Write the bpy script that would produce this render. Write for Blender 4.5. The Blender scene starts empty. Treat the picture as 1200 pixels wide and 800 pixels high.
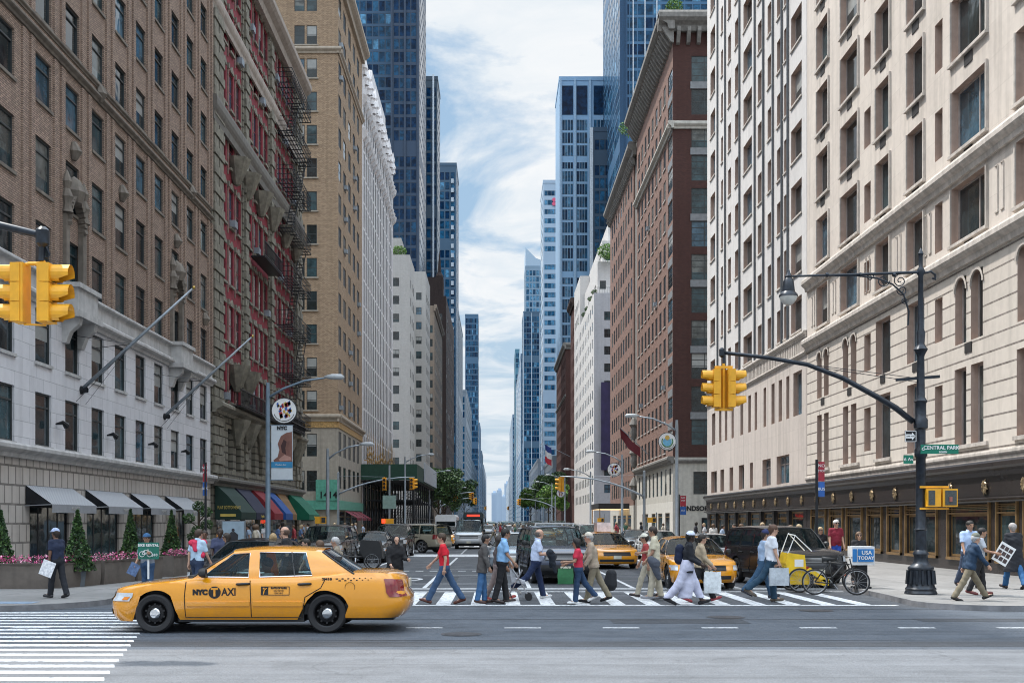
import bpy, bmesh, math, random
import numpy as np
from mathutils import Vector, Matrix
random.seed(7)
R = math.radians
C = bpy.context.scene.collection
F, VX, HY, HC = 1320.0, 582.0, 611.0, 1.92        # focal length, vanishing point (reference pixels), camera height
def at(px, py, Y): return Vector(((px-VX)*Y/F, Y, HC+(HY-py)*Y/F))
def gnd(px, py):
    Y = HC*F/(py-HY); return Vector(((px-VX)*Y/F, Y, 0))

# ---------------------------------------------------------------- materials
def nt(name):
    m = bpy.data.materials.new(name); m.use_nodes = True
    n = m.node_tree; n.nodes.clear()
    o = n.nodes.new('ShaderNodeOutputMaterial'); b = n.nodes.new('ShaderNodeBsdfPrincipled')
    n.links.new(b.outputs[0], o.inputs[0]); return m, n, b
def N(n, t, **k):
    x = n.nodes.new(t)
    for a, v in k.items(): setattr(x, a, v)
    return x
def c4(c): return (c[0], c[1], c[2], 1)
def mixc(n, fac, a, b, mode='MIX'):
    x = N(n, 'ShaderNodeMix', data_type='RGBA', blend_type=mode)
    for i, v in ((0, fac), (6, a), (7, b)):
        if hasattr(v, 'is_linked'): n.links.new(v, x.inputs[i])
        elif i == 0: x.inputs[0].default_value = v
        else: x.inputs[i].default_value = c4(v)
    return x.outputs[2]
def ramp(n, src, p0, p1, a=0.0, b=1.0):
    x = N(n, 'ShaderNodeMapRange'); x.inputs[1].default_value = p0; x.inputs[2].default_value = p1
    x.inputs[3].default_value = a; x.inputs[4].default_value = b
    n.links.new(src, x.inputs[0]); return x.outputs[0]
def noise(n, co, scale, detail=4, rough=.55):
    x = N(n, 'ShaderNodeTexNoise'); x.inputs['Scale'].default_value = scale
    x.inputs['Detail'].default_value = detail; x.inputs['Roughness'].default_value = rough
    n.links.new(co, x.inputs['Vector']); return x.outputs['Fac']
def mapping(n, co, scale):
    x = N(n, 'ShaderNodeMapping'); x.inputs['Scale'].default_value = scale
    n.links.new(co, x.inputs['Vector']); return x.outputs[0]
_mc = {}
def pm(name, col, rough=.6, metal=0, var=.18, scale=3.0, bump=0.0, bscale=60, streak=0, spec=.5, coat=0, emit=None):
    if name in _mc: return _mc[name]
    m, n, b = nt(name); co = N(n, 'ShaderNodeTexCoord').outputs['Object']
    f = noise(n, co, scale, 5)
    f = ramp(n, f, .3, .7)
    d = tuple(c*(1-var) for c in col); l = tuple(min(1, c*(1+var)) for c in col)
    c = mixc(n, f, d, l)
    if streak:
        g = noise(n, mapping(n, co, (2.2, 2.2, .12)), 1.5, 5)
        c = mixc(n, ramp(n, g, .42, .72, 0, streak), c, tuple(x*.45 for x in col))
    n.links.new(c, b.inputs['Base Color'])
    b.inputs['Roughness'].default_value = rough; b.inputs['Metallic'].default_value = metal
    b.inputs['Specular IOR Level'].default_value = spec; b.inputs['Coat Weight'].default_value = coat
    b.inputs['Coat Roughness'].default_value = .04
    if emit:
        b.inputs['Emission Color'].default_value = c4(emit[0]); b.inputs['Emission Strength'].default_value = emit[1]
    if bump:
        h = noise(n, co, bscale, 3); bu = N(n, 'ShaderNodeBump'); bu.inputs['Strength'].default_value = bump
        bu.inputs['Distance'].default_value = .02
        n.links.new(h, bu.inputs['Height']); n.links.new(bu.outputs[0], b.inputs['Normal'])
    _mc[name] = m; return m
def wallco(n):
    tc = N(n, 'ShaderNodeTexCoord'); ge = N(n, 'ShaderNodeNewGeometry')
    s = N(n, 'ShaderNodeSeparateXYZ'); n.links.new(ge.outputs['Position'], s.inputs[0])
    q = N(n, 'ShaderNodeSeparateXYZ'); n.links.new(ge.outputs['True Normal'], q.inputs[0])
    def ma(op, a, b=None):
        x = N(n, 'ShaderNodeMath', operation=op); n.links.new(a, x.inputs[0])
        if b is not None: n.links.new(b, x.inputs[1])
        return x.outputs[0]
    u = ma('ADD', ma('MULTIPLY', s.outputs[0], ma('ABSOLUTE', q.outputs[1])), ma('MULTIPLY', s.outputs[1], ma('ABSOLUTE', q.outputs[0])))
    c = N(n, 'ShaderNodeCombineXYZ'); n.links.new(u, c.inputs[0]); n.links.new(s.outputs[2], c.inputs[1])
    return c.outputs[0], ge.outputs['Position']
def brickmat(name, c1, c2, mortar, bw=.24, bh=.08, mort=.012, rough=.85, bump=.4, big=.25, streak=.35, sq=.5):
    m, n, b = nt(name); co, pos = wallco(n)
    t = N(n, 'ShaderNodeTexBrick'); n.links.new(co, t.inputs['Vector'])
    t.inputs['Color1'].default_value = c4(c1); t.inputs['Color2'].default_value = c4(c2); t.inputs['Mortar'].default_value = c4(mortar)
    t.inputs['Scale'].default_value = 1; t.inputs['Brick Width'].default_value = bw; t.inputs['Row Height'].default_value = bh
    t.inputs['Mortar Size'].default_value = mort; t.offset = sq; t.inputs['Mortar Smooth'].default_value = .1
    g = noise(n, pos, .35, 6, .6)
    c = mixc(n, ramp(n, g, .35, .68, 0, big), t.outputs['Color'], tuple(x*.55 for x in c1))
    g3 = noise(n, pos, 3.5, 4, .6)
    c = mixc(n, ramp(n, g3, .35, .7, 0, .25), c, tuple(min(1, x*1.35) for x in c2))
    g2 = noise(n, mapping(n, pos, (1.6, 1.6, .08)), 1.3, 5, .6)
    c = mixc(n, ramp(n, g2, .48, .75, 0, streak), c, tuple(x*.35 for x in c1))
    n.links.new(c, b.inputs['Base Color']); b.inputs['Roughness'].default_value = rough
    b.inputs['Specular IOR Level'].default_value = .25
    bu = N(n, 'ShaderNodeBump'); bu.inputs['Strength'].default_value = bump; bu.inputs['Distance'].default_value = .02; bu.invert = True
    n.links.new(t.outputs['Fac'], bu.inputs['Height']); n.links.new(bu.outputs[0], b.inputs['Normal'])
    _mc[name] = m; return m
def glassmat(name, col, rough=.06, metal=.0, spec=.8, var=.5, sc=.6):
    m, n, b = nt(name); ge = N(n, 'ShaderNodeNewGeometry')
    f = noise(n, ge.outputs['Position'], sc, 4, .7)
    c = mixc(n, ramp(n, f, .4, .62), tuple(x*(1-var) for x in col), tuple(min(1, x*(1+var)) for x in col))
    n.links.new(c, b.inputs['Base Color']); b.inputs['Roughness'].default_value = rough
    b.inputs['Metallic'].default_value = metal; b.inputs['Specular IOR Level'].default_value = spec
    h = noise(n, ge.outputs['Position'], .9, 2); bu = N(n, 'ShaderNodeBump'); bu.inputs['Strength'].default_value = .12
    bu.inputs['Distance'].default_value = .08; n.links.new(h, bu.inputs['Height']); n.links.new(bu.outputs[0], b.inputs['Normal'])
    _mc[name] = m; return m
def clearglass(name, tint, op=.35, rough=.02):
    m = bpy.data.materials.new(name); m.use_nodes = True; n = m.node_tree; n.nodes.clear()
    o = N(n, 'ShaderNodeOutputMaterial'); t = N(n, 'ShaderNodeBsdfTransparent'); t.inputs[0].default_value = c4(tint)
    g = N(n, 'ShaderNodeBsdfPrincipled'); g.inputs['Base Color'].default_value = (.01, .02, .025, 1); g.inputs['Roughness'].default_value = rough
    g.inputs['Specular IOR Level'].default_value = .9
    fr = N(n, 'ShaderNodeFresnel'); fr.inputs[0].default_value = 1.6
    f = ramp(n, fr.outputs[0], 0, .6, op, 1)
    mx = N(n, 'ShaderNodeMixShader'); n.links.new(f, mx.inputs[0]); n.links.new(t.outputs[0], mx.inputs[1]); n.links.new(g.outputs[0], mx.inputs[2])
    n.links.new(mx.outputs[0], o.inputs[0]); return m

# ---------------------------------------------------------------- objects
def tag(o, label=None, cat=None, group=None, kind=None):
    if label: o['label'] = label
    if cat: o['category'] = cat
    if group: o['group'] = group
    if kind: o['kind'] = kind
    return o
def empty(name, loc=(0, 0, 0), label=None, cat=None, group=None, rz=0):
    o = bpy.data.objects.new(name, None); C.objects.link(o); o.location = loc; o.rotation_euler = (0, 0, rz)
    o.empty_display_size = .1
    return tag(o, label, cat, group)
def absloc(o):
    v = Vector((0, 0, 0))
    while o is not None: v += o.location; o = o.parent
    return v
def kids(o): return [c for c in o.children]
def copy_tree(o, parent=None):
    c = o.copy(); C.objects.link(c)
    if parent is not None: c.parent = parent
    for ch in o.children: copy_tree(ch, c)
    return c
class MB:
    def __init__(s): s.v = []; s.f = []; s.m = []
    def add(s, vs, fs, m=0):
        k = len(s.v); s.v += [tuple(p) for p in vs]
        for f in fs: s.f.append(tuple(i+k for i in f)); s.m.append(m)
    def quad(s, a, b, c, d, m=0): s.add([a, b, c, d], [(0, 1, 2, 3)], m)
    def box(s, x0, x1, y0, y1, z0, z1, m=0):
        s.add([(x0, y0, z0), (x1, y0, z0), (x1, y1, z0), (x0, y1, z0), (x0, y0, z1), (x1, y0, z1), (x1, y1, z1), (x0, y1, z1)],
              [(0, 3, 2, 1), (4, 5, 6, 7), (0, 1, 5, 4), (1, 2, 6, 5), (2, 3, 7, 6), (3, 0, 4, 7)], m)
    def obox(s, c, ux, uy, uz, m=0):          # centre and three half-vectors
        c = Vector(c); ux = Vector(ux); uy = Vector(uy); uz = Vector(uz)
        P = [c+a*ux+b*uy+d*uz for d in (-1, 1) for a, b in ((-1, -1), (1, -1), (1, 1), (-1, 1))]
        s.add(P, [(0, 3, 2, 1), (4, 5, 6, 7), (0, 1, 5, 4), (1, 2, 6, 5), (2, 3, 7, 6), (3, 0, 4, 7)], m)
    def bar(s, a, b, w, h=None, m=0):
        a = Vector(a); b = Vector(b); d = (b-a); L = d.length
        if L < 1e-6: return
        d /= L; up = Vector((0, 0, 1)) if abs(d.z) < .95 else Vector((0, 1, 0))
        r = d.cross(up).normalized(); u = r.cross(d)
        s.obox((a+b)/2, d*L/2, r*w/2, u*(h or w)/2, m)
    def tube(s, pts, r, n=8, m=0, cap=True):
        pts = [Vector(p) for p in pts]; rr = r if hasattr(r, '__len__') else [r]*len(pts)
        k = len(s.v); prev = None
        for i, p in enumerate(pts):
            t = (pts[min(i+1, len(pts)-1)]-pts[max(i-1, 0)]).normalized()
            if prev is None:
                up = Vector((0, 0, 1)) if abs(t.z) < .9 else Vector((1, 0, 0)); x = t.cross(up).normalized()
            else: x = (prev-t*prev.dot(t)).normalized()
            prev = x; y = t.cross(x)
            for j in range(n):
                a = 2*math.pi*j/n; s.v.append(tuple(p+(x*math.cos(a)+y*math.sin(a))*rr[i]))
        for i in range(len(pts)-1):
            for j in range(n):
                s.f.append((k+i*n+j, k+i*n+(j+1) % n, k+(i+1)*n+(j+1) % n, k+(i+1)*n+j)); s.m.append(m)
        if cap:
            s.f.append(tuple(k+j for j in range(n))[::-1]); s.m.append(m)
            e = k+(len(pts)-1)*n; s.f.append(tuple(e+j for j in range(n))); s.m.append(m)
    def lathe(s, prof, c=(0, 0, 0), n=16, axis='z', m=0):   # prof: (radius, height)
        k = len(s.v); c = Vector(c)
        for r, h in prof:
            for j in range(n):
                a = 2*math.pi*j/n; x, y = r*math.cos(a), r*math.sin(a)
                p = {'z': (x, y, h), 'y': (x, h, y), 'x': (h, x, y)}[axis]; s.v.append(tuple(c+Vector(p)))
        for i in range(len(prof)-1):
            mm = m[i] if hasattr(m, '__len__') else m
            for j in range(n):
                s.f.append((k+i*n+j, k+i*n+(j+1) % n, k+(i+1)*n+(j+1) % n, k+(i+1)*n+j)); s.m.append(mm)
    def prism(s, poly, axis, a, b, m=0):      # poly of 2D points extruded along axis from a to b
        def P(p, t): return {'x': (t, p[0], p[1]), 'y': (p[0], t, p[1]), 'z': (p[0], p[1], t)}[axis]
        n = len(poly); s.add([P(p, a) for p in poly]+[P(p, b) for p in poly],
              [tuple(range(n)), tuple(range(2*n-1, n-1, -1))]+[(i, (i+1) % n, n+(i+1) % n, n+i) for i in range(n)], m)
    def grid(s, rows, m=0, close=False):
        nr, nc = len(rows), len(rows[0]); k = len(s.v)
        for r in rows: s.v += [tuple(p) for p in r]
        for i in range(nr-1):
            for j in range(nc-(0 if close else 1)):
                s.f.append((k+i*nc+j, k+i*nc+(j+1) % nc, k+(i+1)*nc+(j+1) % nc, k+(i+1)*nc+j)); s.m.append(m)
    def mesh(s, name, mats, off=Vector((0, 0, 0)), smooth=False, fix=False):
        me = bpy.data.meshes.new(name)
        me.from_pydata([(p[0]-off.x, p[1]-off.y, p[2]-off.z) for p in s.v], [], s.f)
        for m in (mats if isinstance(mats, (list, tuple)) else [mats]): me.materials.append(m)
        if max(s.m or [0]) > 0: me.polygons.foreach_set('material_index', s.m)
        if fix:
            bm = bmesh.new(); bm.from_mesh(me); bmesh.ops.remove_doubles(bm, verts=bm.verts, dist=1e-4)
            bmesh.ops.recalc_face_normals(bm, faces=bm.faces); bm.to_mesh(me); bm.free()
        if smooth:
            me.polygons.foreach_set('use_smooth', [True]*len(me.polygons))
            if smooth is not True: me.set_sharp_from_angle(angle=R(smooth))
        me.update(); return me
    def build(s, name, mats, parent=None, smooth=False, fix=False, label=None, cat=None, group=None, kind=None, base=None):
        if not s.f: return None
        off = absloc(parent) if parent is not None else Vector((0, 0, 0))
        if base is not None: off = Vector(base)
        me = s.mesh(name, mats, off, smooth, fix)
        o = bpy.data.objects.new(name, me); C.objects.link(o)
        if parent is not None: o.parent = parent
        if base is not None: o.location = base if parent is None else Vector(base)-absloc(parent)
        return tag(o, label, cat, group, kind)
TXS = bpy.data.scenes.new('lettering_workspace')
def text(s, size, loc, rot, mat, parent=None, name='lettering', ext=.004, sx=1.0, bold=0.0, align='CENTER'):
    cu = bpy.data.curves.new('t', 'FONT'); cu.body = s; cu.size = size; cu.align_x = align; cu.align_y = 'CENTER'
    cu.extrude = ext; cu.offset = bold; cu.resolution_u = 3
    t = bpy.data.objects.new('t', cu); TXS.collection.objects.link(t)
    vl = TXS.view_layers[0]; vl.update(); dg = vl.depsgraph; me = bpy.data.meshes.new_from_object(t.evaluated_get(dg))
    bpy.data.objects.remove(t); bpy.data.curves.remove(cu)
    me.transform(Matrix.Diagonal((sx, 1, 1, 1)))
    me.transform(Matrix.Translation(Vector(loc)-(absloc(parent) if parent else Vector()))@rot.to_matrix().to_4x4())
    me.materials.clear(); me.materials.append(mat); me.name = name
    o = bpy.data.objects.new(name, me); C.objects.link(o)
    if parent is not None: o.parent = parent
    return o
from mathutils import Euler
FACE_CAM = Euler((R(90), 0, 0))            # text readable looking along +Y
FACE_PX = Euler((R(90), 0, R(90)))         # readable on a face looking towards +X
FACE_MX = Euler((R(90), 0, R(-90)))        # readable on a face looking towards -X

# ---------------------------------------------------------------- shared materials
GL = [glassmat('window_glass_dark', (.018, .028, .032)), glassmat('window_glass_teal', (.03, .06, .07)),
      glassmat('window_glass_shade', (.10, .11, .105), rough=.15), glassmat('window_glass_blinds', (.30, .31, .30), rough=.3, var=.15),
      glassmat('window_glass_sky', (.05, .10, .14), rough=.04)]
BG = [glassmat('tower_glass_a', (.008, .055, .12), rough=.12, spec=.3), glassmat('tower_glass_b', (.014, .09, .18), rough=.12, spec=.35),
      glassmat('tower_glass_c', (.004, .028, .075), rough=.12, spec=.2), glassmat('tower_glass_d', (.08, .23, .38), rough=.12, spec=.4)]
M_slit = pm('dim_glass', (.014, .018, .022), .35, spec=.15, var=.5, scale=.4); M_slit2 = pm('dim_glass_curtain', (.10, .10, .095), .5, spec=.15, var=.4, scale=.4)
M_frame = pm('window_frame_dark', (.035, .04, .042), .5); M_framew = pm('window_frame_pale', (.42, .36, .33), .5)
M_bronze = pm('bronze', (.32, .2, .09), .4, .6, var=.3)
M_black = pm('black_iron', (.012, .014, .018), .4, .3, var=.4, scale=6)
M_roof = pm('roof_tar', (.08, .08, .08), .9)
M_white = pm('white_paint', (.75, .76, .76), .5, var=.06)
M_steel = pm('galvanised_steel', (.30, .34, .38), .45, .5, var=.15)
M_green = pm('sign_green', (.0, .16, .10), .45)
_wm = {}
def winmesh(w, h, typ, thin=False):
    w = round(w, 2); h = round(h, 2); k = (w, h, typ, thin)
    if k in _wm: return _wm[k]
    fm = MB(); t = .06; fmat = M_frame; bars = []; gl = GL; pf = True
    if typ == 'hung': bars = [('h', .5)]
    elif typ == 'ritz': bars = [('h', .74), ('v', .5)] if w > 1.5 else [('h', .74)]
    elif typ == 'two': bars = [('v', .5), ('h', .5)]
    elif typ == 'pale': bars = [('v', .6)]; fmat = M_framew
    elif typ == 'pale1': bars = []; fmat = M_framew
    elif typ == 'pale3': bars = [('v', .33), ('v', .67), ('h', .7)]; fmat = M_framew
    elif typ == 'steel': bars = [('v', .5), ('h', .25), ('h', .5), ('h', .75)]
    elif typ == 'tower': t = .05; gl = BG
    elif typ == 'tower2': t = .05; gl = BG; bars = [('v', .5)]
    elif typ == 'towerp': t = .05; gl = [BG[3], BG[1], BG[3], BG[0]]
    elif typ == 'towerd': t = .05; gl = [BG[2], BG[2], BG[0], BG[2]]
    elif typ == 'red': bars = [('h', .5)]; t = .05; fmat = pm('red_frame', (.16, .02, .03), .5)
    elif typ == 'shop': bars = [('h', .8)]; fmat = M_bronze; t = .09; gl = [GL[0], GL[1], GL[0], GL[4]]
    elif typ == 'slit': bars = [('h', .5)]; gl = [M_slit, M_slit2, M_slit, GL[0]]
    elif typ == 'door': bars = [('v', .25), ('v', .5), ('v', .75), ('h', .82)]; fmat = M_black; t = .09; gl = [GL[0], GL[1]]
    a = w/2
    fm.box(-a, -a+t, -.05, .04, 0, h); fm.box(a-t, a, -.05, .04, 0, h)
    fm.box(-a+t, a-t, -.05, .04, 0, t); fm.box(-a+t, a-t, -.05, .04, h-t, h)
    for d, q in bars:
        if d == 'h': fm.box(-a+t, a-t, -.045, .03, h*q-t/2, h*q+t/2)
        else: fm.box(-a+w*q-t/2, -a+w*q+t/2, -.04, .025, t, h-t)
    if thin: fm.v = [(x, y*.3, z) for x, y, z in fm.v]
    frame = fm.mesh('window', fmat); panes = []
    g = MB(); g.quad((-a, .0, 0), (a, .0, 0), (a, .0, h), (-a, .0, h))
    for i, m in enumerate(gl):
        if gl is GL and i in (2, 3):           # a blind or curtain drawn part of the way down
            q = MB(); zz = h*(.45 if i == 2 else .3); q.quad((-a, 0, 0), (a, 0, 0), (a, 0, zz), (-a, 0, zz)); q.quad((-a, 0, zz), (a, 0, zz), (a, 0, h), (-a, 0, h), 1); panes.append(q.mesh('pane', [GL[i-2], GL[3] if i == 2 else GL[2]]))
        else: panes.append(g.mesh('pane', m))
    _wm[k] = (fm, fmat, g, gl, frame, panes); return _wm[k]
SPLIT = {'cornice', 'string_course', 'window_sill', 'brown_window_sill', 'ornament', 'vent', 'air_conditioner', 'floodlight', 'drainpipe', 'spandrel', 'rosette', 'gilded_ornament', 'balcony_front', 'mullion', 'shop_pilaster', 'balcony_railing', 'terrace_railing', 'pilaster', 'pier'}
def split_pieces(mb, gap=.02):
    par = list(range(len(mb.v)))
    def fd(i):
        while par[i] != i: par[i] = par[par[i]]; i = par[i]
        return i
    for f in mb.f:
        a = fd(f[0])
        for k in f[1:]: par[fd(k)] = a
    comp = {}
    for fi, f in enumerate(mb.f): comp.setdefault(fd(f[0]), []).append(fi)
    items = []
    for fs in comp.values():
        P = np.array([mb.v[k] for fi in fs for k in mb.f[fi]]); items.append([P.min(0)-gap, P.max(0)+gap, fs])
    items.sort(key=lambda t: t[0][1]); out = []
    for it in items:
        lo, hi, fs = it; keep = []
        for o in out:
            if (lo <= o[1]).all() and (hi >= o[0]).all(): lo = np.minimum(lo, o[0]); hi = np.maximum(hi, o[1]); fs = fs+o[2]
            else: keep.append(o)
        out = keep+[[lo, hi, fs]]
    res = []
    for lo, hi, fs in out:
        m = MB(); mp = {}
        for fi in fs:
            nf = []
            for k in mb.f[fi]:
                if k not in mp: mp[k] = len(m.v); m.v.append(mb.v[k])
                nf.append(mp[k])
            m.f.append(tuple(nf)); m.m.append(mb.m[fi])
        c = (lo+hi)/2; y = max(c[1], 5); px = VX+F*c[0]/y; py = HY-F*(c[2]-HC)/y; s = float(np.linalg.norm(hi-lo))/y*(1 if -20 < px < 1220 and -20 < py < 800 else .01)
        res.append((s, m))
    res.sort(key=lambda t: -t[0]); return [m for s, m in res]
class Bld:
    def __init__(s, name, label, cat, x, y, mats, group=None):
        s.root = empty(name, (x, y, 0), label, cat, group); s.w = MB(); s.mats = mats; s.wins = []; s.extra = {}; s.zm = [(1e9, 0)]
        s.weights = (8, 6, 2.2, 1.2, 1.2); s.rev = None
    def mb(s, name, mat):
        if name not in s.extra: s.extra[name] = (MB(), mat)
        return s.extra[name][0]
    def _band(s, P, d, a, b, z0, z1):
        if b-a < 1e-4 or z1-z0 < 1e-4: return
        z = z0
        for zt, mi in s.zm:
            if zt <= z: continue
            zz = min(zt, z1)
            s.w.quad((P[0]+d[0]*a, P[1]+d[1]*a, z), (P[0]+d[0]*b, P[1]+d[1]*b, z), (P[0]+d[0]*b, P[1]+d[1]*b, zz), (P[0]+d[0]*a, P[1]+d[1]*a, zz), mi)
            z = zz
            if z >= z1-1e-5: break
    def wall(s, P0, P1, z0, z1, rows=(), depth=.22, wt='hung', mi=None):
        L = math.hypot(P1[0]-P0[0], P1[1]-P0[1]); d = ((P1[0]-P0[0])/L, (P1[1]-P0[1])/L); n = (d[1], -d[0])
        zm = s.zm
        if mi is not None: s.zm = [(1e9, mi)]
        zc = z0
        for row in sorted(rows, key=lambda r: r[0]):
            zr0, zr1, ops = row
            if zr1 > z1 or zr0 < zc-1e-6: continue
            s._band(P0, d, 0, L, zc, zr0); uc = 0
            for op in sorted(ops):
                a, b = op[0], op[1]; o0 = op[3] if len(op) > 3 else zr0; o1 = op[4] if len(op) > 4 else zr1
                if a < uc-1e-6 or b > L: continue
                s._band(P0, d, uc, a, zr0, zr1); s._band(P0, d, a, b, zr0, o0); s._band(P0, d, a, b, o1, zr1)
                dp = min(depth, .09) if o0 < 3 and depth > .1 else depth
                Q = lambda u, q, z: (P0[0]+d[0]*u-n[0]*q, P0[1]+d[1]*u-n[1]*q, z)
                mi2 = s._mi((o0+o1)/2) if s.rev is None or (o0+o1)/2 < 4 else s.rev
                s.w.quad(Q(a, 0, o0), Q(a, dp, o0), Q(a, dp, o1), Q(a, 0, o1), mi2)
                s.w.quad(Q(b, dp, o0), Q(b, 0, o0), Q(b, 0, o1), Q(b, dp, o1), mi2)
                s.w.quad(Q(a, 0, o0), Q(b, 0, o0), Q(b, dp, o0), Q(a, dp, o0), mi2)
                s.w.quad(Q(a, dp, o1), Q(b, dp, o1), Q(b, 0, o1), Q(a, 0, o1), mi2)
                p = Q((a+b)/2, dp-(.03 if dp > .1 else .005), o0)
                s.wins.append((Vector(p), math.atan2(d[1], d[0]), b-a, o1-o0, op[2] if len(op) > 2 and op[2] else wt, dp < .1))
                uc = b
            s._band(P0, d, uc, L, zr0, zr1); zc = zr1
        s._band(P0, d, 0, L, zc, z1); s.zm = zm
    def _mi(s, z):
        for zt, mi in s.zm:
            if z < zt: return mi
        return 0
    def mass(s, x0, x1, y0, y1, z0, z1, n=(), e=(), w=(), depth=.22, wt='hung', mi=None, back=True, roofm=None):
        """n: rows on the face towards the camera, e: on the x1 side, w: on the x0 side; openings in world coordinates"""
        cn = lambda rows, f: [(r[0], r[1], [tuple(f(o)) for o in r[2]]) for r in rows]
        s.wall((x0, y0), (x1, y0), z0, z1, cn(n, lambda o: (o[0]-x0, o[1]-x0)+tuple(o[2:])), depth, wt, mi)
        s.wall((x1, y0), (x1, y1), z0, z1, cn(e, lambda o: (o[0]-y0, o[1]-y0)+tuple(o[2:])), depth, wt, mi)
        s.wall((x0, y1), (x0, y0), z0, z1, cn(w, lambda o: (y1-o[1], y1-o[0])+tuple(o[2:])), depth, wt, mi)
        s.wall((x1, y1), (x0, y1), z0, z1, (), depth, wt, mi)
        s.mb('roof', roofm or M_roof).quad((x0, y0, z1), (x1, y0, z1), (x1, y1, z1), (x0, y1, z1))
    def finish(s, pane_child=True, nmax=100, smooth=False):
        s.w.build('wall', s.mats, s.root)
        for k, (m, mat) in s.extra.items():
            if m.f and k in SPLIT:
                pcs = split_pieces(m); rest = MB()
                for i, q in enumerate(pcs):
                    if i < 90: q.build(k, mat, s.root, smooth=(35 if k == 'ornament' else False))
                    else: rest.add(q.v, q.f)
                if rest.f: rest.build(k, mat, s.root, kind='stuff')
            elif m.f: m.build(k, mat, s.root, smooth=(35 if k.startswith('orn') else False))
        cam = Vector((0, 0, HC))
        def vis(w):
            px = VX+F*w[0].x/w[0].y; py = HY-F*(w[0].z-HC)/w[0].y
            inside = 1 if (-30 < px < 1230 and -40 < py < 800) else .01
            return inside*w[3]/(w[0].y)
        s.wins.sort(key=vis, reverse=True); rest = MB(); rmats = []; L0 = absloc(s.root)
        rnd = random.Random(int(s.root.location.y*10) + len(s.wins))
        for i, wi in enumerate(s.wins):
            p, rz, w, h, typ = wi[:5]; fm, fmat, g, gl, frame, panes = winmesh(w, h, typ, len(wi) > 5 and wi[5])
            wt = s.weights[:len(gl)] if len(s.weights) >= len(gl) else None
            gi = rnd.choices(range(len(gl)), wt)[0]
            if i < nmax:
                o = bpy.data.objects.new('window', frame); C.objects.link(o); o.parent = s.root
                o.location = p-L0; o.rotation_euler = (0, 0, rz)
                q = bpy.data.objects.new('pane', panes[gi]); C.objects.link(q); q.parent = o
            else:
                c, sn = math.cos(rz), math.sin(rz)
                for mb, mt in ((fm, fmat), (g, gl[gi])):
                    if mt not in rmats: rmats.append(mt)
                    mi = rmats.index(mt)
                    rest.add([(p.x+a*c-b*sn, p.y+a*sn+b*c, p.z+z) for a, b, z in mb.v], mb.f, mi)
        if rest.f: rest.build('windows', rmats, s.root, kind='stuff')
def even(a, b, n, w, wt=None):
    st = (b-a)/n; return [(a+st*(i+.5)-w/2, a+st*(i+.5)+w/2)+((wt,) if wt else ()) for i in range(n)]
def rowz(z0, pitch, n, h, ops): return [(z0+pitch*i, z0+pitch*i+h, ops) for i in range(n)]
def belt(mb, side, X, y0, y1, z0, z1, out, m=0):
    """moulding with a stepped profile on a street face at X; side +1 looks towards +X"""
    h = z1-z0; s = side
    prof = [(0, z0), (out*.35, z0), (out*.45, z0+h*.3), (out*.8, z0+h*.45), (out, z0+h*.6), (out, z0+h*.85), (out*.85, z1), (0, z1)]
    mb.prism([(X+s*q-(s*.05 if q == 0 else 0), z) for q, z in prof], 'y', y0, y1, m)
def beltn(mb, Y, x0, x1, z0, z1, out, m=0):
    h = z1-z0; prof = [(0, z0), (out*.35, z0), (out*.45, z0+h*.3), (out*.8, z0+h*.45), (out, z0+h*.6), (out, z0+h*.85), (out*.85, z1), (0, z1)]
    mb.prism([(Y-q+(.05 if q == 0 else 0), z) for q, z in prof], 'x', x0, x1, m)
def ac_unit(mb, X, side, y, z):
    mb.box(min(X, X+side*.35), max(X, X+side*.35), y-.33, y+.33, z, z+.4)

# ================================================================= left side of the avenue
XL, XR = -15.5, 17.2
M_br1 = brickmat('brick_taupe', (.49, .355, .275), (.28, .20, .158), (.10, .08, .07), .22, .075, .013, bump=1.0)
M_lime = brickmat('limestone_white', (.64, .63, .65), (.57, .565, .585), (.36, .36, .38), 1.15, .52, .012, bump=.3, big=.1, streak=.2)
M_limeb = brickmat('limestone_base', (.54, .495, .455), (.46, .42, .385), (.13, .12, .11), .55, .62, .035, bump=.8)
M_trimw = pm('pale_stone_trim', (.46, .45, .44), .8, var=.15, streak=.5, bump=.2)
M_trimb = pm('brown_stone_trim', (.17, .145, .12), .85, var=.3, streak=.4, bump=.5, bscale=12)
b = Bld('hotel_building', 'brown brick hotel with white stone lower floors, grey awnings and two flagpoles at left edge', 'building', XL, 31.2, [M_br1, M_lime, M_limeb])
b.zm = [(4.0, 2), (9.6, 1), (1e9, 0)]
y0, y1 = 31.2, 61.0
cols = [(34.3, 36.2, 'ritz')]+[(37.9+2.63*i-.06, 39.2+2.63*i, 'ritz') for i in range(9)]
rows = [(4.5, 6.3, cols), (7.32, 9.12, cols), (10.45, 12.1, cols), (13.15, 14.95, cols), (16.15, 17.75, cols), (19.0, 20.62, cols)]+rowz(21.85, 2.87, 12, 1.62, cols)
gops = [(37.4, 40.8, 'door'), (42.6, 46.2, 'door'), (47.9, 51.0, 'door'), (52.9, 56.1, 'door')]
rows = [(.14, 2.95, gops)]+rows
ncols = even(-45, XL, 10, 1.15)
nrows = [(4.5, 6.3, ncols), (7.32, 9.12, ncols), (10.45, 12.1, ncols), (13.15, 14.95, ncols), (16.15, 17.75, ncols), (19.0, 20.62, ncols)]+rowz(21.85, 2.87, 12, 1.62, ncols)
b.mass(-45, XL, y0, y1, 0, 57, n=nrows, e=rows, depth=.15, wt='ritz')
t = b.mb('cornice', M_trimw); q = b.mb('pilaster', M_br1); ws = b.mb('window_sill', M_trimw); wb_ = b.mb('brown_window_sill', M_trimb)
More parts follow.
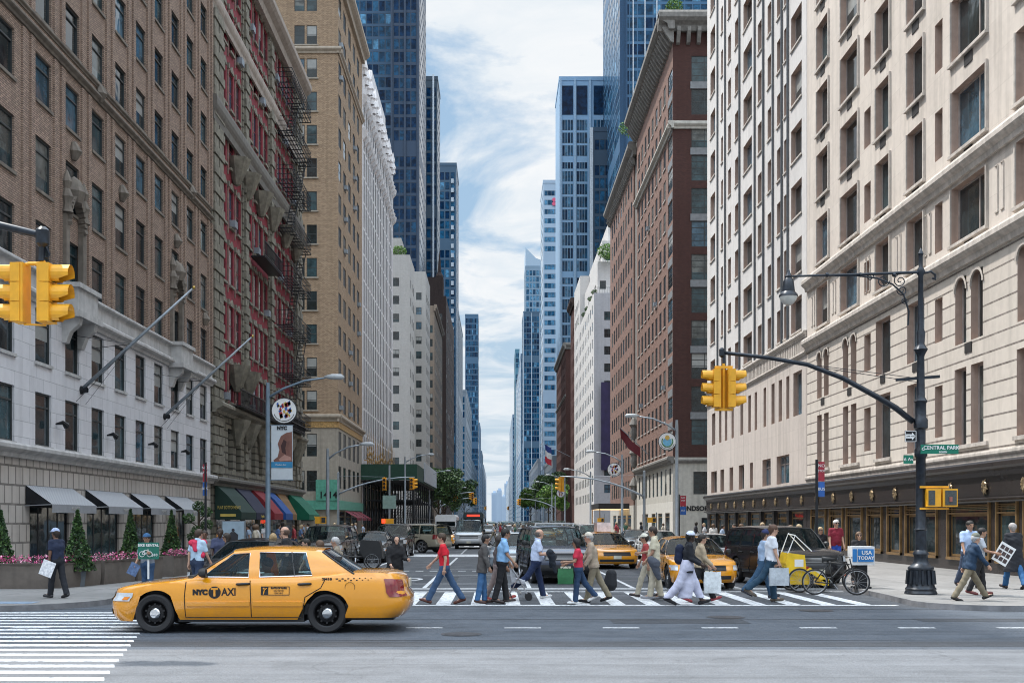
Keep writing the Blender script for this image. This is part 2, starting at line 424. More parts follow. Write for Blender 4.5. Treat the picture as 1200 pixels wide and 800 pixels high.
belt(t, 1, XL, y0, y1+.15, 3.98, 4.42, .38); belt(t, 1, XL, y0, y1+.15, 9.25, 9.62, .3); t.box(XL-.05, XL+.1, y0, y1, 9.62, 10.12)
belt(t, 1, XL, y0, y1+.15, 10.1, 10.38, .25)
tb = b.mb('string_course', M_trimb); belt(tb, 1, XL, y0, y1, 18.15, 18.42, .22); belt(tb, 1, XL, y0, y1, 18.72, 18.9, .12)
for i in range(10):
    yy = 37.2+2.63*i
    for s_ in (-.33, .33): q.box(XL-.05, XL+.07, yy+s_-.16, yy+s_+.16, 10.4, 18.1); q.box(XL-.05, XL+.07, yy+s_-.16, yy+s_+.16, 18.95, 57)
for y, z in [(c_[0], r_[0]) for r_ in rows[1:] for c_ in cols]:
    w_ = 1.9 if y < 35 else 1.34
    (ws if z < 10 else wb_).box(XL-.02, XL+.07, y-.06, y+w_+.06, z-.11, z-.003)
# balconettes on brackets with carved surrounds
orn = b.mb('ornament', M_trimb)
for yc in (41.05, 54.2):
    t.box(XL, XL+.75, yc-1.15, yc+1.15, 9.2, 9.42); t.box(XL, XL+.62, yc-1.0, yc+1.0, 9.42, 10.25); t.box(XL, XL+.72, yc-1.1, yc+1.1, 10.25, 10.42)
    for s_ in (-.75, .75): t.prism([(XL, 8.3), (XL+.15, 8.3), (XL+.3, 8.7), (XL+.6, 8.95), (XL+.65, 9.2), (XL, 9.2)], 'y', yc+s_-.16, yc+s_+.16)
    for s_ in (-.82, .82):
        orn.box(XL, XL+.2, yc+s_-.16, yc+s_+.16, 10.42, 12.9); orn.lathe([(.0, 0), (.24, .05), (.15, .35), (.24, .6), (.12, .9), (.2, 1.15), (.06, 1.5), (0, 1.6)], (XL+.15, yc+s_, 12.9), 8)
    for k in range(16):
        a = k*math.pi/15; orn.tube([(XL+.02, yc+.8*math.cos(a), 12.6+1.1*math.sin(a)), (XL+.3, yc+.72*math.cos(a), 12.65+1.0*math.sin(a))], [.16, .1], 6)
    orn.lathe([(0, 0), (.3, .1), (.42, .5), (.25, .9), (0, 1.1)], (XL+.1, yc, 13.4), 8)
for k, zc in ((1, 15.4), (3, 15.4), (6, 15.4), (8, 12.6), (2, 18.5), (7, 18.5)):
    yc = 38.5+2.63*k; orn.tube([(XL+.05, yc, zc-.3), (XL+.12, yc, zc), (XL+.05, yc, zc+.35)], [.12, .26, .1], 8)
# little floodlights
fl = b.mb('floodlight', M_black)
for yc in (39.6, 44.8, 50.1, 55.3): fl.tube([(XL, yc, 5.35), (XL+.25, yc, 5.4), (XL+.3, yc+.2, 5.3)], [.03, .08, .12], 8)
# awnings
M_awn = pm('grey_awning', (.27, .28, .30), .8, var=.1)
def stripemat(name, c1, c2, w, axis='y'):
    m, n, bs = nt(name); ge = N(n, 'ShaderNodeNewGeometry'); s = N(n, 'ShaderNodeSeparateXYZ'); n.links.new(ge.outputs['Position'], s.inputs[0])
    x = N(n, 'ShaderNodeMath', operation='MODULO'); x.inputs[1].default_value = w; n.links.new(s.outputs['XYZ'.index(axis.upper())], x.inputs[0])
    y = N(n, 'ShaderNodeMath', operation='GREATER_THAN'); y.inputs[1].default_value = w/2; n.links.new(x.outputs[0], y.inputs[0])
    n.links.new(mixc(n, y.outputs[0], c1, c2), bs.inputs['Base Color']); bs.inputs['Roughness'].default_value = .85; return m
M_awns = stripemat('grey_stripe_awning', (.24, .25, .27), (.40, .41, .43), .16)
for (a, c) in ((37.0, 41.1), (42.4, 46.5), (47.6, 51.3), (52.6, 56.4)):
    m = MB(); m.quad((XL+.03, a, 3.12), (XL+.9, a, 2.5), (XL+.9, c, 2.5), (XL+.03, c, 3.12)); m.quad((XL+.9, a, 2.5), (XL+.9, a, 2.22), (XL+.9, c, 2.22), (XL+.9, c, 2.5), 1)
    m.add([(XL+.03, a, 3.12), (XL+.9, a, 2.5), (XL+.03, a, 2.5)], [(0, 1, 2)], 2); m.add([(XL+.03, c, 3.12), (XL+.9, c, 2.5), (XL+.03, c, 2.5)], [(0, 1, 2)], 2)
    for yy in (a, c): m.bar((XL+.02, yy, 2.45), (XL+.9, yy, 2.49), .03)
    o = m.build('awning', [M_awns, M_awn, M_black], b.root)
    text('MARKET', .2, (XL+.915, (a+c)/2, 2.36), FACE_PX, M_trimw, o)
b.finish()
# flagpoles
for i, (pb, ptip, Yb) in enumerate((((95, 457), (227, 337), 42.0), ((192, 488), (296, 394), 52.5))):
    base = Vector((XL, Yb, at(pb[0], pb[1], Yb).z)); Yt = Yb*.93
    tip = Vector((at(ptip[0], 0, Yb).x, Yb, at(0, ptip[1], Yb).z))
    o = empty('flagpole', base, 'silver flagpole slanting out from the hotel wall, '+('the nearer and higher one' if i == 0 else 'the farther one above the awnings'), 'flagpole', 'slanted flagpoles on the white hotel wall')
    m = MB(); m.tube([base, base.lerp(tip, .5), tip], [.075, .065, .04], 8); m.build('pole', M_steel, o, smooth=True)
    m = MB(); m.lathe([(0, -.07), (.05, -.05), (.07, 0), (.05, .05), (0, .07)], tip, 8); m.build('finial', pm('gold', (.5, .35, .1), .3, .9), o, smooth=True)
    m = MB(); m.lathe([(.16, 0), (.16, .06), (.1, .1), (.1, .25)], base, 10, 'x'); mm = base.lerp(tip, .45)
    for s_ in (-1.6, 1.6): m.tube([mm, (XL, Yb+s_, mm.z+.1)], .012, 4); m.tube([mm, (XL, Yb+s_*.3, mm.z-2.2)], .008, 4)
    m.build('bracket', M_black, o)

# ---- red and stone gothic block
M_st2 = brickmat('stone_olive', (.25, .232, .185), (.18, .166, .135), (.04, .036, .032), 1.4, .42, .05, bump=1.0, streak=.5)
M_red = pm('red_brick_bay', (.20, .018, .03), .8, var=.35, streak=.4, bump=.3)
M_st2t = pm('olive_stone_carving', (.20, .185, .148), .85, var=.35, streak=.4, bump=.6, bscale=9)
b = Bld('apartment_building', 'dark olive stone building with red bays and black fire escapes beside the hotel', 'building', XL, 61.3, [M_st2, M_red])
y0, y1 = 61.3, 89.3; zt = 36.4
b.weights = (8, 1, 1, 1, .5)
b.zm = [(4.2, 0), (1e9, 0)]
bays = [(63.6, 68.9, 3), (70.4, 76.9, 4), (78.3, 86.6, 5)]
lo = [(4.9, 7.3, [(65.0, 66.2), (67.0, 68.2), (71.2, 72.4), (73.4, 74.6), (79, 80.2), (81.4, 82.6), (83.8, 85)])]
shop = [(.14, 2.9, [(62.3, 65, 'shop'), (65.6, 68.8, 'shop'), (69.4, 73, 'shop'), (73.8, 77.4, 'shop'), (78, 82, 'shop'), (83, 87.5, 'shop')])]
big = [(8.6, zt-1.2, [(a, c, 'bay') for a, c, n in bays])]
# recessed red bays as separate planes
nb = MB()
w = b.w
b.wall((XL, y0), (XL, y1), 0, 8.3, [(r[0], r[1], [(o[0]-y0, o[1]-y0)+tuple(o[2:]) for o in r[2]]) for r in shop+lo], .35)
prev = y0
for a, c, n in bays:
    b.wall((XL, prev), (XL, a), 8.3, zt); prev = c
    st = (c-a)/n; ops = []
    for k in range(8):
        z = 8.9+k*3.42
        if z+2.2 > zt-.8: break
        ops.append((z, z+2.15, [(st*(i+.5)-.42, st*(i+.5)+.42, 'red') for i in range(n)]))
    b.wall((XL-.12, a), (XL-.12, c), 8.3, zt, ops, .07, mi=1)
    for yy in (a, c): b.w.quad((XL-.12, yy, 8.3), (XL, yy, 8.3), (XL, yy, zt), (XL-.12, yy, zt))
    t = b.mb('ornament', M_st2t)
    for k in range(8):
        z = 8.9+k*3.42
        if z+2.2 > zt-.8: break
        for i in range(n):
            yc = a+st*(i+.5)
            t.box(XL-.14, XL+.02, yc-.5, yc+.5, z-.14, z-.004); t.prism([(yc-.42, z+2.2), (yc+.42, z+2.2), (yc+.42, z+2.3), (yc, z+2.62), (yc-.42, z+2.3)], 'x', XL-.13, XL-.03)
            if (k*3+i*5) % 7 == 0: ac_unit(b.mb('air_conditioner', M_steel), XL-.15, 1, yc, z)
        for i in range(n+1):
            yy = min(max(a+st*i, a+.12), c-.12)
            t.tube([(XL-.1, yy, z-.5), (XL-.1, yy, z+2.3)], .045, 6); t.box(XL-.13, XL+.01, yy-.1, yy+.1, z+2.2, z+2.5)
b.wall((XL, prev), (XL, y1), 8.3, zt)
b.wall((-45, y0), (XL, y0), 0, zt); b.wall((XL, y1), (-45, y1), 0, zt); b.mb('roof', M_roof).quad((-45, y0, zt), (XL, y0, zt), (XL, y1, zt), (-45, y1, zt))
t = b.mb('ornament', M_st2t); bt = b.mb('string_course', pm('grey_stone', (.15, .14, .125), .85, streak=.3)); co = b.mb('cornice', pm('tan_stone', (.34, .29, .25), .85, streak=.3))
belt(bt, 1, XL, y0, y1, 3.9, 4.4, .4); belt(t, 1, XL, y0, y1, 7.9, 8.5, .6); belt(bt, 1, XL, y0, y1, 23.9, 25.2, .3)
belt(co, 1, XL, y0, y1+.3, 35.2, zt+.3, .8); belt(co, 1, XL, y0, y1, 29.9, 30.9, .2)
for yc in (62.0, 63.1, 69.65, 77.6, 87.4, 88.7):
    for k in range(60):
        z = 4.6+.53*k
        if z > 34.6: break
        wdt = .56 if k % 2 else .46
        t.box(XL, XL+(.16 if k % 2 else .1), yc-wdt, yc+wdt, z, z+.46)
for yc in (66.6, 69.6, 73.5, 77.3, 81.9, 86):
    for z in (7.2, 10.4 if yc < 70 else 7.0, 22.6):
        t.lathe([(0, -.9), (.2, -.8), (.45, -.3), (.6, .1), (.75, .4), (.85, .7), (0, .7)], (XL+.15, yc, z), 8)
# iron balcony and fire escapes
bal = b.mb('balcony_railing', M_black)
for (a, c, z) in ((64.3, 77, 8.5), (79, 86, 8.5), (71, 76.6, 18.6)):
    bal.box(XL, XL+.9, a, c, z, z+.08); bal.bar((XL+.9, a, z+1), (XL+.9, c, z+1), .06); bal.bar((XL+.9, a, z+.15), (XL+.9, c, z+.15), .04)
    k = a
    while k < c: bal.bar((XL+.9, k, z), (XL+.9, k, z+1), .03); k += .22
b.finish()
fe = MB()
for k in range(8):
    z = 9.0+3.42*k
    a, c = 79.5, 87.6; X1 = XL+1.05
    for j in range(6): fe.bar((XL+.05+j*.2, a, z), (XL+.05+j*.2, c, z), .05)
    for j in range(9): fe.bar((XL, a+j*1.01, z-.04), (X1, a+j*1.01, z-.04), .05)
    for zz in (.35, .7, 1.0): fe.bar((X1, a, z+zz), (X1, c, z+zz), .035); fe.bar((XL, a, z+zz), (X1, a, z+zz), .035); fe.bar((XL, c, z+zz), (X1, c, z+zz), .035)
    for j in range(17): fe.bar((X1, a+j*.506, z), (X1, a+j*.506, z+1), .03)
    if k < 7:
        for s_ in (.35, .85): fe.bar((XL+s_, a+1.2+(k % 2)*3, z), (XL+s_, a+4.2-(k % 2)*0+(k % 2)*3, z+3.42), .05)
        for j in range(11):
            q_ = j/11; yy = a+1.2+(k % 2)*3+3*q_; fe.bar((XL+.35, yy, z+3.42*q_), (XL+.85, yy, z+3.42*q_), .05)
fe.build('fire_escape', M_black, None, label='black iron fire escape zigzagging down the red and stone building', cat='fire escape', base=(XL, 83.5, 9))

# ---- tan brick tower block
M_tan = brickmat('brick_tan', (.53, .385, .255), (.32, .22, .145), (.12, .10, .08), .26, .085, .013, streak=.3)
M_tans = pm('beige_stone', (.36, .32, .265), .85, var=.12, streak=.4, bump=.2)
b = Bld('apartment_building', 'tall tan brick apartment block with green 1414 shopfront at its corner', 'building', XL, 110, [M_tan, M_tans])
b.zm = [(12.0, 1), (1e9, 0)]
nc = [(-19.75, -18.75), (-18.55, -17.55), (-25.5, -24.5), (-24.3, -23.3), (-31, -29)]; ec = [(a_, a_+2.0, 'slit') for a_ in (110.4, 113.9, 117.7, 121.4, 125.0)]
nr = [(4.9, 6.9, nc[:2]), (8.3, 10.5, nc[:2])]+rowz(12.85, 3.24, 13, 1.85, nc)
er = [(.14, 3.0, [(111, 115, 'shop'), (116, 120, 'shop'), (121, 125, 'shop')]), (5.2, 7.4, ec), (8.4, 10.8, ec)]+rowz(12.85, 3.24, 13, 1.85, ec)
b.mass(-40, XL, 110, 129.6, 0, 55.5, n=nr, e=er, depth=.06)
t = b.mb('cornice', pm('pale_tan_stone', (.40, .34, .27), .8, streak=.3)); belt(t, 1, XL, 109.7, 129.8, 11.7, 12.4, .4); beltn(t, 110, -40, XL+.4, 11.7, 12.4, .4)
belt(t, 1, XL, 109.8, 129.7, 47.6, 48.2, .35); beltn(t, 110, -40, XL+.35, 47.6, 48.2, .35); belt(t, 1, XL, 109.8, 129.8, 54.6, 56, .9); beltn(t, 110, -40, XL+.9, 54.6, 56, .9)
g = b.mb('frieze', pm('gilded_frieze', (.42, .26, .10), .6, var=.4, scale=8)); g.box(XL, XL+.08, 110, 129.6, 11.1, 11.7); g.box(-40, XL+.08, 109.92, 110, 11.1, 11.7)
for k in range(14): ac_unit(b.mb('air_conditioner', M_steel), XL, 1, ec[k % 5][0]+.7, 12.95+3.24*(k*7 % 12))
for z in range(12): b.mb('window_sill', M_tans).box(-19.9, -17.4, 109.88, 110, 12.7+3.24*z, 12.83+3.24*z)
gr = b.mb('shopfront', pm('jade_tile', (.10, .34, .25), .4, var=.2)); gr.box(-22, XL+.25, 109.7, 110, 3.1, 4.0); gr.box(XL, XL+.25, 110, 129.4, 3.1, 4.0); gr.box(-17.6, -15.3, 109.62, 109.7, 4.0, 6.0)
text('1414', .9, (-16.4, 109.6, 4.5), FACE_CAM, M_black, b.root, bold=.02)
bk = b.mb('shop_sign', M_black); bk.box(-21, -17.8, 109.55, 109.7, 2.0, 3.0); text('PARK', .5, (-18.8, 109.5, 2.6), FACE_CAM, M_white, b.root)
b.finish()
for i, z in enumerate((0, 1, 2)):
    m = MB(); a = 113+i*4.6; m.quad((XL+.25, a, 3.0), (XL+1.5, a, 2.3), (XL+1.5, a+3.6, 2.3), (XL+.25, a+3.6, 3.0)); m.quad((XL+1.5, a, 2.3), (XL+1.5, a, 2.05), (XL+1.5, a+3.6, 2.05), (XL+1.5, a+3.6, 2.3))
    m.build('awning', pm('maroon_canvas', (.16, .015, .03), .8), b.root)

# ---- white gothic fluted building with gilded ornaments and dark green scaffold shed
M_gw = pm('white_terracotta', (.70, .68, .68), .7, var=.12, streak=.3, bump=.2)
b = Bld('office_building', 'white gothic building with narrow vertical piers and ornate roofline', 'building', XL, 129.8, [M_gw, M_tans])
b.weights = (6, 3, 1, .5, 1)
pc = [(130.95+2.05*i, 132.2+2.05*i) for i in range(18)]
b.mass(-40, XL, 129.8, 168.5, 0, 54, e=[(.2, 7.5, [(131+4*i, 134.4+4*i, 'shop') for i in range(9)])]+rowz(9.2, 3.0, 14, 2.75, pc), depth=.03, wt='slit')
t = b.mb('pier', M_gw)
for i in range(19):
    yy = 130.55+2.05*i; t.box(XL, XL+.05, yy-.28, yy+.28, 8.5, 54); t.lathe([(.38, 0), (.3, .6), (.45, .8), (.18, 1.6), (.3, 1.9), (0, 3.2)], (XL+.1, yy, 53.6-(i % 3)*.4), 6)
    for z in (46.5, 50.5): t.prism([(XL, z-.6), (XL+.5, z), (XL+.6, z+.6), (XL, z+.9)], 'y', yy-.4, yy+.4)
t.box(-40, XL, 129.9, 168.4, 54, 55)
b.mb('penthouse', M_gw).box(-24, -16.6, 150, 168, 54, 62)
g = b.mb('gilded_ornament', pm('gilding', (.40, .25, .10), .55, .3, var=.3))
for i in range(17):
    yy = 131.6+2.1*i; z = 9.6+.4*math.sin(i); g.lathe([(0, -1.4), (.05, -1.2), (.12, -.6), (.04, -.4), (.14, .1), (.04, .4), (.1, .8), (.03, 1.1), (.04, 2.2), (0, 3.2)], (XL+.45, yy, z), 6)
    g.bar((XL, yy, z-.5), (XL+.5, yy, z-.5), .1)
b.finish()
r_ = empty('sidewalk_shed', (-12.5, 131, 0), 'dark green sidewalk shed with black steel scaffolding below the white gothic building', 'scaffold')
m = MB(); m.box(-17.4, -9.3, 128.6, 128.8, 6.7, 8.5); m.box(-9.3, -9.1, 128.6, 168, 6.7, 8.5); m.build('fascia', pm('shed_green', (.012, .055, .035), .7), r_)
m = MB(); m.box(-15.5, -9.3, 128.8, 168, 6.5, 6.68); m.build('deck', pm('dark_planks', (.03, .03, .03), .9), r_)
m = MB(); m.box(-9.05, -8.95, 140, 168, 6.9, 9.3); m.build('banner', pm('silver_banner', (.42, .46, .5), .5), r_)
m = MB()
for i in range(11):
    for X in (-15.2, -12.3, -9.5):
        yy = 129+i*3.9; m.bar((X, yy, 0.1), (X, yy, 6.5), .16)
        m.bar((X, yy, 2.3), (X, yy+3.9, 2.3), .07)
        m.bar((X, yy, .3), (X, yy+3.9, 4.5), .05)
    m.bar((-15.2, 129+i*3.9, 4.4), (-9.5, 129+i*3.9, 4.4), .08); m.bar((-15.2, 129+i*3.9, .5), (-9.5, 129+i*3.9, 6), .05)
m.build('scaffold_frame', M_black, r_)

# ---- blocks beyond 57th street on the left
M_gry = brickmat('pale_grey_brick', (.47, .46, .44), (.41, .40, .385), (.30, .29, .28), .3, .1, .01, big=.12, streak=.15)
b = Bld('apartment_building', 'pale grey apartment block with roof terrace plants beyond the white gothic building', 'building', XL, 201, [M_gry])
nr = rowz(5.5, 3.2, 13, 1.5, [(-18.6, -17.4), (-22, -20.8)]); er = rowz(5.5, 3.2, 13, 1.5, even(201.5, 212, 3, 1.4))
b.mass(-40, XL, 201, 212.5, 0, 49.5, n=nr, e=er, wt='two', depth=.05); b.mass(-40, -17.6, 212.5, 216, 0, 46); b.mass(-30, -17.2, 203, 211, 49.5, 53)
b.finish(nmax=60)
b = Bld('apartment_building', 'pale grey apartment block with small square windows, second beyond 57th street', 'building', XL, 246, [M_gry])
b.mass(-40, XL, 246, 262, 0, 56.5, n=rowz(5.5, 3.2, 15, 1.6, [(-17.6, -16.4), (-20.4, -19.2)]), e=rowz(5.5, 3.2, 15, 1.6, even(247, 261, 4, 1.4)), wt='two', depth=.05); b.mass(-30, -18.5, 216, 246, 0, 50)
b.finish(nmax=60)
M_tn2 = brickmat('brick_sand', (.30, .245, .195), (.25, .20, .16), (.16, .13, .11), .3, .1, .01)
b = Bld('apartment_building', 'sand coloured brick building with small white framed windows far down the left', 'building', XL, 280, [M_tn2])
b.mass(-40, XL, 280, 321, 0, 55.6, n=rowz(8, 3.4, 13, 1.9, [(-16.9, -15.9), (-19, -18)]), e=rowz(8, 3.4, 13, 1.9, even(282, 320, 8, 2.2)), wt='two', depth=.04)
t = b.mb('cornice', M_tn2); belt(t, 1, XL, 279.5, 321, 54.2, 55.8, .7); b.finish(nmax=60)
M_dkb = brickmat('brick_dark_brown', (.085, .06, .052), (.065, .045, .04), (.04, .03, .03), .3, .1, .01)
b = Bld('office_building', 'dark brown brick building with a thin stepped spire on the left', 'building', XL, 345, [M_dkb])
b.mass(-30, XL, 345, 409, 0, 71, e=rowz(6, 3.6, 17, 2, even(347, 407, 12, 1.8)), n=rowz(6, 3.6, 17, 2, [(-18, -16.6)]), depth=.04)
b.mass(-22, -16.5, 346, 352, 71, 77); b.mb('spire', M_dkb).lathe([(1.4, 0), (1.2, 4), (.6, 5), (.3, 9), (0, 12)], (-17.7, 349, 74), 8); b.finish(nmax=60)

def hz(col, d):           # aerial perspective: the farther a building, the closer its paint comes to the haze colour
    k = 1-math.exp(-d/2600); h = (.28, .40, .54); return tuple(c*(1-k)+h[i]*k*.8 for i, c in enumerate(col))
def tower(label, x0, x1, y0, y1, z1, wallc, ncol, nrow, typ='tower', fill=.82, side=None, name='office_tower', rough=.4, z0=0, hfill=.8, pier=None, nmax=60, scol=None):
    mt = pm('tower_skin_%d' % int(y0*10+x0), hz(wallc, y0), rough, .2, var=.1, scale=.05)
    b = Bld(name, label, 'building', (x0+x1)/2, y0, [mt]); b.weights = (4, 3, 3, .8)
    ph = (z1-z0-4)/nrow; rows = lambda ops: [(z0+2+i*ph+ph*(1-hfill)/2, z0+2+i*ph+ph*(1+hfill)/2, ops) for i in range(nrow) if i % 15 != 13]
    nw = (x1-x0-.8)/ncol; N_ = rows([(x0+.4+nw*(i+.5-fill/2), x0+.4+nw*(i+.5+fill/2)) for i in range(ncol)])
    sc = scol or max(2, int((y1-y0)/5)); sw = (y1-y0-.8)/sc; S_ = rows([(y0+.4+sw*(i+.5-fill/2), y0+.4+sw*(i+.5+fill/2)) for i in range(sc)])
    b.mass(x0, x1, y0, y1, z0, z1, n=N_, e=(S_ if x1 < 0 else ()), w=(S_ if x0 > 0 else ()), depth=.04, wt=typ)
    b.mb('parapet', mt).box(x0-.15, x1+.15, y0-.15, y1+.15, z1, z1+1.2)
    if pier:
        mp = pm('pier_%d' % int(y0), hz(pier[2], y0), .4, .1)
        for i in range(pier[0]+1):
            x = x0+(x1-x0)*i/pier[0]; b.mb('mullion', mp).box(x-pier[1]/2, x+pier[1]/2, y0-.45, y0-.003, z0, z1)
    return b
DB = (.02, .045, .075)
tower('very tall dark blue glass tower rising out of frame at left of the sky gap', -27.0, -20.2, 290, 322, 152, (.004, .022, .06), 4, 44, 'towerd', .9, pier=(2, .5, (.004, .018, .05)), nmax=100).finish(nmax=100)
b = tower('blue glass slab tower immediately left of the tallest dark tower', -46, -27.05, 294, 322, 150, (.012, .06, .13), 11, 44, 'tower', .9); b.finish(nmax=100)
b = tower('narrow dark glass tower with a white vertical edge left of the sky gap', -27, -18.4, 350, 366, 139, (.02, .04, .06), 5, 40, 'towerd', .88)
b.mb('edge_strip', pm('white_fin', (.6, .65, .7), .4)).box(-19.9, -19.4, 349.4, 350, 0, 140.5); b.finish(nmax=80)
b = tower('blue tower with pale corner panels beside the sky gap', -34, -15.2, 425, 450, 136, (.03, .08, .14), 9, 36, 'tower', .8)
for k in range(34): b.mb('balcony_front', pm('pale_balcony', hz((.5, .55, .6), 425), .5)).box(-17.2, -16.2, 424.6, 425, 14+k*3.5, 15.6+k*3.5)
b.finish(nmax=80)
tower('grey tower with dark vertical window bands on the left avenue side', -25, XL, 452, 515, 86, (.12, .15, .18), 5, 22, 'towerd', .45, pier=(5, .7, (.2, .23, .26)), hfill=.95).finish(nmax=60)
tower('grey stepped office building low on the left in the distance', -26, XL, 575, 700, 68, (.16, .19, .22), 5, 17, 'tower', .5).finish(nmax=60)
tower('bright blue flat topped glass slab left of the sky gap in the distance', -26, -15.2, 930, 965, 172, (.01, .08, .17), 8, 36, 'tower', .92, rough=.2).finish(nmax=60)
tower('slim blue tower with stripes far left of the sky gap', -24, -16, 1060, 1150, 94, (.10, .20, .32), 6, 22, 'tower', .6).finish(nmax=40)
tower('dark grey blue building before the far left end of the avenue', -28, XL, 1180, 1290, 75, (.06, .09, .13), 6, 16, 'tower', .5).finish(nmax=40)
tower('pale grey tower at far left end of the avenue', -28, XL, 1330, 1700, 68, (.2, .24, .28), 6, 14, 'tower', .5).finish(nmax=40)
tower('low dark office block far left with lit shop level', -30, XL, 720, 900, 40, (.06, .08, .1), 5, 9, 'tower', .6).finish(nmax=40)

# ================================================================= right side of the avenue
M_rl = brickmat('limestone_beige', (.67, .605, .54), (.62, .555, .495), (.46, .41, .36), 2.4, 1.2, .006, bump=.15, big=.3, streak=.45)
M_rr = brickmat('limestone_rusticated', (.65, .59, .525), (.60, .545, .485), (.12, .10, .09), 30, .56, .035, bump=1.0, big=.25, streak=.3)
M_rt = pm('beige_limestone_trim', (.56, .51, .46), .8, var=.18, streak=.6, bump=.25)
M_gran = brickmat('dark_granite', (.045, .038, .036), (.035, .03, .03), (.015, .013, .013), 1.5, 1.4, .012, rough=.25, bump=.1, streak=.1, big=.5)
M_rev = pm('warm_reveal', (.46, .34, .28), .8, var=.12, streak=.4); M_sill = pm('dark_vent', (.03, .028, .028), .6)
def rosette(mb, X, y, z, s=1.0):
    for k in range(8):
        a = k*math.pi/4; mb.tube([(X-.06, y, z), (X-.1, y+.17*s*math.cos(a), z+.2*s*math.sin(a)), (X-.05, y+.3*s*math.cos(a+.25), z+.36*s*math.sin(a+.25))], [.02, .032, .015], 5)
    mb.lathe([(0, -.1), (.05, -.08), (.06, 0)], (X, y, z), 8, 'x'); mb.tube([(X-.07, y+.2*s*math.cos(a), z+.24*s*math.sin(a)) for a in [2*math.pi*i/16 for i in range(17)]], .022, 5)
b = Bld('apartment_building', 'beige limestone building with arched windows above dark granite shopfront at right edge', 'building', XR, 31.2, [M_rl, M_rr, M_gran, M_rev]); b.rev = 3
b.zm = [(4.05, 2), (11.65, 1), (1e9, 0)]
b.weights = (8, 3, 1, .6, 2)
y0, y1 = 31.2, 62.4
A, B_, Cn, D, E, Fn, G, H_ = (58.3, 60.5), (53.5, 56.3), (51.8, 52.7), (49.2, 51.1), (45.3, 47.2), (43.45, 44.2), (39.5, 42.6), (35.0, 37.3)
top = [A+('pale1',), B_+('pale',), D+('pale1',), E+('pale1',), G+('pale',), H_+('pale1',)]
z_up = [15.7+3.44*k for k in range(9)]
rows = []
for z in z_up: rows.append((z, z+2.4, sorted(top+[Cn+('pale1', z+.15, z+1.9), Fn+('pale1', z+.3, z+2.2)])))
rows.append((12.3, 14.45, sorted(top+[Cn+('pale1', 12.5, 14.0), Fn+('pale1', 12.4, 14.3)])))
def pair(c, w=.85): m_ = (c[0]+c[1])/2; return [(m_-.2-w, m_-.2, 'pale1'), (m_+.2, m_+.2+w, 'pale1')]
arch = pair(A)+pair(B_)+pair(G, 1.0)+pair(H_, .85)
rows.append((8.5, 10.95, sorted(arch+[D+('pale1',), E+('pale1',), Cn+('pale1', 8.9, 10.6), Fn+('pale1', 8.9, 10.6)])))
rows.append((4.75, 7.6, sorted(pair(A)+pair(B_)+pair(G, 1.05)+pair(H_, .9)+[D+('pale1',), E+('pale1',), Cn+('pale1', 5.2, 7.2), Fn+('pale1', 5.2, 7.2)])))
shops = [(32.0, 34.0), (34.5, 36.6), (37.2, 38.6), (39.3, 42.8), (44.0, 47.2), (47.9, 49.4), (50.3, 52.1), (53.0, 55.2), (56.0, 58.0), (58.9, 61.4)]
rows.append((.62, 2.55, [s_+('shop',) for s_ in shops]))
b.mass(XR, 45, y0, y1, 0, 48, w=rows, n=rowz(15.7, 3.44, 9, 2.3, even(18, 44, 6, 1.8)), depth=.34, wt='pale1')
t = b.mb('cornice', M_rt); belt(t, -1, XR, y0, y1, 14.6, 15.25, .35); belt(t, -1, XR, y0, y1, 11.3, 11.95, .35); belt(t, -1, XR, y0, y1, 4.05, 4.4, .12)
belt(t, -1, XR, y0, y1, 15.25, 15.42, .12)
gb = b.mb('granite_band', M_gran); belt(gb, -1, XR, y0, y1+29.5, 3.5, 4.02, .35); gb.box(XR-.12, XR+.02, y0, y1+29.4, 2.75, 3.5); belt(gb, -1, XR, y0, y1+29.5, 2.6, 2.76, .3)
ro = b.mb('rosette', pm('gold_rosette', (.36, .27, .16), .4, .6, var=.4))
for i, yy in enumerate([33.4+2.95*k for k in range(20)]): rosette(ro, XR-.12, yy, 3.12, .78)
# window sills, vents, arches, panels
sl = b.mb('window_sill', M_rt); vt = b.mb('vent', M_sill)
for z in z_up+[12.3, 8.5, 4.75]:
    for c in (A, B_, D, E, G, H_):
        if z > 12:
            sl.box(XR-.13, XR+.02, c[0]-.12, c[1]+.12, z-.12, z-.004)
            sl.box(XR-.09, XR+.02, c[0]-.1, c[0]-.004, z, z+2.4 if z > 15 else z+2.15); sl.box(XR-.05, XR+.02, c[1]+.004, c[1]+.1, z, z+2.4 if z > 15 else z+2.15)
            m_ = (c[0]+c[1])/2; vt.box(XR-.03, XR+.02, m_-.35, m_+.35, z-.55, z-.14)
        else: m_ = (c[0]+c[1])/2; vt.box(XR-.03, XR+.02, m_-.3, m_+.3, z-.42, z-.05) if z > 8 else sl.box(XR-.09, XR+.02, c[0]-.1, c[1]+.1, z-.14, z-.004)
ar = b.mb('arch_heads', M_rr)
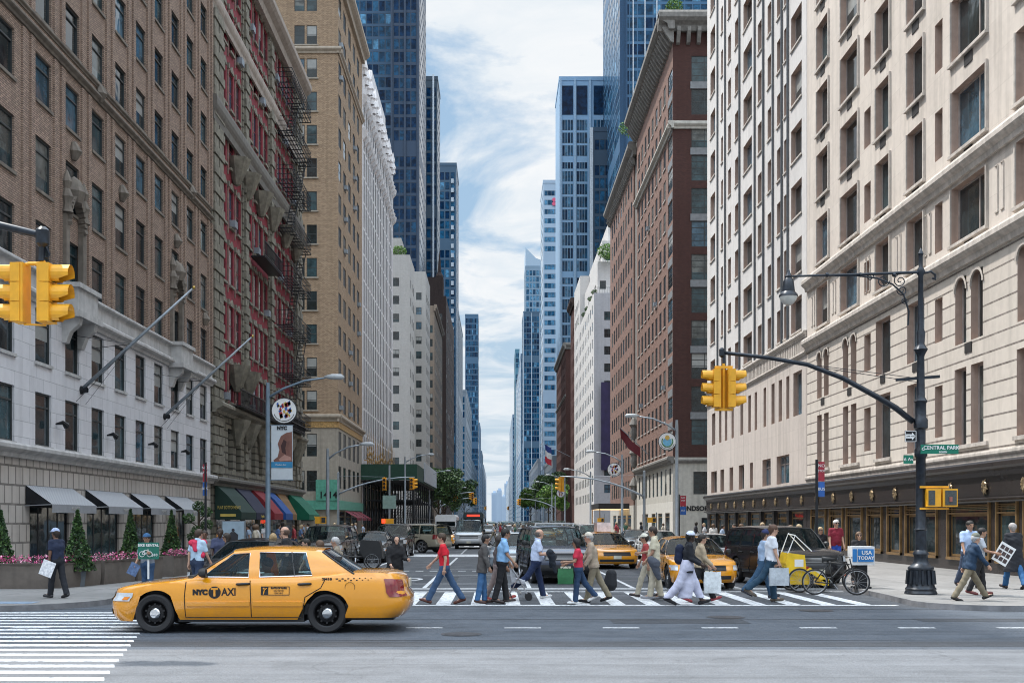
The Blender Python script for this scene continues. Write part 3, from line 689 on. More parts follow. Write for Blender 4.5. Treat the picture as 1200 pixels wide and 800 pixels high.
for a_, c_, _ in arch:
    r_ = (c_-a_)/2; m_ = (a_+c_)/2; zt_ = 10.95
    for s_ in (-1, 1):
        pts = [(m_+s_*r_, zt_-r_)]+[(m_+s_*r_*math.cos(k*math.pi/16), zt_-r_+r_*math.sin(k*math.pi/16)) for k in range(9)]+[(m_+s_*r_*1.0, zt_)]
        k_ = [(XR-.004, p[0], p[1]) for p in pts[1:]]
        for j in range(len(k_)-2): ar.add([k_[j], k_[j+1], k_[-1]], [(0, 1, 2), (2, 1, 0)])
    for k in range(12):
        a1, a2 = k*math.pi/12, (k+1)*math.pi/12
        P = lambda a, q, X: (X, m_+q*math.cos(a), zt_-r_+q*math.sin(a))
        sl.add([P(a1, r_, XR-.05), P(a2, r_, XR-.05), P(a2, r_+.12, XR-.05), P(a1, r_+.12, XR-.05)], [(0, 1, 2, 3)]); sl.add([P(a1, r_, XR-.05), P(a2, r_, XR-.05), P(a2, r_, XR+.02), P(a1, r_, XR+.02)], [(0, 1, 2, 3)])
# carved panels beside windows of the belt storey
for yy in (52.2, 48.2, 44.9, 38.5, 57.4, 61.2):
    for z in (12.55,):
        for a_ in (-.32, .12):
            sl.bar((XR-.02, yy+a_, z), (XR-.02, yy+a_, z+1.6), .04); sl.bar((XR-.02, yy+a_, z+1.6), (XR-.02, yy+a_+.22, z+1.6), .04); sl.bar((XR-.02, yy+a_, z), (XR-.02, yy+a_+.22, z), .04)
bz = b.mb('shopfront', M_bronze)
for c in shops:
    bz.box(XR-.08, XR+.02, c[0]-.1, c[0]-.004, .5, 2.6); bz.box(XR-.08, XR+.02, c[1]+.004, c[1]+.1, .5, 2.6); bz.box(XR-.1, XR+.02, c[0]-.1, c[1]+.1, .5, .6)
    bz.box(XR-.06, XR+.02, c[0], c[1], 2.2, 2.26)
    for k in range(4): bz.box(XR-.05, XR+.02, c[0], c[1], 2.32+k*.06, 2.345+k*.06)
b.finish()

M_rw = brickmat('limestone_pale', (.64, .62, .60), (.60, .58, .565), (.50, .48, .47), 2.0, 1.0, .005, bump=.1, big=.12, streak=.22)
M_rw2 = brickmat('limestone_beige_base', (.58, .52, .475), (.54, .485, .445), (.42, .38, .34), 2.4, 1.2, .006, bump=.15, big=.2, streak=.35)
b = Bld('apartment_building', 'pale limestone apartment building with thin dark vertical pipes between its windows', 'building', XR, 62.5, [M_rw, M_rw2, M_gran, M_rev]); b.rev = 3
b.zm = [(3.8, 2), (12.2, 1), (1e9, 0)]; b.weights = (6, 3, 1, 1, 3)
big = [(88.7, 90.6), (75.9, 78.5), (63.5, 65.8)]
nar = [(85.6, 86.3), (82.7, 83.7), (80.2, 81.3), (73.1, 74.2), (70.6, 71.5), (68.2, 69.1), (66.8, 67.4)]
oc = sorted([c+('pale',) for c in big]+[c+('pale1',) for c in nar])
rows = [(16.1+3.3*k, 18.05+3.3*k, oc) for k in range(-1, 10)]
rows += [(8.0, 10.5, sorted([(88.6, 90, 'pale1'), (86.2, 87.1, 'pale1'), (84, 84.9, 'pale1'), (81.7, 82.5, 'pale1'), (78.6, 79.5, 'pale1'), (76.2, 77, 'pale1'), (74.4, 75.1, 'pale1'), (71.9, 72.6, 'pale1'), (69.7, 70.5, 'pale1'), (67.9, 68.7, 'pale1'), (66.2, 66.9, 'pale1'), (63.5, 65.3, 'pale')])),
         (4.2, 5.9, sorted([(88.0, 90.3, 'pale'), (85.2, 86.6, 'pale'), (81.9, 83.2, 'pale'), (78.3, 80, 'pale'), (75.6, 76.5, 'pale1'), (70.7, 72.9, 'pale3'), (66.2, 69.2, 'pale3')])),
         (.62, 2.5, [(63.2, 65.8, 'shop'), (66.6, 69.2, 'shop'), (70.2, 72.6, 'shop'), (73.6, 76.4, 'shop'), (77.4, 80.4, 'shop'), (81.4, 84, 'shop'), (85, 87.6, 'shop'), (88.6, 91, 'shop')])]
b.mass(XR, 45, 62.5, 92, 0, 51, w=rows, depth=.32, wt='pale')
t = b.mb('cornice', M_rt); belt(t, -1, XR, 62.5, 92, 12.2, 12.55, .2); belt(t, -1, XR, 62.5, 92, 11.2, 11.4, .15)
for k in range(73): t.box(XR-.04, XR+.01, 62.6+.4*k, 62.8+.4*k, 11.4, 12.2)
pp = b.mb('drainpipe', pm('lead_pipe', (.10, .11, .12), .5))
for yy in (87.4, 84.5, 79.5, 74.8, 72.4, 69.9, 67.7, 66.3): pp.tube([(XR-.08, yy, 12.6), (XR-.08, yy, 51)], .07, 6)
sl = b.mb('window_sill', M_rt)
for r in rows[:11]:
    for o_ in r[2]: sl.box(XR-.08, XR+.02, o_[0]-.06, o_[1]+.06, r[0]-.1, r[0]-.004)
gm = b.mb('shop_pilaster', pm('black_granite', (.012, .012, .013), .3))
for yy in (66.2, 69.7, 73.1, 76.9, 80.9, 84.5, 88.1): gm.box(XR-.1, XR+.02, yy-.25, yy+.25, .12, 2.6)
b.finish()

# ---- red brown brick block, two volumes
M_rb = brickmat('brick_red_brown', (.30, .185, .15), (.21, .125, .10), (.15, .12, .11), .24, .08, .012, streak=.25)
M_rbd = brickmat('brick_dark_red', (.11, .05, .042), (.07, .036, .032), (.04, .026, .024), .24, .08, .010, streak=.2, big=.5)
M_cor = pm('grey_cornice', (.21, .20, .185), .8, var=.25, streak=.5, bump=.3)
M_ivb = pm('ivory_stone', (.50, .48, .43), .8, var=.12, streak=.4)
M_pnt = pm('cream_paint', (.62, .60, .55), .6, var=.08, streak=.2)
b = Bld('apartment_building', 'red brown brick building with heavy bracketed grey cornice and pharmacy on its corner', 'building', XR, 110, [M_rb, M_ivb, M_rbd, M_pnt])
b.zm = [(3.9, 3), (8.2, 1), (1e9, 0)]
ec = [(110.1, 113.0, 'steel')]+[(114.6+2.95*k, 116.1+2.95*k, 'slit') for k in range(8)]
lc = [(111+3*k, 112.2+3*k, 'hung') for k in range(9)]
rows = [(.8, 2.8, [(112, 115, 'shop'), (117, 120, 'shop'), (122, 125, 'shop'), (128, 133, 'shop')]), (4.6, 7.2, lc)]+[(8.9+3.22*k, 10.9+3.22*k, ec) for k in range(12)]
b.weights = (5, 4, 3, 2, 2); b.mass(XR, 45, 110, 138.2, 0, 51, w=rows, depth=.06, wt='hung')
# dark north face slightly proud, with large steel windows
nw = [(19.0, 21.6, 'steel'), (24, 26.6, 'steel')]
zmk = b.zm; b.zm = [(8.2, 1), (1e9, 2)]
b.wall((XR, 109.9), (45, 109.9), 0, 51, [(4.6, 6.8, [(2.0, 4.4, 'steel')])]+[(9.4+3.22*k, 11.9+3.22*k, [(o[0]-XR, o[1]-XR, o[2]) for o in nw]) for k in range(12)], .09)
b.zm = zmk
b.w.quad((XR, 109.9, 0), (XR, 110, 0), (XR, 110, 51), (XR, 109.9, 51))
t = b.mb('cornice', M_cor); belt(t, -1, XR, 109.0, 138.6, 49.6, 51.4, 1.5); beltn(t, 109.9, XR-1.5, 45, 49.6, 51.4, 1.1)
for k in range(30): t.prism([(XR, 48.4), (XR-.3, 48.5), (XR-.9, 49.4), (XR-1.2, 49.9), (XR, 49.9)], 'y', 109.3+k, 109.65+k)
for k in range(20): t.prism([(109.9, 48.4), (109.6, 48.5), (109.1, 49.5), (109.1, 49.9), (109.9, 49.9)], 'x', XR+.3+k, XR+.65+k)
belt(b.mb('string_course', M_ivb), -1, XR, 109.5, 138.2, 40.2, 40.9, .5); beltn(b.mb('string_course', M_ivb), 109.9, XR-.5, 45, 40.2, 40.9, .35)
belt(t, -1, XR, 109.6, 138.2, 7.6, 8.3, .6); beltn(t, 109.9, XR-.4, 45, 7.6, 8.0, .2)
sl = b.mb('window_sill', pm('pale_sill', (.45, .43, .4), .7))
for k in range(12):
    for o_ in ec[1:]: sl.box(XR-.1, XR+.02, o_[0]-.08, o_[1]+.08, 8.78+3.22*k, 8.896+3.22*k)
pk = b.mb('spandrel', pm('grey_metal_panel', (.2, .21, .22), .5))
for k in range(11):
    if k % 2 == 0: pk.box(18.9, 21.7, 109.83, 109.9, 11.92+3.22*k, 12.6+3.22*k)
    pk.box(XR-.04, XR, 110.1, 113, 11.0+3.22*k, 11.7+3.22*k)
for k in range(4): ac_unit(b.mb('air_conditioner', M_steel), XR, -1, 115.2+2.95*(k*2), 8.95+3.22*(2+k*3 % 9))
text('WINDSOR PHARMACY', .62, (20.9, 109.86, 3.2), FACE_CAM, M_black, b.root, bold=.025)
b.mb('shop_window', M_black).box(20.0, 23.0, 109.82, 109.9, .2, 2.3)
b.mb('shop_window_glass', GL[1]).box(20.2, 22.8, 109.79, 109.815, .6, 2.1)
b.finish()
b = Bld('apartment_building', 'red brown brick building with planted roof edge behind the bracketed cornice', 'building', XR, 138.3, [M_rb, M_ivb, M_pnt])
b.zm = [(4, 1), (1e9, 0)]
ec = [(142.9+2.95*k, 144.5+2.95*k, 'slit') for k in range(9)]
rows = [(.8, 2.8, [(144+6*k, 148+6*k, 'shop') for k in range(4)])]+[(5.2+3.22*k, 7.2+3.22*k, ec) for k in range(14)]
b.mass(XR, 45, 141.5, 170.5, 0, 48.4, w=rows, wt='hung', depth=.05); b.mb('pier', M_cor).box(XR+.2, 45, 138.35, 141.5, 0, 51)
t = b.mb('cornice', M_cor); belt(t, -1, XR, 139, 171, 47.2, 48.8, 1.0)
for k in range(31): t.prism([(XR, 46.3), (XR-.3, 46.4), (XR-.7, 47.1), (XR, 47.2)], 'y', 140+k, 140.4+k)
orn = b.mb('ornament', M_cor)
for z in (5.5, 9.5, 13): orn.lathe([(0, -1), (.3, -.8), (.5, 0), (.35, .6), (.6, .9), (.3, 1.6), (0, 2)], (XR-.2, 139.6, z), 8)
b.finish(nmax=100)

# ---- white stepped apartment block beyond 57th
M_wb = brickmat('white_brick', (.60, .58, .56), (.53, .515, .50), (.46, .46, .47), .28, .09, .01, big=.1, streak=.15)
M_wbg = brickmat('white_brick_grey', (.47, .47, .49), (.42, .42, .44), (.34, .34, .36), .28, .09, .01, big=.15, streak=.25)
b = Bld('apartment_building', 'white brick apartment block stepping back in planted terraces on the right', 'building', XR, 199, [M_wb, M_wbg])
wn = [(19.0, 20.5, 'two'), (24, 25.5, 'two')]
er = lambda n, z=5.5, a=200, c=249, m=12: rowz(z, 3.05, n, 1.6, even(a, c, m, 1.7))
zm_ = b.zm
b.wall((XR, 199), (40, 199), 0, 42.3, [(7.0+3.05*k, 8.5+3.05*k, [(o[0]-XR, o[1]-XR, 'two') for o in wn]) for k in range(11)], .12, mi=1)
b.wall((XR, 249.5), (XR, 199), 0, 42.3, [(r[0], r[1], [(249.5-o[1], 249.5-o[0], 'hung') for o in r[2]]) for r in er(12)], .04)
b.mass(XR+.9, 40, 202, 249.4, 42.3, 48.5, n=rowz(43.6, 3.05, 1, 1.5, [(18.5, 19.6), (20.6, 21.7)]), w=rowz(43.6, 3.05, 1, 1.6, even(204, 248, 9, 1.7)), wt='two', roofm=M_wb)
b.mass(XR+2.0, 40, 205, 249.3, 48.5, 53, n=rowz(49.4, 3, 1, 1.5, [(19.8, 20.8)]), w=rowz(49.4, 3, 1, 1.6, even(207, 248, 7, 1.7)), wt='two', roofm=M_wb)
b.mass(XR+3.4, 40, 208, 249.2, 53, 57, roofm=M_wb); b.mass(XR+5, 30, 212, 240, 57, 60, roofm=M_wb)
b.mass(XR, 40, 232, 249.5, 42.3, 52.5, w=rowz(43.6, 3.05, 2, 1.6, even(234, 248, 4, 1.7)), roofm=M_wb)
b.mb('roof', M_roof).quad((XR, 199, 42.3), (40, 199, 42.3), (40, 249.5, 42.3), (XR, 249.5, 42.3))
ra = b.mb('terrace_railing', M_black)
for (X, Y, z) in ((XR+.1, 199.1, 42.3), (XR+1, 202.1, 48.5), (XR+5.1, 212.1, 60)):
    ra.bar((X, Y, z+1), (X+6, Y, z+1), .06)
    for k in range(14): ra.bar((X+k*.45, Y, z), (X+k*.45, Y, z+1), .04)
b.finish()
r_ = MB(); r_.box(18.4, 20.7, 198.4, 198.5, 11, 26.5); o = r_.build('wall_banner', pm('purple_banner', (.028, .02, .07), .7, var=.4, scale=.5), None, label='tall dark purple banner hanging on the white brick apartment block', cat='banner', base=(19.5, 198.4, 11))
b = Bld('apartment_building', 'narrow dark red brick building behind the white stepped block', 'building', XR, 250, [M_rbd])
b.mass(XR, 40, 249.8, 262, 0, 51, w=rowz(6, 3.4, 12, 1.8, even(250.5, 262, 3, 1.2))); t = b.mb('cornice', M_dkb); belt(t, -1, XR, 249.8, 262.3, 49.8, 51.6, .9); b.mb('water_tank', M_dkb).lathe([(1.6, 0), (1.6, 3), (0, 4.2)], (20, 258, 51), 10)
b.finish(nmax=30)
b = Bld('apartment_building', 'dark red brick building with stone string courses next along the right side', 'building', XR, 280, [M_rbd])
b.mass(XR, 40, 280, 324, 0, 46, w=rowz(6, 3.5, 11, 1.9, even(281, 323, 12, 1.5)), n=rowz(6, 3.5, 11, 1.9, even(18, 30, 4, 1.4))); t = b.mb('cornice', M_cor); belt(t, -1, XR, 279.5, 324.3, 44.8, 46.4, .8); belt(t, -1, XR, 280, 324, 33, 33.6, .3); beltn(t, 280, XR, 40, 44.8, 46.4, .6)
b.finish(nmax=40)
# ---- towers on the right
b = tower('huge dark blue glass tower rising out of frame behind the red brick building', 31.2, 64, 285, 330, 172, (.03, .12, .24), 16, 50, 'tower', .9, pier=None, scol=10)
wf = b.mb('mullion', pm('white_mullion', (.6, .66, .72), .4))
for x in (34.5, 37.5, 40.5): wf.box(x-.12, x+.12, 284.6, 285, 40, 172)
dk = b.mb('corner_shaft', pm('dark_blue_panel', (.02, .075, .16), .4, .2)); dk.box(31.1, 33.0, 284.2, 285, 0, 173)
for k in range(6): dk.box(31.1+k*.3, 31.2+k*.3, 284.05, 284.2, 0, 173)
b.finish(nmax=100)
b = tower('blue glass office tower with notched rectangular crown right of the sky gap', 18.4, 33, 330, 352, 131, (.28, .47, .68), 4, 30, 'tower', .0)
b.wins = []
for i, (a, c) in enumerate(((19.2, 22.4), (23.4, 26.6), (28.4, 32.4))):
    for k in range(31):
        z = 4+k*3.75
        if z > 117: continue
        for q in range(4): w_ = (c-a)/4; b.wins.append((Vector((a+w_*(q+.5), 329.97, z)), 0, w_*.82, 3.0 if k % 9 else 1.8, 'tower'))
cr = b.mb('crown', pm('pale_blue_panel', (.36, .52, .68), .4, .1)); 
for x in (18.7, 22.9, 27.3, 32.6): cr.box(x-.3, x+.3, 329.3, 329.97, 2, 131.5)
dkp = b.mb('crown_recess', BG[2])
for a, c in ((19.2, 22.4), (23.4, 26.6), (28.4, 32.4)): dkp.box(a, c, 329.9, 329.98, 121, 129.5)
b.finish(nmax=100)
b = tower('dark glass tower with one white edge in front of the blue notched tower', 27.2, 34, 318, 328, 112, (.02, .05, .09), 4, 30, 'tower', .9)
b.mb('edge_strip', pm('white_fin2', (.6, .65, .7), .4)).box(26.4, 27.2, 317.5, 318.2, 0, 113); b.finish(nmax=60)
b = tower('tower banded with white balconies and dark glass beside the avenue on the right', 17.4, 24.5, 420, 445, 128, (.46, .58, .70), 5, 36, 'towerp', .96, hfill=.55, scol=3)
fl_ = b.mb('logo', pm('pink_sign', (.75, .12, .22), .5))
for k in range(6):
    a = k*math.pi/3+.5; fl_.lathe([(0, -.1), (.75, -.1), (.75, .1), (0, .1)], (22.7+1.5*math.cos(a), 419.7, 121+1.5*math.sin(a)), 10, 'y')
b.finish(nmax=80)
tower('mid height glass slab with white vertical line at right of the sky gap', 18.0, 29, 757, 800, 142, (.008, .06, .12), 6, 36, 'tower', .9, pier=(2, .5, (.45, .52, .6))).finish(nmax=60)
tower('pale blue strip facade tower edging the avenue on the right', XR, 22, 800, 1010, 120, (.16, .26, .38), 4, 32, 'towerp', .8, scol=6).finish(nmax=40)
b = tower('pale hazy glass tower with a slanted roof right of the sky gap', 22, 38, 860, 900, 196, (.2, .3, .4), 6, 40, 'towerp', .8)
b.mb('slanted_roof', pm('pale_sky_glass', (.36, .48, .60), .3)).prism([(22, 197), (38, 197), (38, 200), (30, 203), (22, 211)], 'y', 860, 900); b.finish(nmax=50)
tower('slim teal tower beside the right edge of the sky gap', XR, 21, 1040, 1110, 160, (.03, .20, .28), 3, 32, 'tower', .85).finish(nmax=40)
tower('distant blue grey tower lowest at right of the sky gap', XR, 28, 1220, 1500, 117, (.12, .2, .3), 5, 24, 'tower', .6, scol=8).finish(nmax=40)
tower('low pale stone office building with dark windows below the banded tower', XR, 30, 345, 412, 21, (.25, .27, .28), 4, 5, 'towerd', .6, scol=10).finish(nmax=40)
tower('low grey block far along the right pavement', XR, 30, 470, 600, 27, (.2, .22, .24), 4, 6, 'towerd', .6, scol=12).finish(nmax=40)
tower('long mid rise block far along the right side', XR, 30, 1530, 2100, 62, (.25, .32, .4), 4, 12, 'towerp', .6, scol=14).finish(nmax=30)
# far hazy buildings closing the avenue
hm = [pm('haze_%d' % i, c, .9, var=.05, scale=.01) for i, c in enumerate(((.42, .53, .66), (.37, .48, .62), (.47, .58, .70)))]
for i, (px0, px1, top_) in enumerate(((576, 582, 577), (582, 588, 574), (588, 592, 581), (591, 598, 566))):
    Y = 3000+i*150; x0, x1 = at(px0, 0, Y).x, at(px1, 0, Y).x; z = at(0, top_, Y).z
    o = empty('distant_building', (x0, Y, 0), 'hazy pale blue building closing the far end of the avenue, '+('first', 'second', 'third', 'last')[i]+' from the left', 'building', 'hazy buildings at the end of the avenue')
    m = MB(); m.box(x0, x1, Y, Y+40, 0, z); m.box(x0+(x1-x0)*.3, x1-(x1-x0)*.1, Y+5, Y+35, z, z*1.06); m.build('wall', hm[i % 3], o)
    m = MB()
    for k in range(5): m.box(x0+(x1-x0)*(.12+.17*k), x0+(x1-x0)*(.2+.17*k), Y-.5, Y-.02, 4, z*.95)
    m.build('window_bands', hm[(i+1) % 3], o)

# ================================================================= ground
def asphalt(name, base, lane=True):
    m, n, b = nt(name); g = N(n, 'ShaderNodeNewGeometry').outputs['Position']
    fine = noise(n, g, 28, 3, .7); mid = noise(n, g, 1.1, 5, .65); st = noise(n, mapping(n, g, (.05, 1.1, 1)), 1.6, 5, .6)
    speck = noise(n, g, 90, 2, .8)
    c = mixc(n, ramp(n, fine, .25, .75), tuple(x*.72 for x in base), tuple(x*1.3 for x in base))
    c = mixc(n, ramp(n, speck, .52, .70, 0, .7), c, tuple(min(1, x*2.6) for x in base)); c = mixc(n, ramp(n, noise(n, g, 45, 3, .8), .52, .68, 0, .65), c, tuple(x*.3 for x in base))
    c = mixc(n, ramp(n, mid, .45, .72, 0, .45), c, tuple(x*.5 for x in base))
    c = mixc(n, ramp(n, st, .5, .72, 0, .55), c, tuple(x*.4 for x in base))
    st2 = noise(n, mapping(n, g, (.04, .7, 1)), 1.9, 4, .6); c = mixc(n, ramp(n, st2, .5, .75, 0, .35), c, tuple(min(1, x*1.9) for x in base))
    vo = N(n, 'ShaderNodeTexVoronoi', feature='DISTANCE_TO_EDGE'); vo.inputs['Scale'].default_value = .28
    wob = N(n, 'ShaderNodeTexNoise'); wob.inputs['Scale'].default_value = 1.2; wob.inputs['Detail'].default_value = 6; n.links.new(g, wob.inputs['Vector'])
    ad = N(n, 'ShaderNodeVectorMath', operation='MULTIPLY_ADD'); n.links.new(wob.outputs['Color'], ad.inputs[0]); ad.inputs[1].default_value = (1.5, 1.5, 0); n.links.new(g, ad.inputs[2])
    n.links.new(ad.outputs[0], vo.inputs['Vector'])
    c = mixc(n, ramp(n, vo.outputs['Distance'], .0, .006, .3, 0), c, (.02, .02, .022))
    n.links.new(c, b.inputs['Base Color']); n.links.new(ramp(n, mid, .3, .7, .6, .85), b.inputs['Roughness'])
    bu = N(n, 'ShaderNodeBump'); bu.inputs['Strength'].default_value = 1.0; bu.inputs['Distance'].default_value = .02; n.links.new(fine, bu.inputs['Height']); n.links.new(bu.outputs[0], b.inputs['Normal'])
    return m
M_asph = asphalt('asphalt', (.066, .080, .100)); M_asph2 = asphalt('asphalt_avenue', (.066, .073, .084))
def paintmat(name, col):
    m, n, b = nt(name); g = N(n, 'ShaderNodeNewGeometry').outputs['Position']
    f = noise(n, g, 9, 6, .75); f2 = noise(n, g, 1.2, 4)
    c = mixc(n, ramp(n, f, .50, .62, 0, .8), col, (.11, .118, .13)); c = mixc(n, ramp(n, noise(n, g, 40, 3, .8), .5, .7, 0, .5), c, (.2, .21, .22)); c = mixc(n, ramp(n, f2, .4, .7, 0, .35), c, (.25, .26, .27))
    n.links.new(c, b.inputs['Base Color']); b.inputs['Roughness'].default_value = .7; return m
M_paint = paintmat('road_paint', (.80, .82, .84))
def pave(name):
    m, n, b = nt(name); g = N(n, 'ShaderNodeNewGeometry').outputs['Position']
    t = N(n, 'ShaderNodeTexBrick'); n.links.new(g, t.inputs['Vector']); t.offset = 0
    for k, v in (('Color1', (.24, .235, .23)), ('Color2', (.19, .187, .183)), ('Mortar', (.09, .09, .09))): t.inputs[k].default_value = c4(v)
    t.inputs['Scale'].default_value = 1; t.inputs['Brick Width'].default_value = 1.5; t.inputs['Row Height'].default_value = 1.5; t.inputs['Mortar Size'].default_value = .012
    f = noise(n, g, 2.2, 6, .7); c = mixc(n, ramp(n, f, .45, .7, 0, .5), t.outputs['Color'], (.11, .108, .105))
    f2 = noise(n, g, 22, 3, .8); c = mixc(n, ramp(n, f2, .6, .75, 0, .5), c, (.08, .08, .08))
    n.links.new(c, b.inputs['Base Color']); b.inputs['Roughness'].default_value = .8; return m
M_pave = pave('concrete_flags'); M_kerb = pm('kerb_granite', (.20, .20, .21), .8, var=.3, bump=.2)
def struct(name, mb, mat): return mb.build(name, mat, None, kind='structure')
m = MB(); m.quad((-3000, -300, 0), (3000, -300, 0), (3000, 6000, 0), (-3000, 6000, 0)); struct('ground', m, asphalt('ground_asphalt', (.085, .088, .092)))
m = MB(); m.quad((-400, -14, .004), (400, -14, .004), (400, 25.2, .004), (-400, 25.2, .004)); struct('cross_street', m, M_asph)
m = MB(); m.quad((-400, -14, .006), (400, -14, .006), (400, 16.9, .006), (-400, 16.9, .006)); struct('cross_street_sunlit_strip', m, asphalt('asphalt_sunlit', (.125, .133, .145)))  # sunlit foreground strip: sunlight put into a paler asphalt colour, edge on the shadow line
m = MB(); m.quad((-9.6, 25.2, .004), (10.2, 25.2, .004), (10.2, 2500, .004), (-9.6, 2500, .004)); struct('avenue', m, M_asph2)
# pavements with kerbs, block by block
def slab(name, pts, h=.13):
    n = len(pts); m = MB(); m.add([(x, y, h) for x, y in pts], [tuple(range(n))], 0)
    for i in range(n):
        a, b_ = pts[i], pts[(i+1) % n]; m.quad((a[0], a[1], 0), (b_[0], b_[1], 0), (b_[0], b_[1], h), (a[0], a[1], h), 1)
    # kerb stone top strip
    cx = sum(p[0] for p in pts)/n; 
    o = m.build(name, [M_pave, M_kerb], None, kind='structure'); return o
def arc(cx, cy, r, a0, a1, n=8): return [(cx+r*math.cos(R(a0+(a1-a0)*i/n)), cy+r*math.sin(R(a0+(a1-a0)*i/n))) for i in range(n+1)]
slab('pavement', [(9.7, 92)]+[(9.7, 30), (9.62, 28), (9.5, 26.4)]+arc(11.0, 25.6, 1.55, 165, 265)+[(14, 23.75), (60, 23.3), (60, 92)])
slab('pavement', [(-60, 23.3), (-13, 23.5)]+arc(-11.4, 26.3, 2.4, -90, -5)+[(-9.0, 28), (-9.0, 92), (-60, 92)])
for (a, c) in ((110, 171), (201, 262), (280, 341), (359, 420), (438, 499), (517, 578), (596, 657), (675, 736), (754, 1000), (1020, 1500), (1520, 2200)):
    slab('pavement', [(-9.0, a-1)]+[(-9.0, c), (-60, c), (-60, a-4), (-11, a-4)]); slab('pavement', [(9.8, c), (9.8, a-1), (12, a-4), (60, a-4), (60, c)])
# tar seams and repair patches
M_tar = pm('tar_seam', (.022, .024, .028), .7, var=.3, scale=8); M_patch = asphalt('asphalt_patch', (.036, .042, .052))
rq = random.Random(4); m = MB()
for y in (18.25, 22.1, 24.6):
    x = -14.0
    while x < 14: m.quad((x, y-.02+.03*math.sin(x), .0075), (x+.7, y-.02+.03*math.sin(x+.7), .0075), (x+.7, y+.025+.03*math.sin(x+.7), .0075), (x, y+.025+.03*math.sin(x), .0075)); x += .7
for x in (-.4, 5.6, -6.6):
    y = 31.2
    while y < 110: m.quad((x-.03+.05*math.sin(y*.7), y, .0075), (x+.03+.05*math.sin(y*.7), y, .0075), (x+.03+.05*math.sin(y*.7+.7), y+1, .0075), (x-.03+.05*math.sin(y*.7+.7), y+1, .0075)); y += 1
struct('road_seams', m, M_tar)
m = MB()
for x, y, w_, l_ in ((-7, 17.3, 16, .75), (2.2, 21.2, 2.6, 1.0), (-2.6, 34.5, 1.3, 5), (5.2, 39, 1.1, 7), (1.6, 55, 1.8, 9), (-6.9, 23.1, 3.4, .8), (8.2, 21.6, 3, .7), (-4, 75, 2.2, 12)):
    m.quad((x, y, .0068), (x+w_, y, .0068), (x+w_, y+l_, .0068), (x, y+l_, .0068))
struct('road_patches', m, M_patch)
# markings
m = MB(); mk = lambda x0, x1, y0, y1, z=.008: m.quad((x0, y0, z), (x1, y0, z), (x1, y1, z), (x0, y1, z))
x = -1.41
k = -9
while k < 14:
    x0 = -1.41+.81*k
    if -8.8 < x0 < 9.1: mk(x0, x0+.34, 26.0, 30.6)
    k += 1
mk(-8.8, 9.2, 25.72, 25.92); mk(-8.8, 9.5, 30.75, 30.95)
struct('crosswalk_markings', m, M_paint)
m = MB()
for i in range(40):                                # crosswalk over the cross street, bars parallel to the cars
    y = 9.2+.625*i
    if y > 24: break
    xr = -4.35-(y-12)*.24
    m.quad((-11.5, y, .008), (xr, y, .008), (xr-.1, y+.28, .008), (-11.5, y+.28, .008))
struct('crosswalk_markings', m, M_paint)
m = MB()
k = -12
while k < 12: x = .14+k*1.78; mk(x, x+.66, 20.28, 20.42); k += 1
for k in range(-12, 12):
    if k > -5: pass
struct('guide_dashes', m, M_paint)
m = MB()
for x in (-5.1, -2.1, .95, 3.95, 7.0):
    mk(x-.06, x+.06, 32.6, 60)
    for k in range(20): mk(x-.06, x+.06, 113+k*9, 116+k*9); mk(x-.06, x+.06, 62+k*1.6 if k < 14 else 300+k*9, 62.9+k*1.6 if k < 14 else 303+k*9)
mk(-8.8, 9.4, 32.0, 32.4)
for y in (34.7, 40, 45): mk(-2.6, .6, y, y+.12)
for k in range(9): mk(-4.8+.55*k, -4.5+.55*k, 43.6, 44.0)
mk(-6.5, 1.2, 61.5, 66.0, .0085)  # broad pale band laid across the left and middle lanes
for yb in (87.5, 108, 167, 200, 258, 279):
    for k in range(24): mk(-8.6+k*.76, -8.25+k*.76, yb, yb+3.4)
# oval symbol
for k in range(24):
    a1, a2 = k*math.pi/12, (k+1)*math.pi/12
    m.add([(-3.0+r*.55*math.cos(a), 37.5+r*.9*math.sin(a), .0095) for r, a in ((1, a1), (1, a2), (.72, a2), (.72, a1))], [(0, 1, 2, 3)])
struct('lane_markings', m, M_paint)
m = MB()
def disc(mb, x, y, r, z=.009): mb.add([(x+r*math.cos(a*math.pi/12), y+r*math.sin(a*math.pi/12), z) for a in range(24)], [tuple(range(24))])
for i, (x, y, r) in enumerate(((4.6, 22.6, .38), (-.6, 19.2, .35), (-2.9, 37.5, .3), (2.4, 50, .4), (6.9, 24.3, .36))):
    c = MB(); disc(c, x, y, r); c.add([(x+(r*.8)*math.cos(a*math.pi/12), y+(r*.8)*math.sin(a*math.pi/12), .012) for a in range(24)], [tuple(range(24))])
    c.build('manhole_cover', pm('cast_iron_cover', (.05, .05, .055), .6, .4, var=.5, scale=14), None, label='round dark iron manhole cover '+('before the right zebra bars', 'in front of the taxi lane', 'inside the painted oval', 'in the middle lane', 'beside the right kerb corner')[i], cat='manhole cover', base=(x, y, 0))
m = MB(); g = at(62, 714, 25.0); m.box(-12.1, -10.2, 24.6, 25.2, .134, .138); m.build('tactile_paving', pm('blue_grey_tactile', (.20, .27, .36), .7, var=.3, scale=9), None, label='blue grey tactile strip on the left corner kerb ramp', cat='paving', base=(-11.2, 24.9, .13))

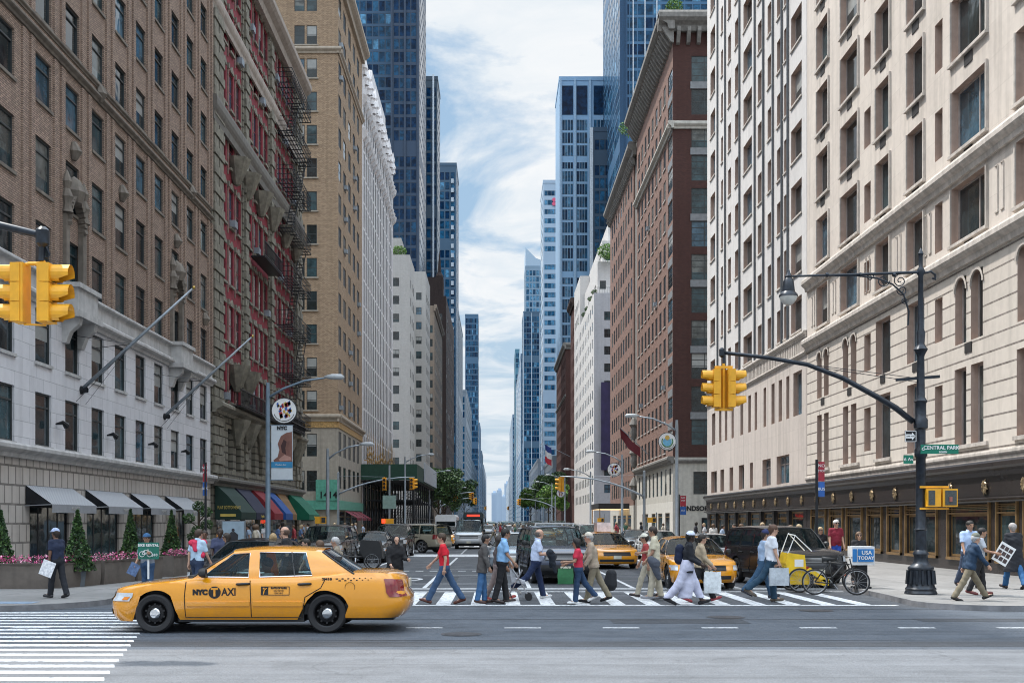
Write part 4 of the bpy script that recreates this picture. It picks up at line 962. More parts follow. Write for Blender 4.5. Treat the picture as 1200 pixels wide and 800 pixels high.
# ================================================================= camera, sky, sun
cam = bpy.data.cameras.new('Camera'); co = bpy.data.objects.new('Camera', cam); C.objects.link(co)
co.location = (0, 0, HC); co.rotation_euler = (R(90), 0, 0); cam.lens = 36*F/1200; cam.sensor_width = 36
cam.shift_x = (600-VX)/1200; cam.shift_y = (HY-400)/1200; cam.clip_end = 9000; cam.clip_start = .1
bpy.context.scene.camera = co
SUN = Vector((-26, 14.2, 60)).normalized()
sl_ = bpy.data.lights.new('Sun', 'SUN'); so = bpy.data.objects.new('Sun', sl_); C.objects.link(so)
sl_.energy = 5.0; sl_.angle = R(1.6); sl_.color = (1, .95, .88); so.rotation_euler = (-SUN).to_track_quat('-Z', 'Y').to_euler(); so.location = (0, 0, 100)
w = bpy.data.worlds.new('World'); bpy.context.scene.world = w; w.use_nodes = True; n = w.node_tree; n.nodes.clear()
out = N(n, 'ShaderNodeOutputWorld'); bg = N(n, 'ShaderNodeBackground'); bg.inputs[1].default_value = .1
sky = N(n, 'ShaderNodeTexSky', sky_type='NISHITA'); sky.sun_disc = False
sky.sun_elevation = math.asin(SUN.z); sky.sun_rotation = math.atan2(SUN.x, SUN.y); sky.air_density = 1.3; sky.dust_density = 1.5
tc = N(n, 'ShaderNodeTexCoord'); sp = N(n, 'ShaderNodeSeparateXYZ'); n.links.new(tc.outputs['Generated'], sp.inputs[0])
mz = N(n, 'ShaderNodeMath', operation='MAXIMUM'); n.links.new(sp.outputs[2], mz.inputs[0]); mz.inputs[1].default_value = .02
mz2 = N(n, 'ShaderNodeMath', operation='ADD'); n.links.new(mz.outputs[0], mz2.inputs[0]); mz2.inputs[1].default_value = .10
cc = N(n, 'ShaderNodeCombineXYZ')
for i in (0, 1):
    dv = N(n, 'ShaderNodeMath', operation='DIVIDE'); n.links.new(sp.outputs[i], dv.inputs[0]); n.links.new(mz2.outputs[0], dv.inputs[1]); n.links.new(dv.outputs[0], cc.inputs[i])
def wn(scale, det, rough, dist, stretch=(1, 1, 1), off=0):
    mp = N(n, 'ShaderNodeMapping'); mp.inputs['Scale'].default_value = stretch; mp.inputs['Location'].default_value = (off, off*.7, 0); n.links.new(cc.outputs[0], mp.inputs[0])
    x = N(n, 'ShaderNodeTexNoise'); x.inputs['Scale'].default_value = scale; x.inputs['Detail'].default_value = det; x.inputs['Roughness'].default_value = rough; x.inputs['Distortion'].default_value = dist
    n.links.new(mp.outputs[0], x.inputs['Vector']); return x.outputs['Fac']
f1 = wn(1.5, 9, .58, .5, (1.2, 1, 1), 3.1); f2 = wn(3.2, 8, .6, .8, (1, 1, 1), 8.4)
sky_c = mixc(n, .7, sky.outputs[0], (4.2, 6.3, 8.6))
cl = mixc(n, ramp(n, f2, .35, .68), (7.6, 8.4, 9.1), (9.7, 9.8, 9.9))
body = ramp(n, f1, .40, .51)
colr = mixc(n, body, sky_c, cl)
hz_ = ramp(n, sp.outputs[2], 0.0, .22, .7, 0); colr = mixc(n, hz_, colr, (7.0, 7.9, 8.7))
bo_ = ramp(n, sp.outputs[2], .43, .72, 1.0, 3.6)      # unseen sky overhead scaled up with elevation, added as fill for the street
vm = N(n, 'ShaderNodeVectorMath', operation='SCALE'); n.links.new(colr, vm.inputs[0]); n.links.new(bo_, vm.inputs[3]); colr = vm.outputs[0]
n.links.new(colr, bg.inputs[0]); n.links.new(bg.outputs[0], out.inputs[0])
sc = bpy.context.scene; sc.view_settings.view_transform = 'Standard'; sc.view_settings.look = 'None'; sc.view_settings.exposure = 0
sc.cycles.pixel_filter_type = 'BLACKMAN_HARRIS'; sc.cycles.filter_width = 1.05; sc.cycles.max_bounces = 6; sc.cycles.diffuse_bounces = 3; sc.cycles.glossy_bounces = 3; sc.cycles.transparent_max_bounces = 8; sc.cycles.caustics_reflective = False; sc.cycles.caustics_refractive = False

# ================================================================= figures: signed distance fields meshed with surface nets
def caps(P, a, b, ra, rb):
    a = np.array(a); b = np.array(b); ab = b-a; L = max(1e-9, ab@ab)
    t = np.clip(((P-a)@ab)/L, 0, 1); q = P-a-t[..., None]*ab
    return np.sqrt((q*q).sum(-1))-(ra+(rb-ra)*t)
def smin(a, b, k):
    if k <= 0: return np.minimum(a, b)
    h = np.clip(.5+.5*(b-a)/k, 0, 1); return b+(a-b)*h-k*h*(1-h)
def sdf(P, prims, k):
    d = None
    for p in prims:
        e = caps(P, p[0], p[1], p[2], p[3])
        if len(p) > 4 and p[4] is not None:       # clip plane (point, outward direction)
            o, nn = np.array(p[4][0]), np.array(p[4][1]); e = np.maximum(e, (P-o)@nn)
        d = e if d is None else smin(d, e, p[5] if len(p) > 5 else k)
    return d
def nets(prims, h, k=.03, cut=None, wr=0, extra=None):
    lo = np.min([np.minimum(p[0], p[1])-max(p[2], p[3]) for p in prims], 0)-2*h
    hi = np.max([np.maximum(p[0], p[1])+max(p[2], p[3]) for p in prims], 0)+2*h
    n = np.ceil((hi-lo)/h).astype(int)+1
    ax = [lo[i]+h*np.arange(n[i]) for i in range(3)]
    P = np.stack(np.meshgrid(*ax, indexing='ij'), -1)
    D = sdf(P, prims, k)
    if wr: D = D+wr*(np.sin(P[..., 2]*38+P[..., 0]*21+2*np.sin(P[..., 1]*17))*.5+np.sin(P[..., 2]*61-P[..., 1]*33+P[..., 0]*14)*.35)
    if cut:
        for o, nn in cut: D = np.maximum(D, (P-np.array(o))@np.array(nn))
    if extra is not None: D = extra(P, D)
    S = D < 0; nx, ny, nz = D.shape
    cnt = np.zeros((nx-1, ny-1, nz-1)); acc = np.zeros((nx-1, ny-1, nz-1, 3))
    offs = [(i, j, l) for i in (0, 1) for j in (0, 1) for l in (0, 1)]
    sl = lambda o: (slice(o[0], nx-1+o[0]), slice(o[1], ny-1+o[1]), slice(o[2], nz-1+o[2]))
    for o in offs:
        for a in range(3):
            if o[a]: continue
            p = list(o); p[a] = 1; p = tuple(p)
            d0, d1 = D[sl(o)], D[sl(p)]; m = (d0 < 0) != (d1 < 0)
            t = np.where(m, d0/np.where(m, d0-d1, 1), 0); v = np.zeros(acc.shape); v[...] = o; v[..., a] += t
            acc += v*m[..., None]; cnt += m
    act = cnt > 0; idx = -np.ones(cnt.shape, int); I = np.argwhere(act); idx[act] = np.arange(len(I))
    V = lo+h*(I+acc[act]/cnt[act][:, None]); Fc = []
    for a in range(3):
        b_, c_ = (a+1) % 3, (a+2) % 3
        s0 = [slice(None)]*3; s1 = [slice(None)]*3; s0[a] = slice(0, -1); s1[a] = slice(1, None)
        A, B = S[tuple(s0)], S[tuple(s1)]; E = np.argwhere(A != B)
        E = E[(E[:, b_] > 0) & (E[:, c_] > 0) & (E[:, b_] < D.shape[b_]-1) & (E[:, c_] < D.shape[c_]-1)]
        fl = A[tuple(E.T)]
        def g(db, dc):
            q = E.copy(); q[:, b_] -= db; q[:, c_] -= dc; return idx[tuple(q.T)]
        q = np.stack([g(1, 1), g(0, 1), g(0, 0), g(1, 0)], 1); q[~fl] = q[~fl][:, ::-1]; Fc.append(q)
    Fc = np.concatenate(Fc); return V, Fc[(Fc >= 0).all(1)]
def meshfrom(name, lst, mats, matf=None):
    V = []; Fs = []; k = 0
    for v, f in lst: V.append(v); Fs.append(f+k); k += len(v)
    V = np.concatenate(V); Fs = np.concatenate(Fs)
    me = bpy.data.meshes.new(name); me.from_pydata(V.tolist(), [], Fs.tolist())
    for m in mats: me.materials.append(m)
    me.polygons.foreach_set('use_smooth', [True]*len(Fs))
    if matf is not None:
        cen = V[Fs].mean(1); me.polygons.foreach_set('material_index', matf(cen).astype(int))
    me.update(); return me
def cloth(col, rough=.85):
    nm = 'cloth_%02x%02x%02x' % tuple(int(c*255) for c in col)
    return pm(nm, col, rough, var=.16, scale=9, bump=.25, bscale=30)
SK = {'light': (.52, .31, .22), 'tan': (.36, .20, .13), 'brown': (.16, .08, .05), 'dark': (.05, .028, .02)}
M_eye = pm('eye_dark', (.02, .015, .012), .3); M_shoe = {}
def rotv(f, l, u): return np.array((f, l, u))
def person(label, x, y, face, h=1.72, z0=0.0, skin='light', hair=(.03, .02, .015), hairtype='short', top=('tee', (.5, .03, .04)), bottom=('trousers', (.05, .09, .18)),
           shoe=(.03, .02, .02), lh=(20, 5), rh=(-20, 10), la=(-15, 15), ra=(15, 15), lout=8, rout=8, width=1.0, lean=3, glasses=False, res=.016, group='pedestrians', turn=0, hat=None, under=None, belly=0):
    """lh, rh: hip swing forward and knee bend of left and right leg; la, ra: shoulder swing and elbow bend; face: heading of the body, degrees"""
    o = empty('person', (x, y, z0), label, 'person', group, R(face)); S = h/1.75; W = width
    sk = pm('skin_'+skin, SK[skin], .55, var=.1, scale=12)
    def d(a): return np.array((math.sin(R(a)), 0, -math.cos(R(a))))
    J = {}; hip = np.array((0, 0, 0.)); 
    for s, (sw, kn), q in ((1, lh, 'l'), (-1, rh, 'r')):
        hp = np.array((0, s*.088*W, 0)); J['hip'+q] = hp; k = hp+d(sw)*.43; J['kn'+q] = k
        a = k+d(sw-kn)*.42; J['an'+q] = a; fa = sw-kn
        ft = fa*.55 if fa < 0 else fa*.8
        toe = a+np.array((math.cos(R(ft)), 0, math.sin(R(ft)) if ft > 0 else math.sin(R(ft))))*.17+np.array((0, s*.025, -.055)); J['toe'+q] = toe; J['heel'+q] = a+np.array((-.05*math.cos(R(ft)), 0, -.05-.05*math.sin(R(ft))))
    low = min(J['toel'][2], J['toer'][2], J['heell'][2], J['heelr'][2])-.032
    for q in J: J[q] = J[q]-np.array((0, 0, low))
    P0 = (J['hipl']+J['hipr'])/2
    le = R(lean); sp = np.array((math.sin(le), 0, math.cos(le)))
    J['waist'] = P0+sp*.16; J['chest'] = P0+sp*.36; J['neck'] = P0+sp*.53
    hd = J['neck']+np.array((.02+.3*math.sin(le)*.3, 0, .0))+np.array((.015, 0, .17)); J['head'] = hd
    tr = R(turn); cf = np.array((math.cos(tr), math.sin(tr), 0)); cl_ = np.array((-math.sin(tr), math.cos(tr), 0))
    for s, (sw, el), out_, q in ((1, la, lout, 'l'), (-1, ra, rout, 'r')):
        sh = P0+sp*.49+np.array((0, s*.175*W, 0)); J['sh'+q] = sh
        ou = math.sin(R(out_))*s; dd = d(sw)+np.array((0, ou, 0)); dd /= np.linalg.norm(dd)
        e = sh+dd*.29; J['el'+q] = e; d2 = d(sw+el)+np.array((0, ou*.4, 0)); d2 /= np.linalg.norm(d2); wq = e+d2*.25; J['wr'+q] = wq; J['hd'+q] = d2
    for q in J:
        if not q.startswith('hd'): J[q] = J[q]*S
    hS = S
    hd = J['head']
    def legs(gr, ank=True, rt=.078, rk=.055, ra_=.042):
        o_ = []
        for q in 'lr':
            hp, kn, an = J['hip'+q], J['kn'+q], J['an'+q]
            o_ += [(hp, kn, (rt+gr)*S, (rk+gr)*S), (kn, kn*.55+an*.45, (rk+gr*1.1)*S, (rk*.95+gr)*S), (kn*.55+an*.45, an, (rk*.95+gr)*S, (ra_+gr*1.2)*S)]
        return o_
    def torso(gr, w=1.0):
        o_ = []; z = P0*S
        for s in (-1, 1):
            f = np.array((0, s*.08*W*S, 0)); o_ += [(z+f*.95, J['waist']+f*.8, (.098+gr+.03*belly)*S, (.088+gr+.05*belly)*S), (J['waist']+f*.8, J['chest']+f, (.088+gr+.05*belly)*S, (.105+gr+.01*belly)*S), (J['chest']+f, J['sh'+('l' if s > 0 else 'r')]*.75+J['chest']*.25-f*.25, (.105+gr)*S, (.066+gr*.8)*S)]
        if belly: o_.append((J['waist']+np.array((.05, 0, -.02)), J['waist']+np.array((.05, 0, .06)), (.10+gr+.05*belly)*S, (.1+gr)*S))
        mS = (J['shl']+J['shr'])/2; o_.append((mS+(J['shl']-mS)*.82, mS+(J['shr']-mS)*.82, (.054+gr*.7)*S, (.054+gr*.7)*S)); o_.append((J['chest'], J['neck'], (.08+gr)*S, (.055+gr)*S))
        return o_
    def arms(gr, frac=2.0, r0=.05, r1=.037, r2=.026):
        o_ = []
        for q in 'lr':
            s_, e, wq = J['sh'+q], J['el'+q], J['wr'+q]
            if frac <= 1:
                end = s_+(e-s_)*frac; dr = (e-s_)/np.linalg.norm(e-s_); o_.append((s_, s_+(e-s_)*(frac+.05), (r0+gr)*S, (r1+gr*1.5)*S, (end, dr), .02))
            else:
                o_.append((s_, e, (r0+gr)*S, (r1+gr)*S, None, .018)); end = e+(wq-e)*(frac-1); dr = (wq-e)/np.linalg.norm(wq-e); o_.append((e, e+(wq-e)*min(1.0, frac-.95), (r1+gr)*S, (r2+gr*1.1)*S, (end, dr), .012))
        return o_
    HH = lambda f, l, u: hd+(cf*f+cl_*l+np.array((0, 0, u)))*S
    # ---- body: one continuous figure
    body = torso(0)+arms(0)+legs(0)+[(J['neck']-np.array((0, 0, .03)), hd-np.array((.0, 0, .06*S)), .052*S, .05*S)]
    for q in 'lr': body.append((J['wr'+q]-J['hd'+q]*.01, J['wr'+q]+J['hd'+q]*.05*S, .026*S, .03*S)); body.append((J['an'+q], J['toe'+q], .04*S, .03*S))
    parts_ = [nets(body, res*1.15, .035)]
    head = [(HH(-.015, 0, .03), HH(.005, 0, .035), .088*S, .085*S), (HH(.03, 0, -.02), HH(.05, 0, -.075), .066*S, .036*S), (HH(-.03, 0, -.02), HH(-.005, 0, -.14), .062*S, .05*S),
            (HH(.092, 0, .012), HH(.108, 0, -.02), .007*S, .013*S, None, .012), (HH(.0, .082, .012), HH(-.006, .084, -.025), .014*S, .010*S, None, .008), (HH(.0, -.082, .012), HH(-.006, -.084, -.025), .014*S, .010*S, None, .008),
            (HH(.078, .03, .028), HH(.078, -.03, .028), .012*S, .012*S, None, .02), (HH(.083, .018, -.055), HH(.083, -.018, -.055), .008*S, .008*S, None, .012)]
    parts_.append(nets(head, res*.55, .03))
    for q, s in (('l', 1), ('r', -1)):                         # hands with palm, four fingers and a thumb
        w_ = J['wr'+q]; f_ = J['hd'+q]; side = np.array((0, 1., 0)); fw = np.cross(side, f_); 
        if np.linalg.norm(fw) < .1: fw = np.array((1., 0, 0))
        fw /= np.linalg.norm(fw); pal = w_+f_*.055*S; hp_ = [(w_, pal+fw*.012*S, .022*S, .026*S), (w_, pal-fw*.014*S, .022*S, .024*S)]
        for i, (oo, ln) in enumerate(((.028, .062), (.010, .07), (-.009, .066), (-.027, .052))):
            b0 = pal+(fw*oo+f_*.02)*S; b1 = b0+(f_*ln*.5+side*(-s)*.012)*S; b2 = b1+(f_*ln*.42+side*(-s)*.026)*S
            hp_ += [(b0, b1, .0095*S, .009*S, None, .006), (b1, b2, .009*S, .0075*S, None, .004)]
        t0 = w_+(f_*.025+fw*.02)*S; t1 = t0+(f_*.03+fw*.028-side*s*.012)*S; hp_ += [(t0, t1, .013*S, .0105*S, None, .008), (t1, t1+(f_*.028+fw*.006-side*s*.012)*S, .0105*S, .008*S, None, .004)]
        parts_.append(nets(hp_, res*.5, .012))
    ez = [HH(.082, .032, .012), HH(.082, -.032, .012)]; mz_ = HH(.088, 0, -.058)
    def mf(c):
        r = np.zeros(len(c))
        for e in ez: r[np.linalg.norm(c-e, axis=1) < .0135*S] = 1
        m_ = (np.abs((c-mz_)@np.append(cl_[:2], 0)) < .022*S) & (np.abs(c[:, 2]-mz_[2]) < .007*S) & (np.linalg.norm(c-mz_, axis=1) < .035*S); r[m_] = 2
        return r
    lip = pm('lip_'+skin, tuple(c*.6 for c in SK[skin]), .5)
    me = meshfrom('body', parts_, [sk, M_eye, lip], mf); bo = bpy.data.objects.new('body', me); C.objects.link(bo); bo.parent = o
    def part(nm, lst, mat, parent=o):
        me = meshfrom(nm, lst, [mat]); q = bpy.data.objects.new(nm, me); C.objects.link(q); q.parent = parent; return q
    # ---- clothes
    bt, bc = bottom[0], bottom[1]; bm_ = cloth(bc)
    crotch = P0*S
    if bt == 'trousers':
        pr = legs(.020, ra_=.05)+[(crotch+np.array((0, -.06*S, .0)), crotch+np.array((0, .06*S, 0)), .118*S, .118*S), (crotch, J['waist'], .112*S*(1+.3*belly), .1*S)]
        pr += [torso(.014)[0], torso(.014)[3]]; pr = [p[:4]+((J['an'+('l' if i < 3 else 'r')]-np.array((0, 0, .02)), (0, 0, -1)),) if i % 3 == 2 and i < 6 else p for i, p in enumerate(pr)]
        part('trousers', [nets(pr, res, .03, cut=[(J['waist'], sp)], wr=.004)], bm_)
    elif bt == 'shorts':
        pr = []
        for q in 'lr':
            dv = J['kn'+q]-J['hip'+q]; dv /= np.linalg.norm(dv); pr.append((J['hip'+q], J['kn'+q], .105*S, .085*S, (J['kn'+q]-dv*.02, dv)))
        pr.append((crotch, J['waist'], .125*S, .105*S)); part('shorts', [nets(pr, res, .03, cut=[(J['waist'], sp)], wr=.003)], bm_)
    elif bt == 'robe':
        zh = bottom[2]*S; pr = []
        for q in 'lr':
            pr += [(J['hip'+q]+np.array((0, 0, .1)), J['kn'+q], .125*S, .10*S), (J['kn'+q], J['an'+q], .10*S, .085*S)]
        pr.append((J['waist'], (J['knl']+J['knr'])/2-np.array((0, 0, .1)), .13*S, .12*S)); pr.append((P0*S+np.array((0,-.07,0)), P0*S+np.array((0,.07,0)), .15*S, .15*S)); pr.append(((J['knl']+J['knr'])/2, (J['anl']+J['anr'])/2, .15*S, .17*S))
        part('robe', [nets(pr, res, .06, cut=[((0, 0, zh), (0, 0, -1)), (J['chest'], sp)], wr=.0025)], bm_)
    tt, tc_ = top[0], top[1]; tm = cloth(tc_)
    if under:
        part('shirt', [nets(torso(.012)+[(J['chest'], J['neck'], .085*S, .06*S)], res, .04)], cloth(under))
    if tt in ('tee', 'polo'):
        hem = crotch+sp*(-.02 if tt == 'tee' else .03)*S
        part('shirt', [nets(torso(.020)+arms(.018, .72 if tt == 'tee' else .8), res, .035, cut=[(hem, -sp), (J['neck']+sp*.035*S, sp)], wr=.0035)], tm)
    elif tt == 'shirt':
        part('shirt', [nets(torso(.022)+arms(.016, 1.9), res, .035, cut=[(crotch-sp*.0, -sp), (J['neck']+sp*.04*S, sp)], wr=.004)], tm)
    elif tt == 'jacket':
        lo = crotch-sp*(top[2] if len(top) > 2 else .1)*S
        pr = torso(.028)+arms(.022, 1.93)+[(crotch+np.array((0, s_*.07*S, 0)), crotch-sp*.2*S+np.array((0, s_*.08*S, 0)), .13*S, .14*S) for s_ in (-1, 1)]
        part('jacket', [nets(pr, res, .03, cut=[(lo, -sp), (J['neck']+sp*.05*S, sp)], wr=.006)], tm)
    elif tt == 'coat':
        zh = top[2]*S; pr = torso(.03)+arms(.024, 1.9)
        for s_ in (-1, 1): pr.append((crotch+np.array((0, s_*.07*S, .05)), np.array(((J['anl'][0]+J['anr'][0])*.4, s_*.12*S, zh-.02)), .14*S, .17*S))
        part('coat', [nets(pr, res, .06, cut=[((0, 0, zh), (0, 0, -1)), (J['neck']+sp*.05*S, sp)], wr=.006)], tm)
    # collar
    if tt in ('polo', 'shirt', 'jacket'):
        c_ = J['neck']+sp*.035*S; m = MB(); n_ = 14; rr = .066*S
        m.grid([[(c_[0]+rr*q*math.cos(a)+.0, c_[1]+rr*q*math.sin(a), c_[2]+zz-.012*math.cos(a)) for a in [2*math.pi*i/n_ for i in range(n_)]] for q, zz in ((1.25, -.015), (1.1, .03), (.98, .032), (.95, -.02))], close=True)
        m.build('collar', tm, o, smooth=True) if False else None
        me = m.mesh('collar', tm, smooth=True); q = bpy.data.objects.new('collar', me); C.objects.link(q); q.parent = o
    sm = cloth(shoe, .5)
    for q in 'lr':
        a, t, hl = J['an'+q], J['toe'+q], J['heel'+q]; dn = (t-hl); dn /= np.linalg.norm(dn); nn = np.cross(dn, (0, 1, 0)); nn = nn if nn[2] < 0 else -nn
        pr = [(hl+np.array((0, 0, .012)), t, .043*S, .040*S), (a, hl*.5+t*.5, .048*S, .045*S), (t-dn*.02, t+dn*.03*S, .042*S, .034*S)]
        part('shoe', [nets(pr, res*.7, .02, cut=[(hl+nn*.03, nn), (a+np.array((0, 0, .03)), (0, 0, 1))])], sm)
    # ---- hair
    if hairtype != 'bald':
        hm_ = pm('hair_%02x%02x%02x' % tuple(int(c*255) for c in hair), hair, .6, var=.35, scale=60, bump=.4, bscale=120)
        fr = np.append(cf[:2], 0)
        if hairtype == 'short': pr = [(HH(-.022, 0, .035), HH(.0, 0, .042), .098*S, .094*S), (HH(-.05, 0, -.01), HH(-.045, 0, -.06), .066*S, .05*S)]; cut = [(HH(.055, 0, .0), (fr+np.array((0, 0, -.75)))/1.25)]
        elif hairtype == 'ring': pr = [(HH(-.03, 0, .01), HH(-.03, 0, .0), .096*S, .094*S)]; cut = [(HH(.02, 0, 0), fr), (HH(0, 0, .05), (0, 0, 1)), (HH(0, 0, -.07), (0, 0, -1))]
        elif hairtype == 'bob': pr = [(HH(-.025, 0, .035), HH(.0, 0, .045), .104*S, .10*S), (HH(-.04, .05, .0), HH(-.035, .06, -.09), .055*S, .045*S), (HH(-.04, -.05, .0), HH(-.035, -.06, -.09), .055*S, .045*S), (HH(-.06, 0, 0), HH(-.06, 0, -.1), .07*S, .05*S)]; cut = [(HH(.06, 0, .0), (fr+np.array((0, 0, -.5)))/1.12)]
        elif hairtype == 'long': pr = [(HH(-.025, 0, .035), HH(.0, 0, .045), .104*S, .10*S)]+[(HH(-.05, s_*.045, 0), HH(-.08, s_*.05, -.22), .06*S, .04*S) for s_ in (-1, 1)]; cut = [(HH(.06, 0, .0), (fr+np.array((0, 0, -.5)))/1.12)]
        elif hairtype == 'scarf': pr = [(HH(-.02, 0, .03), HH(.0, 0, .03), .112*S, .108*S), (HH(-.03, 0, -.05), HH(-.02, 0, -.17), .095*S, .11*S)]; cut = [(HH(.06, 0, .0), fr)]
        part('hair' if hairtype != 'scarf' else 'headscarf', [nets(pr, res*.6, .03, cut=cut, wr=.003)], hm_)
    if hat:
        hc = cloth(hat[0]); pr = [(HH(-.012, 0, .05), HH(.0, 0, .055), .102*S, .1*S)]; cut = [(HH(0, 0, .045), (0, 0, -1))]
        lst = [nets(pr, res*.6, .02, cut=cut)]
        if hat[1] == 'cap': lst.append(nets([(HH(.06, .03, .058), HH(.15, .02, .045), .05*S, .03*S), (HH(.06, -.03, .058), HH(.15, -.02, .045), .05*S, .03*S)], res*.5, .03, cut=[(HH(0, 0, .062), (0, 0, 1)), (HH(0, 0, .044), (0, 0, -1))]))
        elif hat[1] == 'brim': lst.append(nets([(HH(0, 0, .05), HH(.01, 0, .05), .15*S, .15*S)], res*.5, .03, cut=[(HH(0, 0, .055), (0, 0, 1)), (HH(0, 0, .043), (0, 0, -1))]))
        part('cap', lst, hc)
    if glasses:
        m = MB()
        for s_ in (-1, 1):
            c_ = HH(.098, s_*.032, .012); m.tube([c_-np.append(cf[:2], 0)*.003, c_+np.append(cf[:2], 0)*.003], .024*S, 10); m.bar(HH(.096, s_*.05, .018), HH(0, s_*.092, .018), .006)
        m.bar(HH(.1, -.03, .018), HH(.1, .03, .018), .006)
        me = m.mesh('glasses', M_black); q = bpy.data.objects.new('glasses', me); C.objects.link(q); q.parent = o
    o['J'] = 0; del o['J']
    ca, sa = math.cos(R(face)), math.sin(R(face))
    def Wd(v): return Vector((x+ca*v[0]-sa*v[1], y+sa*v[0]+ca*v[1], z0+v[2]))
    return o, {q: (Wd(v) if not q.startswith('hd') else Vector((ca*v[0]-sa*v[1], sa*v[0]+ca*v[1], v[2]))) for q, v in J.items()}

# ================================================================= vehicles: local frame, front towards -x, wheels on z = 0
def carpaint(name, col, rough=.2):
    if name in _mc: return _mc[name]
    m, n, b = nt(name); co = N(n, 'ShaderNodeTexCoord').outputs['Object']
    f = noise(n, co, 1.2, 5); dirt = noise(n, co, 6, 5, .7)
    c = mixc(n, ramp(n, f, .3, .7), tuple(x*.93 for x in col), tuple(min(1, x*1.05) for x in col))
    s = N(n, 'ShaderNodeSeparateXYZ'); n.links.new(co, s.inputs[0]); lowz = ramp(n, s.outputs[2], .15, .6, .35, 0)
    mu = N(n, 'ShaderNodeMath', operation='MULTIPLY'); n.links.new(lowz, mu.inputs[0]); n.links.new(ramp(n, dirt, .35, .7), mu.inputs[1])
    c = mixc(n, mu.outputs[0], c, (.12, .10, .08)); n.links.new(c, b.inputs['Base Color'])
    b.inputs['Roughness'].default_value = rough; b.inputs['Coat Weight'].default_value = 1.0 if max(col) > .1 else .3; b.inputs['Coat Roughness'].default_value = .05; b.inputs['Specular IOR Level'].default_value = .5
    _mc[name] = m; return m
M_tyre = pm('rubber', (.022, .022, .024), .8, var=.2); M_chrome = pm('chrome', (.62, .63, .65), .12, 1, var=.05); M_rim = pm('black_steel', (.02, .02, .022), .35, .6)
M_alloy = pm('alloy', (.42, .43, .45), .3, .8, var=.1); M_cglass = clearglass('car_glass', (.62, .75, .74), .12); M_tint = clearglass('tinted_car_glass', (.16, .2, .21), .22)
M_int = pm('car_interior', (.05, .052, .055), .8); M_plast = pm('black_plastic', (.02, .021, .023), .5); M_lamp = pm('headlamp_lens', (.60, .64, .68), .08, .2, var=.15, scale=9)
M_redl = pm('red_lens', (.20, .004, .008), .1, var=.3, scale=10, coat=1); M_amb = pm('amber_lens', (.75, .22, .02), .15, var=.1); M_plate = pm('number_plate', (.62, .60, .5), .5)
M_seam = pm('panel_gap', (.02, .014, .005), .8)
def ip(tab, x):
    if x <= tab[0][0]: return tab[0][1]
    for (a, b), (c, d) in zip(tab, tab[1:]):
        if x <= c: t = (x-a)/(c-a) if c > a else 0; return b+(d-b)*t
    return tab[-1][1]
def ips(tab, x):            # smooth interpolation (Catmull-like through cosine-free cubic)
    n = len(tab)
    if x <= tab[0][0]: return tab[0][1]
    if x >= tab[-1][0]: return tab[-1][1]
    for i in range(n-1):
        if x <= tab[i+1][0]:
            x0, y0 = tab[i]; x1, y1 = tab[i+1]; h = x1-x0
            def sl(j):
                if j <= 0: return (tab[1][1]-tab[0][1])/(tab[1][0]-tab[0][0])
                if j >= n-1: return (tab[-1][1]-tab[-2][1])/(tab[-1][0]-tab[-2][0])
                a = (tab[j][1]-tab[j-1][1])/(tab[j][0]-tab[j-1][0]); b = (tab[j+1][1]-tab[j][1])/(tab[j+1][0]-tab[j][0])
                return 0 if a*b <= 0 else 2*a*b/(a+b)
            m0, m1 = sl(i), sl(i+1); t = (x-x0)/h
            return (2*t**3-3*t*t+1)*y0+(t**3-2*t*t+t)*h*m0+(-2*t**3+3*t*t)*y1+(t**3-t*t)*h*m1
SEDAN = dict(L=5.28, W=1.96, wb=2.96, fo=.90, rw=.335, R=.40, sill=.23, bump_f=.20, bump_r=.26,
    front=[(.2, .09), (.3, .015), (.5, 0), (.575, .015), (.62, .055), (.74, .085), (.9, .25)], rear=[(.25, -.16), (.35, -.05), (.5, 0), (.66, -.02), (.70, -.07), (.85, -.09), (1.0, -.15)],
    side=[(.2, -.06), (.35, -.01), (.55, 0), (.75, -.012), (.9, -.05), (1.02, -.09)],
    top=[(-2.64, .70), (-2.5, .755), (-2.2, .82), (-1.6, .89), (-1.14, .945), (-.5, .93), (.6, .95), (1.2, .98), (1.66, 1.03), (2.2, 1.035), (2.5, 1.0), (2.64, .92)],
    D=.60, Dr=.42, n=2.9, cab=dict(xa=-1.15, xb=-.46, xc=1.10, xd=1.68, zr=1.47, wb=.87, wt=.62, cuts=[(-1.0, -.38, 'p'), (-.14, -.16, 'g'), (.05, .01, 'p'), (.97, .80, 'g')], belt=.99))
SUV = dict(L=4.95, W=1.96, wb=2.85, fo=.92, rw=.385, R=.46, sill=.36, bump_f=.34, bump_r=.38,
    front=[(.3, .12), (.45, .0), (.65, 0), (.72, .05), (.98, .09), (1.1, .22)], rear=[(.3, -.1), (.5, 0), (.65, 0), (.7, -.06), (1.15, -.08)],
    side=[(.3, -.06), (.45, 0), (.7, 0), (.95, -.03), (1.15, -.07)],
    top=[(-2.5, .92), (-2.2, 1.05), (-1.2, 1.13), (-.8, 1.14), (2.5, 1.14)],
    D=.38, Dr=.25, n=3.6, cab=dict(xa=-1.12, xb=-.48, xc=2.25, xd=2.42, zr=1.78, wb=.89, wt=.74, cuts=[(-.95, -.35, 'p'), (.1, .15, 'g'), (.17, .22, 'p'), (1.05, 1.05, 'g'), (1.14, 1.14, 'p'), (2.2, 2.08, 'g')], belt=1.14))
